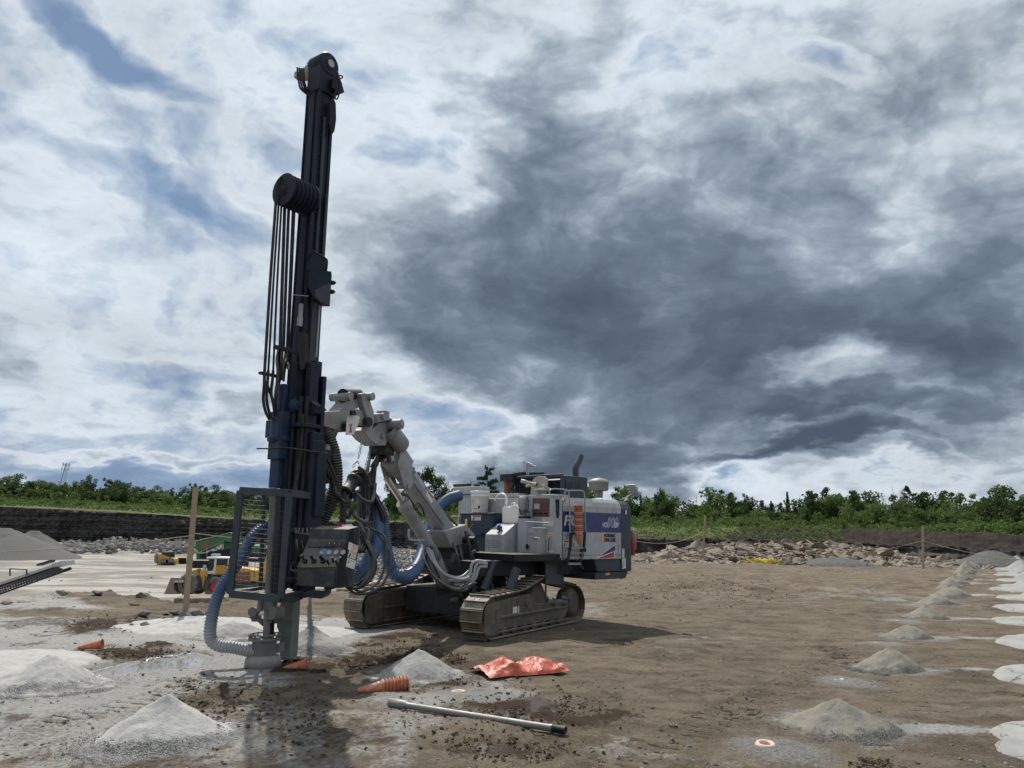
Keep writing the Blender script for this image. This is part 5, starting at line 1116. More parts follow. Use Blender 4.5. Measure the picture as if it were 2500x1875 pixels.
# swing motor hoses, cylinders and darkness under the deck
mb = MB()
for i in range(9):
    x = 1080 + i * 22; a = P(x + random.uniform(-5, 5), 1395 + random.uniform(0, 25), 13.2); b = P(x + 30 + random.uniform(-30, 30), 1470 + random.uniform(-20, 10), 13.1); mb.tube([a, (a + b) / 2 + V((random.uniform(-.15, .15), -.1, -.05)), b], .018, 8)
part(mb, 'underdeck_hoses', 'rubber_dusty', bevel=0)
mb = MB(); mb.cyl(P(1262, 1388, 12.9), P(1243, 1440, 12.8), .075, n=16); mb.cyl(P(1205, 1372, 13.0), P(1180, 1440, 12.8), .06, n=16); part(mb, 'oscillation_cylinder', 'slate_paint', bevel=0)
for k, pts in enumerate([[(1187, 1372), (1165, 1369), (1152, 1378), (1148, 1400), (1140, 1408)], [(1190, 1377), (1170, 1374), (1161, 1384), (1157, 1403), (1148, 1414), (1120, 1419), (1095, 1416)], [(1190, 1383), (1172, 1384), (1165, 1398), (1160, 1412), (1142, 1424), (1110, 1428)]]):
    mb = MB(); mb.tube([P(x, y, 12.6) for x, y in pts], .022, 10); part(mb, 'steel_pipe', 'galv', bevel=0)
# ---------------- boom
def Yb(px): return float(np.interp(px, [770, 955, 1110, 1160], [10.15, 11.95, 13.55, 13.9]))
HB = unit((-.42, -.91, 0)); LB = V((-HB[1], HB[0], 0)); LB = LB if LB[0] > 0 else -LB
def Q(px, py, off=0.0): return P(px, py, Yb(px)) + LB * off
def prism_b(mb, pxs, th, Yc=None, off=0.0):
    """outline sighted in the boom's own vertical plane, thickness th to each side"""
    xs = [p[0] for p in pxs]; xm = sum(xs) / len(xs); c = Q(xm, pxs[0][1]) if Yc is None else P(xm, pxs[0][1], Yc)
    poly = [onplane(x, y, c + LB * off, LB) - LB * th for x, y in pxs]; return mb.prism(poly, LB * 2 * th)
boom_top, boom_bot = P(958, 1112, 11.95), P(1106, 1322, 13.55)
bd = unit(boom_bot - boom_top); bu = unit(np.cross(LB, bd)); bu = bu if bu[2] > 0 else -bu
def BM(t, l, u): return boom_top + bd * t + LB * l + bu * u
LBm = float(np.linalg.norm(boom_bot - boom_top))
mb = MB(); mb.box(BM(LBm / 2, 0, 0), (LBm / 2, .11, .13), (bd, LB, bu)); mb.box(BM(LBm * .40, 0, 0), (LBm * .40 - .1, .145, .095), (bd, LB, bu)); mb.box(BM(.18, 0, .0), (.16, .155, .17), (bd, LB, bu)); boom = part(mb, 'boom', 'boom_grey', bevel=.02)
mb = MB(); mb.prism([BM(t, .147, u) for t, u in [(-.04, .05), (.30, -.02), (.52, -.12), (.50, -.30), (.36, -.34), (.02, -.17)]], LB * .02); mb.prism([BM(t, -.167, u) for t, u in [(-.04, .05), (.30, -.02), (.52, -.12), (.50, -.30), (.36, -.34), (.02, -.17)]], LB * .02); mb.cyl(BM(.43, -.18, -.26), BM(.43, .19, -.26), .045, n=16); part(mb, 'boom_bracket', 'boom_grey', boom, .008)
mb = MB()
for t, u in ((.22, .07), (.40, .08), (.44, .03), (.16, -.03)): mb.cyl(BM(t, .14, u), BM(t, .152, u), .018, n=10)
part(mb, 'bolt_heads', 'track_frame_mud', boom, 0)
def bsign(t0, t1, u0, u1, col, head=False):
    mb = MB(); mb.prism([BM(t, .1462, u) for t, u in ((t0, u0), (t1, u0), (t1, u1), (t0, u1))], LB * .002); o = part(mb, 'safety_sticker', col, boom, 0)
    if head: mb = MB(); mb.prism([BM(t, .1483, u) for t, u in ((t0 + .02, u1 - .03), (t1 - .02, u1 - .03), (t1 - .02, u1 - .005), (t0 + .02, u1 - .005))], LB * .001); part(mb, 'header', 'logo_red', o, 0)
bsign(.92, 1.14, -.045, .06, 'sign_white', True); bsign(.48, .82, .0, .07, 'galv')
# base knuckle
mb = MB(); prism_b(mb, [(1062, 1296), (1118, 1280), (1140, 1305), (1140, 1330), (1112, 1345), (1080, 1335)], .17); part(mb, 'boom_foot', 'boom_grey', bevel=.02)
mb = MB(); prism_b(mb, [(1090, 1330), (1140, 1322), (1160, 1390), (1150, 1470), (1095, 1475), (1085, 1410)], .20, 13.7); part(mb, 'swing_bracket', 'black_steel', bevel=.02)
mb = MB(); c = P(1132, 1318, 13.5); mb.cyl(c - LB * .22, c + LB * .22, .06, n=20); part(mb, 'pivot_pin', 'black_steel', bevel=.004)
mb = MB(); c = P(1094, 1432, 13.1); mb.cyl(c - LB * .2, c + LB * .2, .07, n=20); part(mb, 'cylinder_pin', 'black_steel', bevel=.004)
for i in range(16):
    mb = MB(); x, y, Y = random.uniform(1085, 1180), random.uniform(1350, 1480), random.uniform(12.9, 13.5); p_ = P(x, y, Y); mb.cyl(p_, p_ + V([random.uniform(-.15, .15), random.uniform(-.1, .1), random.uniform(-.25, .1)]), random.uniform(.02, .06), n=10); part(mb, 'valve_body', 'rubber_dusty', bevel=0)
# lift cylinder
cy0, cy1, cy2, cy3 = P(944, 1168, 11.75), P(984, 1228, 12.15), P(1066, 1360, 12.85), P(1094, 1428, 13.1)
mb = MB(); mb.cyl(cy0, cy1, .052, n=18); part(mb, 'cylinder_rod', 'chrome', bevel=0)
mb = MB(); d_ = cy2 - cy1; L_ = np.linalg.norm(d_); mb.lathe(cy1, d_, [(-.02, .05), (-.02, .110), (.03, .114), (.10, .114), (.12, .100), (L_ * .62, .100), (L_ * .68, .092), (L_ * .70, .085), (L_ + .02, .085), (L_ + .02, 0)], 28); mb.cyl(cy2, cy3, .075, .07, n=20); lc = part(mb, 'lift_cylinder', 'boom_grey', bevel=0)
mb = MB(); mb.tube([P(1012, 1240, 12.2), P(1020, 1228, 12.3), P(1030, 1238, 12.35), P(1037, 1256, 12.4)], .012, 8); mb.tube([P(1017, 1244, 12.2), P(1024, 1234, 12.3), P(1032, 1244, 12.35), P(1036, 1262, 12.4)], .012, 8); part(mb, 'cylinder_hoses', 'rubber', lc, 0)
# knuckle between boom and mast
X = lambda x, y: (780 + x / 3.95, 900 + y / 3.95)
mb = MB(); prism_b(mb, [X(*p) for p in [(340, 600), (420, 690), (500, 745), (570, 745), (590, 690), (600, 650), (665, 600), (672, 500), (640, 492), (500, 530), (440, 600), (400, 560)]], .13, 11.5); part(mb, 'knuckle_casting', 'boom_grey', bevel=.012)
mb = MB(); prism_b(mb, [X(*p) for p in [(500, 440), (560, 430), (600, 470), (660, 490), (500, 525)]], .10, 11.4); mb.box(P(X(612, 442)[0], X(612, 442)[1], 11.5), (.06, .08, .05), (HB, LB, UP)); c = P(*X(520, 465), 11.4); mb.cyl(c - LB * .18, c + LB * .2, .05, n=14); c = P(*X(695, 540), 11.6); mb.cyl(c - LB * .17, c + LB * .18, .078, n=20); mb.cyl(c + LB * .18, c + LB * .2, .05, n=8); c = P(*X(545, 650), 11.5); mb.cyl(c - LB * .14, c + LB * .145, .04, n=14); part(mb, 'knuckle_pins', 'boom_grey', bevel=.006)
mb = MB(); prism_b(mb, [X(*p) for p in [(370, 245), (410, 235), (445, 255), (500, 420), (497, 520), (478, 600), (440, 600), (425, 560), (435, 480), (405, 380), (385, 320)]], .05, 11.0, .10); prism_b(mb, [X(*p) for p in [(370, 245), (410, 235), (445, 255), (500, 420), (497, 520), (478, 600), (440, 600), (425, 560), (435, 480), (405, 380), (385, 320)]], .05, 11.0, -.16); part(mb, 'link_arm', 'boom_grey', bevel=.01)
mb = MB(); prism_b(mb, [X(*p) for p in [(195, 270), (250, 235), (380, 238), (385, 330), (310, 385), (270, 400), (130, 410), (210, 330)]], .11, 10.7)
c = P(*X(410, 275), 10.9); mb.cyl(c - LB * .2, c + LB * .19, .058, n=18); c = P(*X(215, 270), 10.6); mb.cyl(c - LB * .18, c + LB * .16, .06, n=16); part(mb, 'rotary_bracket', 'boom_grey', bevel=.014)
mb = MB(); a, b = P(*X(225, 262), 10.55), P(*X(370, 262), 10.9); mb.cyl(a, b, .10, n=22); part(mb, 'rotary_actuator', 'black_steel', bevel=.006)
mb = MB(); prism_b(mb, [X(*p) for p in [(-60, 420), (150, 408), (300, 395), (415, 425), (410, 500), (380, 560), (250, 520), (225, 560), (180, 605), (80, 590), (-20, 560), (-60, 500)]], .12, 10.5); part(mb, 'mast_arm', 'muddy_grey', bevel=.014)
mb = MB(); c = P(*X(210, 560), 10.45); mb.cyl(c - LB * .15, c + LB * .15, .075, n=18); part(mb, 'arm_pin', 'black_steel', bevel=.004); mb = MB(); c = P(*X(390, 520), 10.9); mb.cyl(c - LB * .17, c + LB * .17, .07, n=18); prism_b(mb, [X(*p) for p in [(300, 400), (340, 405), (345, 450), (300, 452)]], .02, 10.5, .13); part(mb, 'arm_pin', 'black_steel', bevel=.004)
mb = MB(); PL = P(*X(300, 540), 10.35); pn = unit(LB * .9 - HB * -.25 + V((0, 0, 0))); PP(mb, [X(*p) for p in [(262, 448), (372, 455), (385, 470), (372, 530), (325, 638), (250, 640)]], PL, pn, .01); pl = part(mb, 'number_plate', 'sign_white', bevel=.002)
mb = MB(); PP(mb, [X(*p) for p in [(290, 535), (316, 533), (316, 546), (308, 547), (308, 598), (316, 600), (314, 615), (286, 616), (287, 604), (292, 602), (295, 548), (289, 547)]], PL + pn * .011, pn, .002); part(mb, 'red_mark', 'logo_red', pl, 0)
a, b = P(*X(670, 590), 11.6), P(*X(790, 745), 12.0); mb = MB(); d_ = b - a; L_ = np.linalg.norm(d_); mb.lathe(a, d_, [(-.05, .10), (0, .135), (.05, .145), (L_ - .04, .145), (L_ - .01, .135), (L_, .10), (L_ + .005, 0)], 32); tc_ = part(mb, 'tilt_cylinder', 'boom_grey', bevel=0)
mb = MB(); mb.tube([P(*X(735, 580), 11.65), P(*X(770, 625), 11.7), P(*X(795, 655), 11.75)], .012, 6); part(mb, 'cylinder_pipe', 'rubber', tc_, 0)
mb = MB()
for i in range(14):
    a = P(*X(600 + random.uniform(-80, 60), 740 + random.uniform(-30, 90)), 11.75 + random.uniform(-.1, .1)); mb.tube([a + V([random.uniform(-.12, .12) for _ in range(3)]), a, a + V([random.uniform(-.12, .12) for _ in range(3)]) + V((-.03, 0, -.12))], random.uniform(.02, .035), 7)
mb.box(P(*X(600, 760), 11.8), (.12, .15, .12), (HB, LB, UP)); part(mb, 'boom_head_hoses', 'rubber', bevel=0)
mb = MB(); a, b = P(*X(150, 600), 10.3), P(*X(62, 810), 10.1); mb.cyl(a, b, .045, n=16); rb_ = part(mb, 'slide_rod', 'rubber_dusty', bevel=0)
mb = MB(); c = b * .3 + a * .7; mb.cyl(b * .72 + a * .28, b, .047, n=16); part(mb, 'dirty_end', 'rope_yellow', rb_, 0)
# chains
def chain(pts, name, pitch=.055, r=.007, parent=None):
    c = catmull(pts, 12); L = [0]
    for i in range(1, len(c)): L.append(L[-1] + np.linalg.norm(c[i] - c[i - 1]))
    C = np.array(c); n = int(L[-1] / pitch); mb = MB()
    for i in range(n):
        q = V([np.interp((i + .5) * pitch, L, C[:, k]) for k in range(3)]); q2 = V([np.interp((i + .9) * pitch, L, C[:, k]) for k in range(3)]); d = unit(q2 - q); s = unit(np.cross(d, (.3, 1, .2))); s = s if i % 2 else np.cross(d, s)
        w = .016; h = pitch * .72; mb.rings([q + d * (h * math.sin(t)) * .8 + s * w * math.cos(t) for t in np.linspace(0, 2 * math.pi, 10, endpoint=False)], r * .75, 5, False, True)
    return part(mb, name, 'galv', parent, 0)
chain([P(*X(408, 700), 11.1), P(*X(390, 800), 11.05), P(*X(368, 890), 11.0)], 'chain'); chain([P(*X(368, 890), 11.0), P(*X(340, 920), 11.0), P(*X(322, 960), 11.0)], 'chain'); chain([P(*X(368, 890), 11.0), P(*X(385, 940), 10.95)], 'chain'); chain([P(*X(490, 770), 11.5), P(*X(455, 900), 11.4), P(*X(435, 990), 11.3)], 'chain')
chain([P(924, 1220, 11.4), P(938, 1235, 11.4), P(950, 1262, 11.4)], 'chain')
# ---------------- hose bundles
def bundle(pts, n, spread, r, name, mat='rubber', yj=.08):
    """n hoses that share a run but cross and sag each in its own way"""
    ob = None
    for i in range(n):
        mb = MB(); ph = random.uniform(0, 6.3); q = []
        for j, p in enumerate(pts): a = ph + j * .8; q.append(P(p[0] + spread * math.cos(a), p[1] + spread * .5 * math.sin(a * 1.3), p[2] + yj * math.sin(a)))
        mb.tube(q, r * random.uniform(.8, 1.2), 8, 6); part(mb, name, mat if random.random() < .75 else 'rubber_dusty', bevel=0)
bundle([(838, 1222, 10.7), (850, 1195, 10.9), (868, 1160, 11.0), (885, 1155, 11.1), (893, 1180, 11.1), (890, 1230, 11.1), (886, 1290, 11.0), (880, 1345, 10.8)], 9, 9, .022, 'hydraulic_hose')
bundle([(835, 1225, 10.3), (820, 1205, 10.2), (812, 1180, 10.2), (800, 1150, 10.1), (785, 1110, 10.0)], 5, 7, .022, 'hydraulic_hose')
bundle([(915, 1110, 11.7), (905, 1160, 11.5), (903, 1220, 11.4), (908, 1270, 11.3), (915, 1310, 11.2)], 9, 10, .02, 'hydraulic_hose')
bundle([(893, 1150, 11.2), (905, 1190, 11.3), (925, 1230, 11.3), (935, 1262, 11.3), (925, 1275, 11.3), (905, 1262, 11.3)], 7, 7, .018, 'hydraulic_hose')
bundle([(862, 1240, 10.9), (845, 1262, 10.8), (838, 1240, 10.7), (856, 1212, 10.8), (880, 1200, 10.9)], 4, 5, .018, 'hydraulic_hose')
bundle([(870, 1300, 10.3), (895, 1325, 10.2), (912, 1370, 10.1), (900, 1410, 10.0), (872, 1432, 9.9), (852, 1432, 9.8)], 9, 6, .018, 'hydraulic_hose')
bundle([(874, 1275, 10.3), (886, 1300, 10.2), (890, 1330, 10.2), (878, 1345, 10.1), (870, 1335, 10.1)], 4, 5, .018, 'hydraulic_hose')
bundle([(1050, 1330, 12.7), (1042, 1365, 12.6), (1055, 1400, 12.4), (1080, 1425, 12.3), (1120, 1440, 12.4), (1155, 1420, 12.6)], 9, 8, .018, 'hydraulic_hose', 'rubber_dusty')
bundle([(1048, 1340, 12.6), (1060, 1372, 12.5), (1085, 1402, 12.4), (1125, 1412, 12.5), (1150, 1395, 12.7), (1155, 1380, 12.8)], 5, 6, .017, 'hydraulic_hose', 'rail_grey')
bundle([(1115, 1330, 13.2), (1120, 1370, 13.0), (1125, 1420, 13.0), (1135, 1460, 13.0)], 6, 10, .02, 'hydraulic_hose'); bundle([(1136, 1298, 13.3), (1143, 1330, 13.2), (1146, 1380, 13.1), (1142, 1440, 13.0)], 3, 3, .022, 'hydraulic_hose')
bundle([(1030, 1190, 12.6), (1080, 1245, 13.1), (1120, 1285, 13.5), (1150, 1310, 13.7)], 2, 3, .016, 'hydraulic_hose', 'rubber', .02)
for pts, r in [([(905, 1290, 10.4), (938, 1310, 10.35), (942, 1360, 10.3), (930, 1410, 10.2), (908, 1435, 10.1), (880, 1444, 10.0), (862, 1436, 9.9)], .017), ([(920, 1300, 10.4), (948, 1340, 10.35), (953, 1380, 10.3), (935, 1425, 10.2), (905, 1446, 10.1), (870, 1449, 10.0), (845, 1432, 9.9)], .017), ([(868, 1175, 10.9), (850, 1172, 10.9), (862, 1195, 10.9), (868, 1225, 10.9)], .028),
               ([(866, 1248, 10.8), (868, 1262, 10.7), (890, 1275, 10.8), (898, 1262, 10.9), (900, 1245, 10.9)], .030), ([(870, 1205, 10.8), (885, 1220, 10.8), (905, 1226, 10.8), (912, 1212, 10.9), (916, 1180, 11)], .026), ([(890, 1290, 10.7), (900, 1296, 10.7), (896, 1320, 10.6), (884, 1330, 10.5)], .024),
               ([(875, 1140, 10.9), (890, 1152, 10.9), (902, 1176, 11), (900, 1190, 11)], .024), ([(843, 1255, 10.7), (838, 1225, 10.7), (832, 1210, 10.6)], .020)]:
    mb = MB(); mb.tube([P(*p) for p in pts], r, 9, 8); part(mb, 'hydraulic_hose', 'rubber_dusty', bevel=0)
mb = MB(); c = P(856, 1185, 10.85); d_ = unit(P(878, 1158, 11.0) - P(838, 1212, 10.7)); mb.lathe(c - d_ * .16, d_, [(0, .08), (.0, .115), (.03, .115), (.04, .085), (.24, .085), (.26, .115), (.30, .115), (.30, .08)], 20); part(mb, 'hose_clamp', 'rubber', bevel=0)
mb = MB(); mb.cyl(P(838, 1200, 10.6), P(836, 1280, 10.6), .045, n=14); part(mb, 'hose_post', 'rubber', bevel=0); mb = MB(); mb.cyl(P(895, 1165, 11.3), P(888, 1260, 11.2), .10, n=14); part(mb, 'hose_post', 'rubber', bevel=0)
# ---------------- blue dust hoses
def blue(pts, r, name='dust_hose', mat='hose_blue', pitch=.034, depth=None):
    mb = MB(); mb.corr([P(*p) for p in pts], r, pitch, depth if depth else r * .09, 22, 12); return part(mb, name, mat, bevel=0)
blue([(617, 1590, 9.55), (595, 1586, 9.5), (565, 1580, 9.45), (537, 1577, 9.42), (517, 1564, 9.42), (513, 1540, 9.42), (519, 1500, 9.45), (527, 1468, 9.47), (540, 1437, 9.5), (562, 1402, 9.6), (586, 1366, 9.7), (604, 1333, 9.8), (624, 1303, 9.9), (658, 1278, 10.05)], .070)['label'] = 'blue ribbed dust hose curling on the ground to the drill foot'
blue([(765, 1010, 10.2), (782, 1040, 10.2), (797, 1060, 10.2), (812, 1095, 10.2), (820, 1140, 10.2), (820, 1180, 10.2), (812, 1215, 10.2), (797, 1250, 10.2), (780, 1285, 10.2), (765, 1310, 10.2)], .085, mat='rubber')
blue([(800, 1235, 10.35), (790, 1260, 10.3), (778, 1290, 10.3), (772, 1322, 10.3)], .078)
blue([(920, 1230, 11.4), (922, 1270, 11.3), (921, 1310, 11.1), (914, 1342, 10.9), (903, 1362, 10.7), (888, 1385, 10.55), (868, 1408, 10.4), (855, 1430, 10.3)], .085)
blue([(932, 1250, 11.5), (936, 1300, 11.5), (944, 1350, 11.5), (957, 1390, 11.5), (977, 1407, 11.5), (1000, 1405, 11.8), (1018, 1385, 12.3), (1030, 1355, 12.9), (1036, 1325, 13.3), (1044, 1290, 13.7), (1058, 1260, 14.0), (1078, 1232, 14.2), (1098, 1217, 14.4), (1122, 1210, 14.6)], .095, pitch=.036)
mb = MB(); c = P(1031, 1353, 12.93); mb.lathe(c - UP * .02, P(1036, 1325, 13.3) - P(1018, 1385, 12.3), [(0, .10), (0, .108), (.02, .108), (.02, .10)], 24); part(mb, 'hose_clip', 'galv', bevel=0)
mb = MB(); mb.tube([P(1001, 1293, 12.3), P(998, 1300, 12.3), P(1000, 1316, 12.3), (P(1012, 1319, 12.35)), P(1036, 1319, 12.4)], .018, 8); part(mb, 'bent_bar', 'rail_grey', bevel=0)
# ---------------- mast
E1 = unit((-.57, -.82, 0)); E2 = V((-E1[1], E1[0], 0)); E2 = E2 if E2[0] > 0 else -E2
mB_, mT_ = P(697, 1570, 9.87), P(782, 240, 9.87); mD = (mT_ - mB_) / (mT_[2] - mB_[2])
def M(a1, a2, z): return mB_ + mD * (z - mB_[2]) + E1 * a1 + E2 * a2
MU = unit(mD); MX = (E1, E2, MU)
def mbox(mb, a1, a2, z0, z1, h1, h2): return mb.box(M(a1, a2, (z0 + z1) / 2), (h1, h2, (z1 - z0) / 2), MX)
ZT = float(P(782, 185, 9.87)[2]); print('mast top', ZT)
mb = MB(); mbox(mb, 0, 0, .9, ZT, .122, .115)
for s1 in (-1, 1):
    for s2_ in (-1, 1): mbox(mb, s1 * .115, s2_ * .125, .95, ZT - .25, .024, .012)
mbox(mb, .135, 0, 1.0, ZT - .3, .008, .05); col_ = part(mb, 'mast_column', 'mast_steel', bevel=.006)
mb = MB(); mbox(mb, -.02, .135, 1.2, 5.1, .06, .02); mb.cyl(M(-.08, .16, 3.9), M(-.08, .16, 6.1), .02, n=10); mb.cyl(M(.02, .14, 5.2), M(.02, .14, 7.2), .022, n=10); part(mb, 'feed_cylinder', 'slate_paint', bevel=.003)
mb = MB()
for k in range(22): z = 1.6 + k * .28; mb.cyl(M(.07, .118, z), M(.07, .136, z), .014, n=8)
part(mb, 'rail_bolts', 'black_steel', bevel=0)
# head
hz = float(P(786, 158, 9.8)[2])
mb = MB(); c = M(0, .16, hz); mb.lathe(c - E2 * .28, E2, [(0, 0), (0, .165), (.02, .172), (.26, .172), (.285, .155), (.285, .09), (.30, .085), (.30, 0)], 36); mbox(mb, 0, .02, ZT - .32, hz, .155, .13); mb.prism([M(-.16, .155, hz - .02), M(-.10, .155, hz - .30), M(-.21, .155, hz - .36), M(-.30, .155, hz - .28)], -E2 * .1); hd = part(mb, 'feed_head', 'mast_steel', bevel=.01)
mb = MB(); mb.cyl(M(0, .455 - .295 + .30, hz) - E2 * .0, M(0, .475, hz), .05, n=20) if False else mb.cyl(M(0, .16, hz) + E2 * .02, M(0, .16, hz) + E2 * .028, .055, n=20); part(mb, 'head_cap', 'galv', hd, 0)
mb = MB(); c = M(.02, -.12, hz); mb.lathe(c, -E2, [(0, .11), (.10, .11), (.11, .095), (.22, .095), (.23, .075), (.31, .07), (.33, .045), (.38, .04), (.38, 0)], 24); mb.box(c - E2 * .08 + UP * .10, (.05, .06, .03), MX); mb.box(c - E2 * .33 + E1 * .03, (.05, .03, .045), MX); part(mb, 'feed_motor', 'muddy_grey', hd, .004)
for k in range(4):
    mb = MB(); x = 726 + k * 5.0; mb.tube([P(x, 165 + k, 9.7), P(x + 1, 185, 9.7), P(x + 4 - (k > 2), 203, 9.72), P(x + 9, 218, 9.75), P(757 - k, 232 - k * 6 + 4, 9.8)], .013, 7); part(mb, 'motor_hose', 'rubber', hd, 0)
mb = MB(); q = lambda x, y: P(x, y, 9.75); mb.prism([q(812, 186), (q(826, 190)), q(836, 203), q(834, 213), q(820, 217), q(810, 214)], V((-.05, .12, 0))); mb.prism([q(815, 240), q(820, 252), q(821, 290), q(818, 312), q(808, 326), q(804, 300), q(806, 243)], V((-.03, .10, 0))); part(mb, 'valve_block', 'black_steel', hd, .006)
for pts in ([(818, 187), (828, 184), (836, 186), (834, 191), (826, 192)], [(820, 216), (820, 224), (816, 232)], [(835, 212), (834, 219), (828, 222), (827, 232), (823, 242), (818, 241)]):
    mb = MB(); mb.tube([P(x, y, 9.72) for x, y in pts], .010, 7); part(mb, 'valve_hose', 'rubber', hd, 0)
# hose pulley
DY = 9.42; dc = P(692, 462, DY); rp = .222
mb = MB(); prof = [(0, 0), (0, rp * .28), (0, rp), (.018, rp)]; t = .018
for k in range(6): prof += [(t + .004, rp - .035), (t + .05, rp - .035), (t + .058, rp - .004), (t + .066, rp - .004)]; t += .066
prof += [(t + .02, rp), (t + .03, .05), (t + .03, 0)]
mb.lathe(dc, -E1, prof, 44); mb.cyl(dc - E1 * (t), dc - E1 * (t + .14), .06, n=16); pul = part(mb, 'hose_pulley', 'mast_steel', bevel=0)
mb = MB(); mb.lathe(dc, E1, [(0, .085), (.012, .082), (.014, .05), (.03, .045), (.032, 0)], 24)
for k in range(8): a = k * math.pi / 4; mb.cyl(dc + (E2 * math.cos(a) + MU * math.sin(a)) * .065, dc + (E2 * math.cos(a) + MU * math.sin(a)) * .065 + E1 * .02, .010, n=6)
part(mb, 'pulley_hub', 'black_steel', pul, 0)
tops = [675, 682, 688.5, 696, 706, 716, 721]; bots = [(646, 905), (655, 905), (667, 905), (684, 845), (692, 850), (700, 852), (704, 852)]; rr = [.019, .014, .014, .022, .020, .013, .013]
for k in range(7):
    mb = MB(); Yk = 9.40 + k * .06; tp = P(tops[k], 470, Yk)
    mb.tube([P(tops[k] + 14, 432 + k * 2, Yk), P(tops[k] + 3, 445, Yk), tp, P(tops[k] * .9 + bots[k][0] * .1 , 512, Yk), P(tops[k] * .5 + bots[k][0] * .5 - 1, 690, Yk - .02), P(bots[k][0], bots[k][1], Yk - .03)], rr[k], 9, 10); part(mb, 'feed_hose', 'rubber', bevel=0)
for pts in ([(646, 905, 9.38), (645, 940, 9.36), (643, 975, 9.38), (648, 1003, 9.42), (658, 1024, 9.5)], [(655, 905, 9.44), (653, 935, 9.42), (651, 970, 9.44), (655, 998, 9.48), (664, 1022, 9.5)], [(667, 905, 9.5), (665, 930, 9.5), (662, 960, 9.5), (668, 990, 9.52), (672, 1030, 9.55)], [(651, 930, 9.42), (654, 945, 9.45), (662, 965, 9.5), (668, 985, 9.52)]):
    mb = MB(); mb.tube([P(*p) for p in pts], .019, 9, 8); part(mb, 'feed_hose', 'rubber', bevel=0)
bundle([(684, 845, 9.6), (682, 880, 9.55), (684, 910, 9.55), (680, 950, 9.6), (676, 1000, 9.6)], 5, 6, .017, 'feed_hose'); bundle([(702, 852, 9.6), (698, 880, 9.6), (692, 900, 9.6), (690, 930, 9.65)], 3, 4, .014, 'feed_hose')
mb = MB(); mb.bar(P(634, 910, 9.36), P(682, 920, 9.6), .06, .035); mb.bar(P(668, 846, 9.5), P(732, 862, 9.68), .06, .05); mb.prism([P(x, y, 9.62) for x, y in [(722, 810), (745, 812), (744, 900), (732, 905)]], V((.02, .12, 0)));  part(mb, 'hose_brackets', 'black_steel', bevel=.005)
# bracket box half-way up
mb = MB(); q = lambda x, y, Y=9.62: P(x, y, Y)
mb.prism([q(762, 612), q(775, 616), q(800, 632), q(798, 660), q(752, 662), q(751, 650)], V((-.02, .10, 0))); mb.prism([q(753, 658), q(809, 662), q(804, 740), q(782, 740), q(766, 728), q(752, 700)], V((-.03, .16, 0)));  bk = part(mb, 'sensor_box', 'mast_steel', bevel=.006)
mb = MB(); mb.prism([q(770, 707, 9.6), q(790, 697, 9.6), q(806, 690, 9.6), q(804, 740, 9.6), q(783, 738, 9.6), q(768, 722, 9.6)], V((0, .03, 0))); part(mb, 'box_cover', 'slate_paint', bk, .004)
mb = MB(); mb.tube([q(763, 612), q(780, 621), q(796, 632), q(799, 640), q(797, 662)], .011, 8); part(mb, 'guard_loop', 'black_steel', bk, 0)
for x, y in ((808, 690), (806, 712)): mb = MB(); mb.lathe(q(x, y, 9.7), (1, 0, 0), [(0, .035), (.04, .03), (.065, .012), (.065, 0)], 12); part(mb, 'rubber_stop', 'black_steel', bk, 0)
mb = MB(); mb.cyl(P(716, 720, 9.55), P(753, 723, 9.5), .006, n=6); mb.box(P(732, 785, 9.63), (.03, .02, .06), MX); mb.box(P(734, 760, 9.63), (.02, .02, .10), MX); mb.cyl(P(781, 741, 9.75), P(772, 872, 9.75), .012, n=8); part(mb, 'mast_fittings', 'rail_grey', bevel=0)
# drifter carriage with rock drill (faded blue)
z1 = float(P(672, 925, 9.5)[2]); z2 = float(P(660, 1190, 9.5)[2])
mb = MB(); mbox(mb, .28, .0, z2, z1 - .05, .075, .085); mbox(mb, .30, .02, z2 + .35, z2 + .95, .10, .11); mbox(mb, .29, -.01, z2 + .62, z2 + .84, .13, .13); mbox(mb, .17, 0, z2 + .1, z1 - .2, .07, .10)
mb.lathe(M(.30, 0, z2 + .56), MU, [(0, .12), (.02, .15), (.07, .15), (.09, .13), (.30, .13), (.34, .10)], 20); rd = part(mb, 'rock_drill', 'drill_blue', bevel=.012)
mb = MB(); c = M(.20, .12, z1 - .32); mb.lathe(c, E2, [(0, .10), (.04, .10), (.05, .07), (.09, .06), (.09, 0)], 18); mb.box(c + E2 * .10 + MU * .02, (.018, .012, .03), MX); part(mb, 'percussion_cap', 'drill_blue', rd, .004)
mb = MB(); mb.box(P(704, 895, 9.6), (.015, .015, .035), MX); part(mb, 'yellow_tag', 'rope_yellow', rd, 0)
# magazine and rod changer beside the column
mb = MB(); z3 = float(P(775, 990, 9.7)[2]); z4 = float(P(740, 1445, 9.6)[2])
mbox(mb, .05, .25, z4, z3 + .55, .07, .05); mbox(mb, -.07, .17, z4 + .02, z3 + .6, .06, .05); mbox(mb, .0, .30, z4, z3 - .35, .10, .07); mbox(mb, .12, .18, z4 + .1, z3 - .2, .05, .06); mg = part(mb, 'rod_magazine', 'mast_steel', bevel=.008)
for (a1, a2) in ((.16, .20), (.20, .12), (.13, .28)):
    mb = MB(); mb.cyl(M(a1, a2, z4 + .05), M(a1, a2, z3 + .1), .034, n=14); part(mb, 'spare_rod', 'black_steel', mg, 0)
mb = MB()
for z in (z4 + .12, z4 + .7, z3 - .3): m2 = MB(); mbox(m2, .10, .22, z, z + .05, .15, .13); part(m2, 'magazine_plate', 'mast_steel', mg, .006)
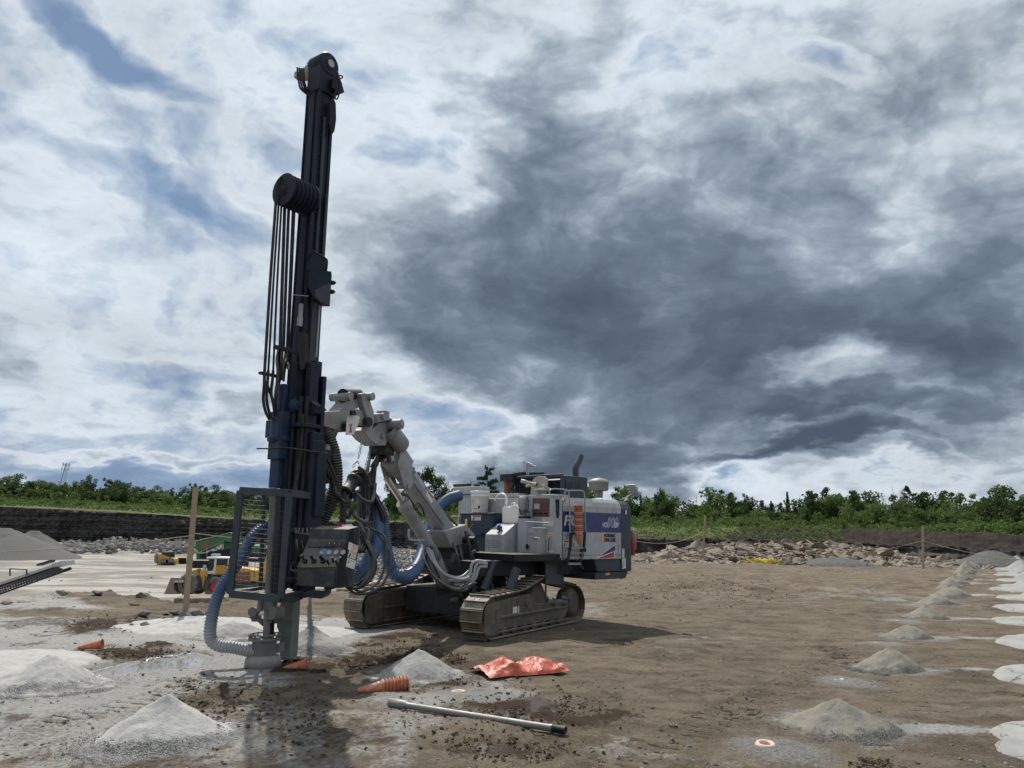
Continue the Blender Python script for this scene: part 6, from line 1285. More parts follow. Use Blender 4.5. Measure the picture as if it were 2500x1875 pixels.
mb.prism([M(.0, .18, z3 + .12), M(.0, .42, z3 - .02), M(.0, .40, z3 - .12), M(.0, .18, z3 - .15)], E1 * .1); part(mb, 'magazine_bracket', 'mast_steel', mg, .006)
mb = MB(); mb.tube([P(627, 1095, 9.3), P(660, 1095, 9.3), P(690, 1093, 9.3), (P(720, 1096, 9.35)), P(760, 1102, 9.5), P(800, 1106, 9.8)], .010, 7); part(mb, 'cable_bar', 'black_steel', bevel=0)
mb = MB(); prism_b(mb, [(765, 985), (781, 981), (783, 992), (792, 1003), (770, 1006)], .05, 10.1); part(mb, 'mast_bracket', 'black_steel', bevel=.006); mb = MB(); prism_b(mb, [(769, 1095), (800, 1100), (812, 1112), (806, 1130), (780, 1122)], .08, 10.1); part(mb, 'mast_bracket', 'black_steel', bevel=.006)
mb = MB()
for p0, p1, r in (((776, 1110, 10.0), (770, 1200, 10.0), .05), ((790, 1150, 10.0), (778, 1190, 10.0), .03), ((800, 1120, 9.9), (822, 1175, 9.9), .02), ((784, 1120, 10.1), (800, 1180, 10.1), .035), ((762, 1050, 10.0), (755, 1280, 10.0), .07), ((745, 1200, 9.9), (738, 1430, 9.9), .08)): mb.cyl(P(*p0), P(*p1), r, n=12)
part(mb, 'swing_links', 'black_steel', bevel=0)
bundle([(770, 1060, 9.9), (765, 1120, 9.85), (760, 1200, 9.85), (755, 1270, 9.8), (745, 1330, 9.7)], 6, 8, .018, 'mast_hose'); bundle([(735, 1010, 9.6), (730, 1090, 9.55), (722, 1170, 9.5), (715, 1260, 9.5)], 4, 6, .016, 'mast_hose')
mb = MB(); mbox(mb, .16, .10, z4 + .3, z1 + .25, .12, .03); mbox(mb, .22, -.10, z2 + .1, z1 - .15, .10, .025); mbox(mb, -.12, .10, z4, z3 + .4, .03, .20); part(mb, 'carriage_plate', 'mast_steel', bevel=.008)
mb = MB(); mbox(mb, -.02, .34, z4 + .25, z3 - .45, .11, .035); mbox(mb, -.06, .38, z4 + .9, z3 - .6, .08, .03); part(mb, 'changer_arm', 'mast_steel', bevel=.008)
# drill string
mb = MB(); ra = P(649, 1570, 9.55); rt_ = P(668, 1190, 9.55); mb.cyl(ra - UP * .05, rt_ + UP * 0, .040, n=16); part(mb, 'drill_string', 'rod_steel', bevel=0)
mb = MB(); q0 = P(680, 1210, 9.62); mb.cyl(q0, P(668, 1450, 9.62), .062, n=18); mb.cyl(P(700, 1215, 9.75), P(690, 1440, 9.75), .05, n=16); part(mb, 'guide_tube', 'slate_paint', bevel=0)
mb = MB(); mb.cyl(P(672, 1440, 9.6), P(664, 1578, 9.62), .016, n=10); mb.cyl(P(655, 1520, 9.6), P(652, 1580, 9.6), .045, n=14); part(mb, 'support_rods', 'black_steel', bevel=0)
# foot
mb = MB(); F_ = lambda x, y, Y=9.87: P(x, y, Y)
mb.prism([F_(x, y, 9.82) for x, y in [(690, 1456), (716, 1456), (714, 1500), (711, 1556), (708, 1604), (683, 1604), (681, 1545), (675, 1530), (676, 1500)]], V((.05, .16, 0))); mb.prism([F_(x, y, 9.80) for x, y in [(675, 1600), (716, 1606), (716, 1611), (690, 1612), (672, 1610)]], V((.04, .2, 0))); mb.box(F_(708, 1614, 9.86), (.03, .03, .04)); mb.prism([F_(x, y, 9.84) for x, y in [(714, 1498), (717, 1498), (716, 1510), (713, 1512)]], V((.0, .1, 0))); ft = part(mb, 'mast_foot', 'foot_steel', bevel=.01)
mb = MB(); mb.prism([F_(x, y, 9.5) for x, y in [(641, 1448), (668, 1450), (668, 1490), (640, 1490)]], V((.0, .16, 0))); mb.cyl(F_(637, 1462, 9.5), F_(634, 1492, 9.5), .035, n=14); mb.prism([F_(x, y, 9.45) for x, y in [(642, 1511), (656, 1505), (660, 1492), (668, 1488), (676, 1494), (673, 1514), (646, 1515)]], V((.03, .12, 0))); mb.cyl(F_(664, 1497, 9.42), F_(688, 1496, 9.52), .075, n=22); mb.cyl(F_(664, 1497, 9.40), F_(665, 1497, 9.41), .03, n=12)
mb.prism([F_(x, y, 9.62) for x, y in [(602, 1505), (624, 1503), (645, 1512), (650, 1520), (640, 1526), (632, 1518), (612, 1512)]], V((.03, .10, 0))); mb.cyl(F_(616, 1494, 9.52), F_(624, 1492, 9.66), .055, n=20); mb.prism([F_(x, y, 9.6) for x, y in [(612, 1510), (632, 1512), (641, 1522), (640, 1530), (628, 1518), (613, 1518)]], V((.03, .10, 0))); mb.prism([F_(x, y, 9.6) for x, y in [(646, 1512), (705, 1512), (700, 1516), (666, 1524), (660, 1523), (660, 1516)]], V((.03, .12, 0)))
part(mb, 'rod_clamp', 'foot_steel', bevel=.008)
c = P(644, 1594, 9.6); c = V((c[0], c[1], 0))
mb = MB(); mb.lathe(c, UP, [(.13, .12), (.13, .142), (.30, .142), (.305, .19), (.335, .19), (.335, .06)], 32)
for k in range(16): a = k * math.pi / 8; mb.box(c + V((math.cos(a), math.sin(a), 0)) * .175 + UP * .352, (.012, .006, .014), (V((math.cos(a), math.sin(a), 0)), V((-math.sin(a), math.cos(a), 0)), UP))
mb.lathe(c + UP * .366, UP, [(0, .185), (0, .195), (.016, .195), (.016, .16), (.0, .16)], 32); mb.prism([F_(x, y, 9.62) for x, y in [(664, 1576), (679, 1570), (678, 1594), (664, 1596)]], V((.05, .12, 0))); hood_ = part(mb, 'suction_hood', 'foot_steel', bevel=.004)
mb = MB(); mb.lathe(c, UP, [(.005, .18), (.01, .215), (.10, .205), (.125, .19), (.14, .15), (.14, .12)], 36); part(mb, 'rubber_skirt', 'muddy_grey', hood_, 0)
# ---------------- guard cage
cage = MB()
CA, CB_, CC_ = (587, 565, 9.15), (706, 684, 9.02), (645, 636, 9.95)
def fr(p0, p1, w=.065): cage.bar(P(*p0), P(*p1), w, w * .8, V((0, 1, 0)) if abs(p0[0] - p1[0]) < 60 else UP)
TL, BL, TR, BR = P(587, 1197, 9.12), P(562, 1449, 9.12), P(706, 1204, 9.0), P(686, 1462, 9.0); RL, RB = P(645, 1206, 9.95), P(636, 1436, 9.95); R2, R2b = P(764, 1212, 9.75), P(748, 1448, 9.75)
for a, b in ((TL, BL), (TR, BR)): cage.bar(a, b, .075, .06, V((0, 1, 0)))
for a, b in ((RL, RB), (R2, R2b)): cage.bar(a, b, .045, .045, V((0, 1, 0)))
for a, b in ((TL, TR), (BL, BR), (TR, R2), (BR, R2b)): cage.bar(a, b, .06, .085)
for a, b in ((TL, RL), (BL, RB)): cage.bar(a, b, .04, .04)
cg = part(cage, 'guard_cage', 'slate_paint', bevel=.005)
def mesh_panel(a, b, c, d, nu, nv, r=.0035):
    mb = MB()
    for i in range(1, nu): t = i / nu; mb.cyl(a * (1 - t) + b * t, c * (1 - t) + d * t, r, n=4, caps=False)
    for j in range(1, nv): t = j / nv; mb.cyl(a * (1 - t) + c * t, b * (1 - t) + d * t, r, n=4, caps=False)
    return part(mb, 'wire_mesh', 'slate_paint', cg, 0)
mesh_panel(TL, TR, BL, BR, 9, 22, .0020); mesh_panel(TL, RL, BL, RB, 8, 22, .0014)
mb = MB(); mb.prism([P(x, y, 9.5) for x, y in [(690, 1452), (747, 1448), (745, 1460), (722, 1462), (720, 1470), (690, 1470)]], V((.0, .35, 0))); mb.prism([P(x, y, 9.45) for x, y in [(745, 1445), (795, 1440), (795, 1452), (785, 1462), (745, 1458)]], V((0, .3, 0)))
part(mb, 'foot_plate', 'slate_paint', bevel=.006)
# ---------------- control console
KX = unit((.94, -.35, 0)); KY = V((KX[1], -KX[0], 0)); KY = KY if KY[1] < 0 else -KY
K0 = P(850, 1420, 9.05)
side = [(878, 1285), (880, 1292), (876, 1340), (866, 1400), (855, 1434), (820, 1434), (822, 1388), (835, 1352), (847, 1318), (852, 1292)]
mb = MB(); poly = [onplane(x, y, K0, KX) for x, y in side]; mb.prism(poly, KX * -.025); con = part(mb, 'control_console', 'console_grime', bevel=.004)
W_ = .52
mb = MB(); top = poly[9]; low = poly[7]; lw = poly[6]; bt = poly[5]
mb.prism([poly[0], poly[9], poly[8], poly[7], poly[6], poly[5], poly[4]], KX * -W_); body = part(mb, 'console_body', 'console_grime', con, .006)
pn_ = unit(np.cross(KX, poly[8] - poly[6])); pn_ = pn_ if pn_[1] < 0 else -pn_
pc = (poly[7] + poly[8]) / 2
for k in range(4):
    mb = MB(); c = onplane(787 + k * 17, 1349, pc - KX * .2, pn_); mb.lathe(c, pn_, [(0, .029), (.012, .029), (.014, .024), (.008, .023)], 20); g1 = part(mb, 'gauge', 'galv', con, 0); mb = MB(); mb.cyl(c + pn_ * .001, c + pn_ * .009, .023, n=20); part(mb, 'dial', 'gauge_face', g1, 0)
for k, (x, y, m_) in enumerate([(806, 1328, 'yellow_bright'), (818, 1328, 'yellow_bright'), (831, 1330, 'logo_red')]): mb = MB(); c = onplane(x, y, pc - KX * .2, pn_); mb.cyl(c, c + pn_ * .02, [.006, .006, .011][k], n=14); part(mb, 'push_button', m_, con, 0)
mb = MB()
for k in range(5): c = onplane(795 + k * 10, 1375 + (k % 2) * 6, pc - KX * .2, pn_) + pn_ * .01; mb.cyl(c, c + unit(pn_ + UP * .4 + KX * random.uniform(-.3, .3)) * .09, .010, .016, n=8)
part(mb, 'levers', 'black_steel', con, 0)
mb = MB(); mb.prism([onplane(x, y, pc - KX * .2, pn_) + pn_ * .001 for x, y in [(752, 1322), (838, 1322), (834, 1336), (750, 1337)]], pn_ * .012); part(mb, 'lamp_strip', 'black_steel', con, .003)
mb = MB(); mb.prism([onplane(x, y, pc - KX * .2, pn_) + pn_ * .001 for x, y in [(742, 1362), (832, 1362), (822, 1386), (736, 1388)]], pn_ * .02); part(mb, 'lever_plate', 'track_frame_mud', con, .004)
for k in range(3):
    c = onplane(748 + k * 22, 1374, pc - KX * .2, pn_) + pn_ * .02; mb = MB(); mb.box(c + pn_ * .02, (.022, .022, .02), (KX, unit(np.cross(pn_, KX)), pn_)); mb.cyl(c + pn_ * .03, c + pn_ * .10 + UP * .03, .012, .02, n=10); part(mb, 'joystick', 'black_steel', con, .003)
for k in range(7):
    mb = MB(); x0 = 722 + k * 9; mb.tube([P(x0, 1290, 9.35), P(x0 + random.uniform(-8, 8), 1320, 9.2), P(x0 + random.uniform(-6, 14), 1352, 9.15), P(x0 + random.uniform(-4, 10), 1380, 9.25), P(x0 + 5, 1405, 9.4)], random.uniform(.009, .017), 7); part(mb, 'console_hose', 'rubber', con, 0)
mb = MB(); c0 = onplane(712, 1385, K0, KY); rim = [P(716, 1372, 9.35), P(711, 1385, 9.25), P(716, 1393, 9.15), P(760, 1395, 8.98), P(805, 1397, 8.88), P(823, 1388, 8.9), P(826, 1380, 9.0)]; mb.tube(rim, .011, 8); mb.prism([P(716, 1394, 9.12), P(805, 1398, 8.9), P(822, 1390, 8.95), P(830, 1384, 9.3), P(725, 1380, 9.5)], -UP * .012); tray = part(mb, 'tray', 'slate_paint', con, .002)
mb = MB(); mb.prism([P(x, y, 9.0) for x, y in [(752, 1398), (826, 1400), (830, 1436), (760, 1432), (748, 1420)]], V((.1, .4, 0))); mb.prism([P(x, y, 9.1) for x, y in [(790, 1434), (818, 1432), (808, 1440), (792, 1442)]], V((0, .3, 0))); part(mb, 'lower_box', 'console_grime', con, .006)
mb = MB(); mb.prism([P(x, y, 9.2) for x, y in [(720, 1300), (780, 1310), (776, 1345), (745, 1360), (725, 1390), (715, 1380)]], V((.1, .4, 0))); part(mb, 'console_mount', 'black_steel', con, .006)
kp = K0 + KX * .001
sticker([(852, 1323), (859.5, 1326), (856, 1345), (849, 1341)], kp, KX, None, con, 0); sticker([(860, 1327), (875, 1333), (871, 1349), (857, 1343)], kp + KX * .001, KX, .32, con, 3); sticker([(853, 1342), (870, 1349), (867, 1366), (848, 1359)], kp + KX * .002, KX, .28, con, 3, picto=True); sticker([(848, 1361), (869, 1369), (864.5, 1390.5), (844.5, 1383)], kp, KX, None, con, 1)
mb = MB(); c = onplane(851, 1372, kp + KX * .003, KX); mb.lathe(c, KX, [(0, .014), (.001, .014), (.001, .011), (0, .011)], 16); mb.cyl(c, c + KX * .002, .004, n=6); part(mb, 'safety_mark', 'black_steel', con, 0)
mb = MB()
for k in range(6): mb.cyl(P(776 + k * 9, 1312 - k * .6, 9.2), P(796 + k * 9, 1302 - k * .6, 9.5), .005, n=6)
for k in range(3): mb.cyl(P(829 + k * 4, 1308, 9.2), P(829 + k * 4, 1302, 9.2), .006, n=6)
part(mb, 'console_wires', 'rail_grey', con, 0)
# dust chute and falling cuttings
mb = MB(); mb.box(P(756, 1424, 9.85), (.045, .045, .10), (KX, KY, UP)); part(mb, 'dust_chute', 'galv', bevel=.004)
mb = MB()
rg = random.Random(4); base = P(758, 1450, 10.72); gz = .30
for i in range(1500):
    t = rg.random(); z = base[2] - .03 - (base[2] - gz) * t; sp = .006 + .014 * t; x = base[0] + .03 * t + rg.gauss(0, sp) + .012 * math.sin(z * 9); y = base[1] + rg.gauss(0, sp); s = rg.uniform(.003, .008)
    mb.add([(x - s, y - s, z), (x + s, y - s, z), (x, y + s, z), (x, y, z + s * 3)], [(0, 1, 2), (0, 1, 3), (1, 2, 3), (2, 0, 3)])
st = [V((base[0] + .03 * t + .01 * math.sin(9 * (base[2] - 1.2 * t)), base[1], base[2] - (base[2] - gz) * t)) for t in np.linspace(0, 1, 30)]
mb.rings(st, [.009 + .003 * math.sin(i * 1.7) + .006 * i / 30 for i in range(30)], 8); dst = mb.build('falling_dust', 'cuttings_pale', origin=tuple(V((base[0], base[1], gz)))); tag(dst, 'thin stream of grey drill dust falling onto the cuttings cone', 'dust', kind='stuff')

# ================================================================== loose things on the rig
def thing1(mb, name, mat, label, cat, c, group=None, bevel=0): o = mb.build(name, mat, origin=tuple(c), bevel=bevel); return tag(o, label, cat, group)
# white pail on the tank
q0 = onplane(1171, 1251, B(sT + .16, 0, 0), A_); q1 = onplane(1171, 1198, B(sT + .16, 0, 0), A_); hh = q1[2] - q0[2]; rr_ = .152 * 1.15
q0 = V((q0[0], q0[1], bF(1171, 1252, sT - .02)[1] + .004))
e = empty('pail', tuple(q0), 'white plastic pail with printed label standing on the navy tank', 'bucket')
mb = MB(); mb.lathe(q0, UP, [(0, 0), (0, rr_ * .86), (.01, rr_ * .9), (hh * .74, rr_ * .99), (hh * .75, rr_ * 1.03), (hh * .80, rr_ * 1.03), (hh * .81, rr_ * 1.0), (hh * .86, rr_ * 1.0), (hh * .87, rr_ * 1.05), (hh * .98, rr_ * 1.05), (hh, rr_ * 1.02), (hh, rr_ * .96), (hh * .96, rr_ * .94), (hh * .95, 0)], 36); mb.build('pail_body', 'bucket_white', e)
def patch(c, r, a0, a1, z0, z1, n=10, rt=1.0):
    mb = MB(); vs = []
    for i in range(n + 1):
        a = a0 + (a1 - a0) * i / n
        for z, rf in ((z0, 1.0), (z1, rt)): vs.append((c[0] + math.cos(a) * r * rf, c[1] + math.sin(a) * r * rf, c[2] + z))
    mb.add(vs, [(2 * i, 2 * i + 2, 2 * i + 3, 2 * i + 1) for i in range(n)], True); return mb
av = math.atan2(-q0[1], -q0[0])
patch(q0, rr_ * .955, av - .75, av + .12, hh * .12, hh * .66, rt=1.04).build('printed_label', 'sign_white', e); patch(q0, rr_ * .96, av - .72, av + .08, hh * .45, hh * .64, rt=1.02).build('label_print', 'sign_grey', e); patch(q0, rr_ * .96, av - .20, av + .02, hh * .18, hh * .32, rt=1.02).build('label_print', 'black_steel', e); patch(q0, rr_ * .96, av - .70, av - .25, hh * .16, hh * .20, rt=1.01).build('label_print', 'sign_grey', e)
mb = MB(); a = av - 1.2; mb.tube([q0 + V((math.cos(a + k) * rr_ * 1.07, math.sin(a + k) * rr_ * 1.07, hh * z)) for k, z in ((-.3, .78), (-.15, .45), (.1, .36), (.3, .45), (.4, .6))], .004, 6); mb.build('wire_handle', 'rail_grey', e)
# jerry can
jc = onplane(1245, 1271, B(s3 + .36, 0, 0), A_); jz = zf + .205; jc[2] = jz; jn = bF(1265, 1250, s3 + .36)[0] - bF(1224, 1250, s3 + .36)[0]; jh = bF(1245, 1232, s3 + .36)[1] - jz
e = empty('jerry_can', tuple(jc), 'translucent white jerry can with curved spout on the sloped grey box', 'jerry can')
hw = jn / 2; mb = MB(); mb.prism([jc - Nn * (-hw) * k + UP * z for k, z in ((-1, 0), (1, 0), (1, jh * .86), (.72, jh), (.25, jh), (.1, jh * .9), (-.35, jh * .86), (-.5, jh * .95), (-.8, jh * .95), (-1, jh * .84))], A_ * .17); mb.build('can_body', 'jerry_white', e, bevel=.022)
mb = MB(); q = lambda x, y: onplane(x, y, B(s3 + .44, 0, 0), A_); mb.rings(catmull([q(1236, 1232), q(1236, 1215), q(1231, 1207), q(1222, 1206), q(1214, 1211), q(1208.5, 1222)], 6), [.024 - .0003 * i for i in range(31)], 12); mb.build('spout', 'jerry_white', e)
mb = MB(); q = lambda x, y: onplane(x, y, B(s3 + .36, 0, 0), A_); mb.tube([q(1246, 1238) - A_ * .002, q(1250, 1230), q(1257, 1229), q(1262, 1238)], .012, 8); mb.build('carry_handle', 'jerry_white', e)
# cone stack hung at the ladder
bp = onplane(1413, 1329, B(0, S1 + .16, 0), Nn); tp_ = onplane(1412, 1233, B(0, S1 + .16, 0), Nn); L_ = np.linalg.norm(tp_ - bp)
e = empty('plug_stack', tuple(bp), 'tall stack of orange plugs hanging point down by the rig ladder', 'plugs', 'orange hole plugs lying about'); dr = unit(tp_ - bp)
mb = MB(); mb.lathe(bp, dr, [(-.0, .0), (0, .022), (.03, .028), (.16, .060), (.25, .068), (L_ - .03, .068), (L_ - .02, .085), (L_, .085), (L_, .07), (L_ - .05, .06)], 24); mb.build('plug', 'orange_plastic', e)
for i in range(12):
    mb = MB(); t0 = .18 + i * (L_ - .24) / 12; mb.lathe(bp + dr * t0, dr, [(0, .066), (.03, .072), (.032, .090), (.040, .090), (.040, .066)], 24); mb.build('plug', 'collar_pink' if i % 3 == 0 else 'orange_plastic', e)
# fire extinguisher
b_ = onplane(1543, 1356, B(0, S1 - .25, 0), Nn); t_ = onplane(1543, 1297, B(0, S1 - .25, 0), Nn); L_ = np.linalg.norm(t_ - b_)
e = empty('fire_extinguisher', tuple(b_), 'red fire extinguisher hung on the back of the drill rig', 'fire extinguisher'); mb = MB(); mb.lathe(b_, UP, [(0, 0), (0, .05), (.01, .056), (L_ * .82, .056), (L_ * .93, .04), (L_ * .95, .025), (L_, .025), (L_, 0)], 24); mb.build('cylinder', 'red_paint', e)
mb = MB(); mb.tube([t_, t_ + UP * .03 + V((.04, 0, 0)), t_ + V((.065, 0, -.03)), t_ + V((.07, 0, -.15)), t_ + V((.065, 0, -.35))], .008, 8); mb.box(t_ + UP * .02, (.05, .015, .012)); mb.build('hose_and_valve', 'galv', e)
# spray can, bottle, rag, papers
def can(px, py, Y, tilt, r, h, mat, label, cat, cap='black_steel', name='spray_can'):
    c = P(px, py, Y); d = unit(tilt); e = empty(name, tuple(c), label, cat); mb = MB(); mb.lathe(c, d, [(0, 0), (0, r), (h * .8, r), (h * .88, r * .6), (h * .9, 0)], 20); mb.build('can' if 'can' in name else 'bottle_body', mat, e); mb = MB(); mb.cyl(c + d * h * .88, c + d * h, r * .5, r * .4, n=14); mb.build('cap', cap, e); return e
can(739, 1389, 9.12, (.35, .1, 1), .034, .24, 'red_paint', 'red spray can leaning in the console tray', 'spray can'); can(786, 1391, 9.0, (.12, .05, 1), .040, .27, 'bottle_blue', 'blue sports bottle with black cap in the console tray', 'bottle', name='drink_bottle')
mb = MB()
for i in range(26): a = P(798 + random.gauss(16, 15), 1290 + random.gauss(4, 7), 9.45 + random.uniform(-.05, .05)); s = .07; v = [a + V([random.uniform(-s, s), random.uniform(-s, s), random.uniform(-s * .6, s * .6)]) for _ in range(4)]; mb.add(v, [(0, 1, 2), (1, 3, 2)])
thing1(mb, 'rag', 'cloth_red', 'crumpled red rag lying on top of the control console', 'rag', P(815, 1300, 9.4))
mb = MB(); mb.prism([P(834, 1284, 9.35), P(858, 1282, 9.35), P(862, 1286, 9.3), P(838, 1294, 9.25)], UP * .012); thing1(mb, 'paper_pad', 'sign_white', 'white paper pad on top of the control console', 'paper', P(848, 1288, 9.3))
# steel tubes lying on the near crawler frame
for k, (x0, y0, x1, y1, r) in enumerate([(1336, 1468, 1356, 1471, .045), (1348, 1463, 1362, 1470, .035), (1360, 1467, 1382, 1472, .045), (1368, 1458, 1392, 1462, .04)]):
    mb = MB(); a, b = onplane(x0, y0, TK(-.12, 0, 0), TP), onplane(x1, y1, TK(-.02, 0, 0), TP); d = unit(b - a); L_ = np.linalg.norm(b - a); mb.lathe(a, d, [(0, r), (L_ - .03, r), (L_ - .03, r * 1.12), (L_, r * 1.12), (L_, r * .6), (L_ - .06, r * .55)], 18)
    thing1(mb, 'pipe_coupling', 'foot_steel', 'dusty steel coupling sleeve lying on the near crawler frame, %s from the front' % ORD[k].replace('nearest', 'first'), 'coupling', a, 'steel couplings on the crawler')
# ================================================================== trees and brush
def crown_cards(mb, blobs, n, size, rg, hang=.0):
    """leaf clumps spread through the volume of several lobes"""
    tot = sum(b[3] ** 2 for b in blobs)
    for (x, y, z, r) in blobs:
        k = int(n * r * r / tot)
        for i in range(k):
            d = V([rg.gauss(0, 1) for _ in range(3)]); d = unit(d); q = V((x, y, z)) + d * r * (rg.random() ** .45) * V((1, 1, .85)) if False else V((x, y, z)) + V((d[0], d[1], d[2] * .85)) * r * rg.random() ** .42
            s = size * rg.uniform(.55, 1.35); a = unit([rg.gauss(0, 1) for _ in range(3)]); b = unit(np.cross(a, [rg.gauss(0, 1) for _ in range(3)]))
            mb.add([q - a * s, q + b * s * .6, q + a * s, q - b * s * .6], [(0, 1, 2, 3)])
def limb(mb, p0, p1, r0, r1): mb.rings([V(p0), (V(p0) + V(p1)) / 2 + V((random.uniform(-.04, .04), random.uniform(-.04, .04), 0)), V(p1)], [r0, (r0 + r1) / 2, r1], 6)
def tree_proto(kind, seed):
    """unit-height tree in one mesh, material 0 leaves, 1 wood"""
    rg = random.Random(seed); lf = MB(); wd = MB()
    if kind == 'round':
        bl = [(rg.gauss(0, .13), rg.gauss(0, .13), rg.uniform(.35, .85), rg.uniform(.11, .20)) for _ in range(10)] + [(0, 0, .3, .2)]; crown_cards(lf, bl, 1500, .030, rg); limb(wd, (0, 0, 0), (.01, 0, .5), .022, .010)
        for b in bl[:6]: limb(wd, (0, 0, rg.uniform(.2, .45)), b[:3], .009, .003)
    elif kind == 'tall':
        bl = [(rg.gauss(0, .06), rg.gauss(0, .06), z, .10 * (1.15 - abs(z - .55))) for z in np.linspace(.22, .93, 11)]; crown_cards(lf, bl, 1100, .026, rg); limb(wd, (0, 0, 0), (0, 0, .9), .016, .004)
    elif kind == 'open':
        for i in range(9):
            a = rg.uniform(0, 6.3); l = rg.uniform(.14, .36); z = rg.uniform(.60, .96); tip = (math.cos(a) * l, math.sin(a) * l, z); limb(wd, (0, 0, rg.uniform(.25, .5)), tip, .010, .003); crown_cards(lf, [(*tip, rg.uniform(.06, .11))], 90, .026, rg)
        limb(wd, (0, 0, 0), (.01, 0, .6), .02, .010); crown_cards(lf, [(0, 0, .80, .14)], 130, .026, rg)
    elif kind == 'spire':
        for i in range(60):
            z = .06 + .92 * i / 60; r = .17 * (1 - z) ** .8 + .01; a = i * 2.4
            for k in range(3): q = a + k * 2.1; crown_cards(lf, [(math.cos(q) * r * .6, math.sin(q) * r * .6, z, r * .45 + .01)], 9, .022, rg)
        limb(wd, (0, 0, 0), (0, 0, .98), .015, .003)
    elif kind == 'pine':
        limb(wd, (0, 0, 0), (0, 0, .97), .022, .004)
        for i in range(34):
            z = .22 + .74 * (i / 34) + rg.uniform(-.01, .01); L = (.27 * (1 - ((z - .22) / .78)) ** .55 + .03) * rg.uniform(.6, 1.15); a = rg.uniform(0, 6.3); tip = V((math.cos(a) * L, math.sin(a) * L, z + rg.uniform(-.01, .05))); limb(wd, (0, 0, z), tip, .005, .002)
            for t in (.45, .7, 1.0): c = V((0, 0, z)) * (1 - t) + tip * t; crown_cards(lf, [(*c, .028 + .012 * t)], 26, .017, rg)
    elif kind == 'dead':
        limb(wd, (0, 0, 0), (rg.gauss(0, .03), 0, 1), .010, .002)
        for i in range(12): z = rg.uniform(.3, .92); a = rg.uniform(0, 6.3); l = rg.uniform(.06, .2) * (1.2 - z); limb(wd, (0, 0, z), (math.cos(a) * l, math.sin(a) * l, z + l * 1.2), .004, .0015)
    elif kind == 'bush':
        bl = [(rg.gauss(0, .35), rg.gauss(0, .35), rg.uniform(.15, .6), rg.uniform(.2, .42)) for _ in range(8)]; crown_cards(lf, bl, 900, .07, rg)
    elif kind == 'bigdark':
        bl = [(rg.gauss(0, .16), rg.gauss(0, .16), rg.uniform(.25, .88), rg.uniform(.13, .2)) for _ in range(13)] + [(0, 0, .25, .25)]; crown_cards(lf, bl, 2400, .028, rg); limb(wd, (0, 0, 0), (0, 0, .5), .025, .01)
    return lf, wd
def proto_mesh(name, kind, seed, leafm):
    lf, wd = tree_proto(kind, seed); mb = MB(); mb.add(lf.v, lf.f) if lf.v else None
    n0 = len(mb.f)
    if wd.v: mb.add(wd.v, wd.f)
    me = bpy.data.meshes.new(name); me.from_pydata(mb.v, [], mb.f); me.materials.append(MATS[leafm]); me.materials.append(MATS['dead_wood' if kind == 'dead' else 'bark'])
    me.polygons.foreach_set('material_index', [0 if i < n0 else 1 for i in range(len(mb.f))]); me.update(); return me
PR = {}
for kind, leafm, ns in (('round', 'leaf_mid', 4), ('tall', 'leaf_dark', 3), ('spire', 'leaf_pine', 2), ('bush', 'leaf_bright', 4), ('dead', 'leaf_dark', 3), ('bigdark', 'leaf_dark', 2)): PR[kind] = [proto_mesh(kind + '_foliage', kind, 100 + i, leafm) for i in range(ns)]
PR['rounddark'] = []; PR['bushmid'] = []
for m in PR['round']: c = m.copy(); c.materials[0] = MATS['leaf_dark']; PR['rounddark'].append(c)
for m in PR['bush']: c = m.copy(); c.materials[0] = MATS['leaf_mid']; PR['bushmid'].append(c)
def at_r(px, r): th = theta_of(px); return r * math.sin(th), r * math.cos(th)
def plant(kind, px, r, h, name, label, cat, group, wid=1.0):
    x, y = at_r(px, r); z = land_z(x, y) - .15; o = bpy.data.objects.new(name, random.choice(PR[kind])); COL.objects.link(o); o.location = (x, y, z); w = h * wid * random.uniform(.85, 1.2); o.scale = (w, w, h); o.rotation_euler = (0, 0, random.uniform(0, 6.3)); return tag(o, label, cat, group)
def parted_tree(kind, leafm, px, ytop, r, name, label, wid=1.0, seed=0):
    x, y = at_r(px, r); z = land_z(x, y) - .2; top = P(px, ytop, y)[2]; h = top - z; lf, wd = tree_proto(kind, seed); e = empty(name, (x, y, z), label, 'tree', None, seed)
    for mb, nm, mt in ((lf, 'crown', leafm), (wd, 'trunk', 'bark')):
        o = mb.build(nm, mt, e, world=False); o.scale = (h * wid, h * wid, h)
    return e
GR, GLT = 'trees of the wood beyond the right quarry wall', 'trees of the wood beyond the far left quarry wall'
def rwp(px): return float(rw_of(np.array([theta_of(px)]))[0])
# right wood: brush in front, mixed trees, tops of dead ones
for i in range(140):
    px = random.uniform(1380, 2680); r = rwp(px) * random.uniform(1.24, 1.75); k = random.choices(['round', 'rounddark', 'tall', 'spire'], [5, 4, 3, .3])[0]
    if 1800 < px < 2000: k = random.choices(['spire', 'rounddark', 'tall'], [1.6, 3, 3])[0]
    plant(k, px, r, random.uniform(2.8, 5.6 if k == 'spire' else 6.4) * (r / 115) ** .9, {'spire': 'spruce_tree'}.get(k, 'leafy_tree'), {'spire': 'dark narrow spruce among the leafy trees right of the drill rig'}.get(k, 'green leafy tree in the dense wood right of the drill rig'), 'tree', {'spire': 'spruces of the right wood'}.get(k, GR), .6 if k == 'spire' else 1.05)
for i in range(100):
    px = random.uniform(1380, 2700); r = rwp(px) * random.uniform(1.17, 1.36); k = random.choice(['bush', 'bushmid', 'bushmid']); h = random.uniform(1.0, 2.2)
    plant(k, px, r, h, 'bush', 'bright green bush before the wood on the right', 'bush', 'bushes before the right wood', random.uniform(.6, 1.0))
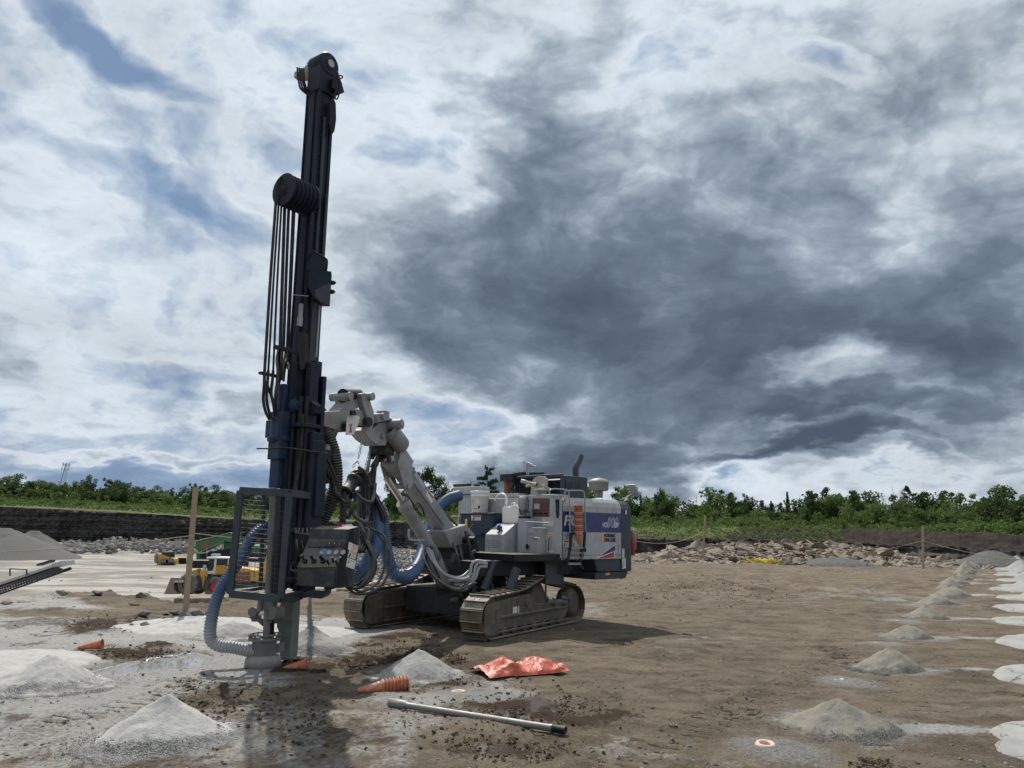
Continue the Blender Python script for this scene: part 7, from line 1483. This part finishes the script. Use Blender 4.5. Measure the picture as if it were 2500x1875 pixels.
for i in range(26):
    px = random.choice([random.uniform(2060, 2140), random.uniform(2200, 2450), random.uniform(1700, 1800), random.uniform(2120, 2200)]); plant('dead', px, rwp(px) * 1.6, random.uniform(5.5, 7.6), 'dead_tree', 'bare dead tree sticking up out of the right wood', 'tree', 'bare dead trees of the right wood', .7)
parted_tree('round', 'leaf_mid', 1615, 1187, 135, 'leafy_tree', 'large round green tree just right of the drill rig', .62, 3); parted_tree('open', 'leaf_mid', 1753, 1197, 140, 'leafy_tree', 'sparse pale-green tree above the wood, behind the middle stake', .8, 4)
parted_tree('tall', 'leaf_dark', 1818, 1202, 140, 'leafy_tree', 'small dark tree top standing up right of the sparse tree', .6, 5); parted_tree('round', 'leaf_mid', 1990, 1202, 138, 'leafy_tree', 'round dark-green tree in the middle of the right wood', .7, 6)
parted_tree('pine', 'leaf_pine', 2217, 1185, 140, 'spruce_tree', 'tall pointed spruce above the wood near the right stake', .9, 7); parted_tree('open', 'leaf_mid', 2338, 1196, 142, 'leafy_tree', 'fan-shaped open tree on a thin trunk in the right wood', .95, 8)
for k, (px, yt) in enumerate([(2443, 1222), (2463, 1228), (2478, 1222)]): parted_tree('spire', 'leaf_pine', px, yt, 150, 'cedar_tree', '%s slim dark cedar at the right end of the wood' % ['left', 'middle', 'right'][k], .35, 9 + k)
parted_tree('open', 'leaf_mid', 2462, 1212, 146, 'leafy_tree', 'leaning open tree behind the slim cedars', .7, 14); parted_tree('tall', 'leaf_mid', 2496, 1205, 140, 'leafy_tree', 'tall green tree at the right edge of the picture', .8, 15)
parted_tree('pine', 'leaf_pine', 1195, 1137, 150, 'pine_tree', 'tall pine rising right behind the white pail of the drill rig', .95, 16)
parted_tree('bush', 'leaf_mid', 1165, 1196, 155, 'leafy_tree', 'low branchy tree left of the pine behind the drill rig', .5, 17); parted_tree('bush', 'leaf_mid', 1232, 1192, 155, 'leafy_tree', 'low green tree right of the pine behind the drill rig', .45, 18)
for k, (px, yt, s) in enumerate([(1008, 1138, 20), (1050, 1141, 21), (1078, 1160, 22), (975, 1172, 23), (1095, 1185, 24)]): parted_tree('bigdark', 'leaf_dark', px, yt, 265 if k < 3 else 258, 'leafy_tree', ['dark tree on the left of the group seen above the boom', 'tallest dark tree of the group seen right of the boom', 'dark tree on the right of the group seen right of the boom', 'lower dark tree seen through the boom hoses', 'lowest dark tree right of the group by the boom'][k], .62, s)
# left wood
for i in range(110):
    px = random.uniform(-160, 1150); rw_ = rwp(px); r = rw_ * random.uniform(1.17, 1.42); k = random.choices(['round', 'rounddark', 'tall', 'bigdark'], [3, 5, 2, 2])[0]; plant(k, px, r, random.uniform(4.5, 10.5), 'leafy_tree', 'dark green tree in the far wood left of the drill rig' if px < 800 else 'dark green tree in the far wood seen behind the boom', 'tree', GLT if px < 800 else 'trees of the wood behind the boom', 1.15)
for i in range(110):
    px = random.uniform(-160, 1250); r = rwp(px) * random.uniform(1.07, 1.18); plant(random.choice(['bushmid', 'bushmid', 'bush']), px, r, random.uniform(.9, 2.2), 'bush', 'low green bush on the meadow above the far quarry wall', 'bush', 'bushes above the far quarry wall', 1.3)
parted_tree('bigdark', 'leaf_dark', 233, 1161, 385, 'leafy_tree', 'tallest dark tree of the far left wood', .62, 30); parted_tree('open', 'leaf_dark', 281, 1164, 388, 'leafy_tree', 'dark ragged tree right of the tallest one in the far left wood', .75, 31)
parted_tree('tall', 'leaf_dark', 172, 1176, 380, 'leafy_tree', 'small dark tree just right of the radio mast', .9, 32); parted_tree('open', 'leaf_dark', 487, 1178, 380, 'leafy_tree', 'ragged tree right beside the left stake top', .75, 33); parted_tree('tall', 'leaf_dark', 433, 1190, 380, 'leafy_tree', 'dark tree just left of the left stake', 1, 34); parted_tree('tall', 'leaf_dark', 560, 1196, 380, 'leafy_tree', 'dark tree left of the guard cage', 1, 35)
# the body of the far woods, one mass behind the trees that can be told apart
def wood_mass(n, px0, px1, f0, f1, h0, h1, size, mat, label, seed, k=70, sq=1.0):
    rg = random.Random(seed); mb = MB()
    for i in range(n):
        px = rg.uniform(px0, px1); r = rwp(px) * rg.uniform(f0, f1); x, y = at_r(px, r); h = rg.uniform(h0, h1) * (.7 + .6 * fbm(np.array([px * .02]), np.array([0.]), 1, 3)[0]); z = land_z(x, y)
        bl = [(x + rg.gauss(0, h * .18) * sq, y + rg.gauss(0, h * .18), z + h * rg.uniform(.25, .85), h * rg.uniform(.13, .26)) for _ in range(5)]; crown_cards(mb, bl, k, size, rg)
    tag(mb.build('woodland', mat), label, 'wood', kind='stuff')
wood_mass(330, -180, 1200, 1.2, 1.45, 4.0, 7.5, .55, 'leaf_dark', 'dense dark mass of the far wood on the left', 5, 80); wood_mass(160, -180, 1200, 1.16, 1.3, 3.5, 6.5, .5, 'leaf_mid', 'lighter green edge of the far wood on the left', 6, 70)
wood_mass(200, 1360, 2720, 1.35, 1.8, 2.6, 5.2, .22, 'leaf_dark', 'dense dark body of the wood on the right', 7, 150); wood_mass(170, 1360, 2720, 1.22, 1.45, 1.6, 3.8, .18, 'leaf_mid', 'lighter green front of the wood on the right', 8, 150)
# brush that nobody would count
mb = MB(); rg = random.Random(77)
for i in range(26000):
    px = rg.uniform(1350, 2720); r = rwp(px) * (rg.uniform(1.16, 1.5) if rg.random() < .75 or px > 2050 else rg.uniform(1.015, 1.2)); x, y = at_r(px, r); h = (1.9 if r > 1.15 * rwp(px) else .7) * fbm(np.array([x]), np.array([y]), .22, 3)[0]; q = V((x, y, land_z(x, y) + rg.random() * h * (1 if r < 1.3 * rwp(px) else 1.7))); s = rg.uniform(.10, .28); a = unit([rg.gauss(0, 1) for _ in range(3)]); b = unit(np.cross(a, [rg.gauss(0, 1) for _ in range(3)])); mb.add([q - a * s, q + b * s * .6, q + a * s, q - b * s * .6], [(0, 1, 2, 3)])
tag(mb.build('undergrowth', 'leaf_mid', None), 'tangled green undergrowth along the edge of the right wood', 'undergrowth', kind='stuff')
mb = MB()
for i in range(24000):
    px = rg.uniform(-200, 1300); f = rg.uniform(1.03, 1.45); r = rwp(px) * f; x, y = at_r(px, r); h = (.5 + 2.0 * sst(f, 1.08, 1.2)) * fbm(np.array([x]), np.array([y]), .1, 3)[0] * 1.3; q = V((x, y, land_z(x, y) + rg.random() * h)); s = rg.uniform(.25, .7); a = unit([rg.gauss(0, 1) for _ in range(3)]); b = unit(np.cross(a, [rg.gauss(0, 1) for _ in range(3)])); mb.add([q - a * s, q + b * s * .6, q + a * s, q - b * s * .6], [(0, 1, 2, 3)])
tag(mb.build('undergrowth', 'leaf_mid', None), 'rough green scrub on the meadow above the far quarry wall', 'undergrowth', kind='stuff')
# ---------------- radio mast
r_ = 620; x, y = at_r(157, r_); zb0 = land_z(x, y); b0 = V((x, y, zb0)); t0 = P(163, 1131, y); e = empty('radio_mast', tuple(b0), 'slim steel radio mast above the far left wood', 'radio mast')
mb = MB(); H_ = t0[2] - zb0; w0, w1 = 2.0, 1.0
def leg(a, z): w = (w0 + (w1 - w0) * z); return b0 * (1 - z) + V((t0[0], t0[1], t0[2])) * z + V((math.cos(a) * w, math.sin(a) * w, 0))
for k in range(3):
    a = k * 2.094 + .4; mb.cyl(leg(a, 0), leg(a, 1), .14, n=5)
    for i in range(12): mb.cyl(leg(a, i / 12), leg(a + 2.094, (i + 1) / 12), .08, n=4); mb.cyl(leg(a, i / 12), leg(a + 2.094, i / 12), .08, n=4)
mb.build('lattice', 'galv', e)
for z in (.86, .97):
    for k in range(3): a = k * 2.094; mb = MB(); c = leg(a, z) + V((math.cos(a), math.sin(a), 0)) * 1.2; mb.box(c, (.22, .22, 1.2)); mb.bar(leg(a, z), c, .25, .25); mb.build('antenna', 'galv', e)
mb = MB(); c = leg(4.0, .55); mb.cyl(c, c + V((-.4, -.7, 0)), .7, n=14); mb.build('dish', 'galv', e)
# ================================================================== quarry plant, each at its own distance
def XY(px, py, Y): return P(px, py, Y)
def pr(mb, pts, Y, d): return mb.prism([P(x, y, Y) for x, y in pts], V((0, d, 0)))
def wheel(e, px, py, Y, r, w, hub='rust', name='wheel'):
    c = P(px, py, Y); g = empty(name, tuple(c)); g.parent = e; g.location = c - V(e.location)
    mb = MB(); mb.lathe(c, (0, 1, 0), [(0, r * .5), (0, r * .85), (w * .15, r), (w * .85, r), (w, r * .85), (w, r * .5)], 28)
    for k in range(22): a = k * 2 * math.pi / 22; mb.box(c + V((math.cos(a) * r, w / 2, math.sin(a) * r)), (.05, w * .42, .03), (V((math.cos(a), 0, math.sin(a))), V((0, 1, 0)), V((-math.sin(a), 0, math.cos(a)))))
    mb.build('tyre', 'tyre', g); mb = MB(); mb.lathe(c, (0, 1, 0), [(.08, 0), (.05, r * .2), (.08, r * .25), (.10, r * .5), (w * .9, r * .5)], 20); mb.build('rim', hub, g); return g
K = lambda x, y: (400 + x / 6.9125, 1280 + y / 6.9125)
def kk(*pts): return [K(*p) for p in pts]
LY = 66.0
e = empty('wheel_loader', tuple(gnd(500, 1451, PIT)), 'yellow and white wheel loader with its bucket down on the quarry floor', 'wheel loader')
def lp(name, mat, pts, Y=LY, d=2.4, parent=None, bevel=.03): mb = MB(); pr(mb, kk(*pts), Y, d); return mb.build(name, mat, parent or e, bevel=bevel)
lp('bucket', 'bucket_steel', [(-5, 1180), (30, 1110), (115, 900), (300, 905), (305, 960), (185, 950), (165, 1010), (170, 1110), (250, 1180)], LY - .3, 3.0)
lp('bucket_lip', 'galv', [(165, 948), (330, 948), (328, 985), (160, 985)], LY - .34, 3.0); lp('lift_arm', 'yellow_paint', [(300, 880), (420, 800), (590, 745), (660, 790), (640, 850), (520, 870), (420, 900), (330, 950)], LY + .5, 1.2)
lp('arm_pins', 'rust', [(560, 770), (610, 745), (650, 780), (640, 830), (580, 830)], LY + .4, .1); lp('front_frame', 'yellow_paint', [(600, 800), (650, 770), (735, 780), (735, 880), (650, 1100), (600, 1090)], LY + .3, 1.8)
lp('front_fender', 'slate_paint', [(480, 880), (520, 855), (590, 860), (620, 930), (630, 1110), (500, 1120), (490, 960)], LY + .1, 2.2)
lp('rear_fender', 'black_steel', [(740, 1090), (775, 920), (820, 850), (985, 850), (1010, 960), (900, 945), (820, 970), (770, 1090)], LY, 2.4)
lp('rear_frame', 'slate_paint', [(900, 930), (1560, 960), (1560, 1060), (1100, 1100), (900, 1090)], LY + .3, 1.9); lp('engine_hood', 'yellow_paint', [(885, 700), (1000, 690), (1240, 735), (1400, 745), (1550, 780), (1555, 990), (1210, 1000), (1000, 860), (870, 850)], LY + .3, 1.9)
lp('hood_side', 'rust', [(1215, 800), (1450, 810), (1455, 985), (1215, 985)], LY + .27, .1)
cb = lp('cab', 'white_paint', [(715, 840), (722, 790), (858, 790), (862, 845)], LY + .3, 1.7); lp('cab_roof', 'sign_white', [(718, 552), (1112, 560), (1112, 582), (718, 582)], LY + .1, 2.0, cb); lp('cab_pillar', 'sign_white', [(852, 582), (895, 582), (880, 700), (870, 850), (835, 850)], LY + .25, .12, cb)
lp('cab_glass', 'glass_dark', [(760, 590), (858, 590), (855, 700), (820, 770), (725, 780)], LY + .3, 1.6, cb, 0); lp('rear_glass', 'glass_dark', [(895, 590), (1075, 590), (1075, 680), (880, 690)], LY + .32, 1.5, cb, 0); lp('cab_pillar', 'sign_white', [(1076, 582), (1092, 582), (1088, 690), (1074, 690)], LY + .25, .1, cb); lp('cab_door', 'sign_white', [(868, 590), (862, 840), (745, 840), (730, 790), (820, 780), (850, 700)], LY + .28, .05, cb)
mb = MB()
for k in range(6): a, b = K(680 + k * 3, 890 + k * 40), K(785 - k * 4, 890 + k * 40); mb.bar(P(*a, LY - .1), P(*b, LY - .1), .1, .05)
mb.bar(P(*K(705, 870), LY - .1), P(*K(672, 1100), LY - .1), .06, .06); mb.bar(P(*K(790, 870), LY - .1), P(*K(735, 1100), LY - .1), .06, .06); mb.build('ladder', 'slate_paint', e)
mb = MB()
for x in (885, 965, 1010): mb.bar(P(*K(x, 700), LY), P(*K(x, 850), LY), .05, .05)
for y in (700, 760, 815): mb.bar(P(*K(885, y), LY), P(*K(1020, y), LY), .04, .04)
mb.build('railing', 'yellow_paint', e); mb = MB(); mb.bar(P(*K(724, 390), LY), P(*K(724, 560), LY), .02, .02); mb.box(P(*K(880, 515), LY + 1), (.3, .3, .08)); mb.box(P(*K(690, 740), LY), (.12, .1, .25)); mb.build('aerial_and_lamps', 'galv', e)
wheel(e, *K(395, 1018), LY - .1, .86, .6); wheel(e, *K(560, 1000), LY + 2.0, .86, .6); wheel(e, *K(845, 1065), LY - .1, .86, .6, 'logo_red'); wheel(e, *K(845, 1065), LY + 2.0, .86, .6, 'logo_red')
# far dozer
J = lambda x, y: (x / 3.687, 1120 + y / 3.687)
g_ = gnd(400, 1379, PIT); DYz = float(g_[1]); e = empty('bulldozer', tuple(g_), 'small yellow bulldozer standing on the pale quarry floor, far off', 'bulldozer')
def dp(name, mat, pts, o=0, d=2.2): mb = MB(); pr(mb, [J(*p) for p in pts], DYz + o, d); return mb.build(name, mat, e, bevel=.04)
dp('engine_body', 'yellow_paint', [(1412, 870), (1460, 862), (1530, 890), (1555, 905), (1555, 950), (1500, 958), (1412, 955)]); dp('blade', 'bucket_steel', [(1388, 868), (1410, 862), (1414, 945), (1388, 930)], -.3, 3.2); dp('cab_glass', 'glass_dark', [(1455, 848), (1530, 845), (1532, 890), (1458, 885)], .2, 1.8); dp('cab_roof', 'slate_paint', [(1448, 840), (1534, 838), (1534, 847), (1448, 850)], .1, 2.0)
for x in (1475, 1530): c = P(*J(x, 932), DYz - .1); mb = MB(); mb.lathe(c, (0, 1, 0), [(0, 0), (0, .7), (.5, .7), (.5, 0)], 20); mb.build('track_wheel', 'bucket_steel', e)
dp('track_belt', 'black_steel', [(1445, 940), (1560, 930), (1570, 955), (1500, 962), (1450, 958)], -.15, .5)
g_ = gnd(447, 1377, PIT); mb = MB()
for k in range(6): mb.bar(P(437 + k * 3.1, 1362, g_[1]), P(437.5 + k * 3.1, 1377, g_[1]), .12, .3)
mb.bar(P(436, 1366, g_[1]), P(454, 1367, g_[1]), .3, .15); mb.bar(P(436, 1374, g_[1]), P(454, 1374, g_[1]), .3, .15); o = mb.build('fork_attachment', 'black_steel', origin=tuple(g_)); tag(o, 'black fork attachment standing right of the small bulldozer', 'attachment')
# crusher
CYr = 108; g_ = gnd(520, 1385, PIT); e = empty('rock_crusher', (g_[0], CYr, PIT), 'dark green mobile rock crusher with raised conveyor behind the wheel loader', 'crusher')
def cp(name, mat, pts, o=0, d=3): mb = MB(); pr(mb, kk(*pts), CYr + o, d); return mb.build(name, mat, e, bevel=.05)
cp('hopper', 'green_paint', [(530, 285), (700, 235), (905, 205), (1110, 140), (1185, 150), (1180, 300), (1000, 285), (760, 400), (600, 460), (540, 440)], -.5, 3); cp('hopper_lip', 'pale_green', [(525, 285), (700, 238), (905, 195), (1112, 136), (1112, 146), (905, 206), (700, 250), (530, 296)], -.7, 3.4)
cp('belt_frame', 'pale_green', [(600, 465), (1010, 275), (1015, 285), (610, 475)], -.8, .2); cp('rust_panel', 'rust', [(640, 340), (775, 240), (760, 385), (640, 410)], -.55, .2); cp('engine_housing', 'green_paint', [(540, 440), (640, 470), (1000, 480), (1010, 300), (1640, 350), (1640, 600), (545, 595)], .3, 2.4); cp('dark_chassis', 'black_steel', [(620, 480), (1180, 400), (1600, 520), (1600, 640), (600, 560)], -.1, .6)
cp('white_panel', 'sign_white', [(870, 400), (985, 320), (990, 380), (930, 430)], -.2, .3); mb = MB(); mb.tube([P(*K(520, 430), CYr - .9), P(*K(560, 470), CYr - .9), P(*K(620, 485), CYr - .9), P(*K(750, 475), CYr - .9)], .09, 8); mb.build('feed_pipe', 'galv', e)
mb = MB(); mb.tube([P(*K(1470, 430), CYr - 1), P(*K(1510, 370), CYr - 1), P(*K(1640, 370), CYr - 1)], .1, 8); mb.tube([P(*K(1440, 570), CYr - 1), P(*K(1590, 578), CYr - 1)], .1, 8); mb.build('handrail', 'galv', e)
for x in (620, 900, 1300): c = P(*K(x, 640), CYr); mb = MB(); mb.box(c + V((0, 0, -.3)), (1.0, .3, .5)); mb.build('crawler', 'black_steel', e)
# excavator seen through the guard cage
EY = 82; g_ = gnd(640, 1432, PIT); e = empty('excavator', (g_[0], EY, PIT), 'yellow excavator seen through the wire guard cage', 'excavator')
def ep(name, mat, pts, o=0, d=1): mb = MB(); pr(mb, kk(*pts), EY + o, d); return mb.build(name, mat, e, bevel=.04)
ep('boom_arm', 'yellow_paint', [(1640, 770), (1700, 620), (1740, 500), (1800, 470), (1800, 760), (1760, 800), (1700, 890), (1635, 880)], 0, .6); ep('upper_body', 'yellow_paint', [(1560, 720), (1650, 700), (1680, 860), (1900, 870), (1900, 980), (1560, 985)], .6, 2.6); ep('cab', 'glass_dark', [(1665, 430), (1768, 430), (1768, 520), (1700, 640), (1660, 640)], .5, 1.2); ep('cab_roof', 'logo_red', [(1662, 400), (1720, 385), (1768, 405), (1768, 430), (1662, 428)], .4, 1.4); ep('undercarriage', 'black_steel', [(1540, 985), (1900, 985), (1900, 1060), (1540, 1060)], .4, 2.8)
# conveyor rising from the left
VY = 44.0; V_ = lambda x, y: (x / 3.687, 1120 + y / 3.687)
e = empty('belt_conveyor', tuple(V((P(0, 1450, VY)[0], VY, PIT))), 'grey steel belt conveyor sloping up from the left edge of the picture', 'conveyor')
a0, a1 = P(*V_(-700, 1440), VY), P(*V_(552, 1000), VY); b0_, b1_ = P(*V_(-700, 1350), VY), P(*V_(552, 930), VY)
mb = MB()
for dy in (0, 1.0):
    o_ = V((0, dy, 0)); mb.bar(a0 + o_, a1 + o_, .08, .08); mb.bar(b0_ + o_ - V((0, 0, .35)), b1_ + o_ - V((0, 0, .35)), .08, .08)
    for k in range(27): t = k / 26; p = a0 * (1 - t) + a1 * t + o_; q_ = (b0_ * (1 - t) + b1_ * t) + o_ - V((0, 0, .35)); mb.bar(p, q_, .05, .05); t2 = min(1, (k + 1) / 26); mb.bar(p if k % 2 else q_, ((b0_ * (1 - t2) + b1_ * t2) + o_ - V((0, 0, .35))) if k % 2 else (a0 * (1 - t2) + a1 * t2 + o_), .04, .04)
mb.build('truss', 'slate_paint', e)
mb = MB(); mb.prism([b0_ - V((0, .1, .12)), b1_ - V((0, .1, .12)), b1_ - V((0, .1, .0)), b0_ - V((0, .1, .0))], V((0, 1.2, 0))); mb.build('belt_cover', 'galv', e)
mb = MB(); mb.prism([P(*V_(-200, 1185), VY + .2), P(*V_(480, 965), VY + .2), P(*V_(480, 990), VY + .2), P(*V_(-200, 1215), VY + .2)], V((0, .6, 0))); mb.build('return_belt', 'black_steel', e)
mb = MB(); mb.prism([P(*V_(460, 975), VY - .2), P(*V_(465, 950), VY - .2), P(*V_(545, 922), VY - .2), P(*V_(552, 960), VY - .2)], V((0, 1.4, 0))); mb.build('head_guard', 'galv', e); mb = MB(); mb.prism([P(*V_(325, 950), VY), P(*V_(445, 912), VY), P(*V_(440, 930), VY), P(*V_(330, 965), VY)], V((0, .6, 0))); mb.build('motor_cover', 'black_steel', e)
mb = MB()
for x, y0, y1 in ((90, 990, 1055), (240, 995, 1050)): mb.bar(P(*V_(x, y0), VY - .2), P(*V_(x, y1), VY - .2), .06, .06)
mb.bar(P(*V_(90, 990), VY - .2), P(*V_(240, 998), VY - .2), .05, .05); mb.bar(P(*V_(555, 985), VY - .1), P(*V_(558, 1025), VY - .1), .06, .06); mb.build('handrail', 'slate_paint', e)
c = a0 * .45 + a1 * .55; mb = MB(); mb.bar(a0 * .72 + a1 * .28, V(((a0 * .72 + a1 * .28)[0], VY, PIT)), .2, .2); mb.bar(a0 * .9 + a1 * .1, V(((a0 * .9 + a1 * .1)[0] - 1, VY, PIT)), .2, .2); mb.build('support_legs', 'slate_paint', e)
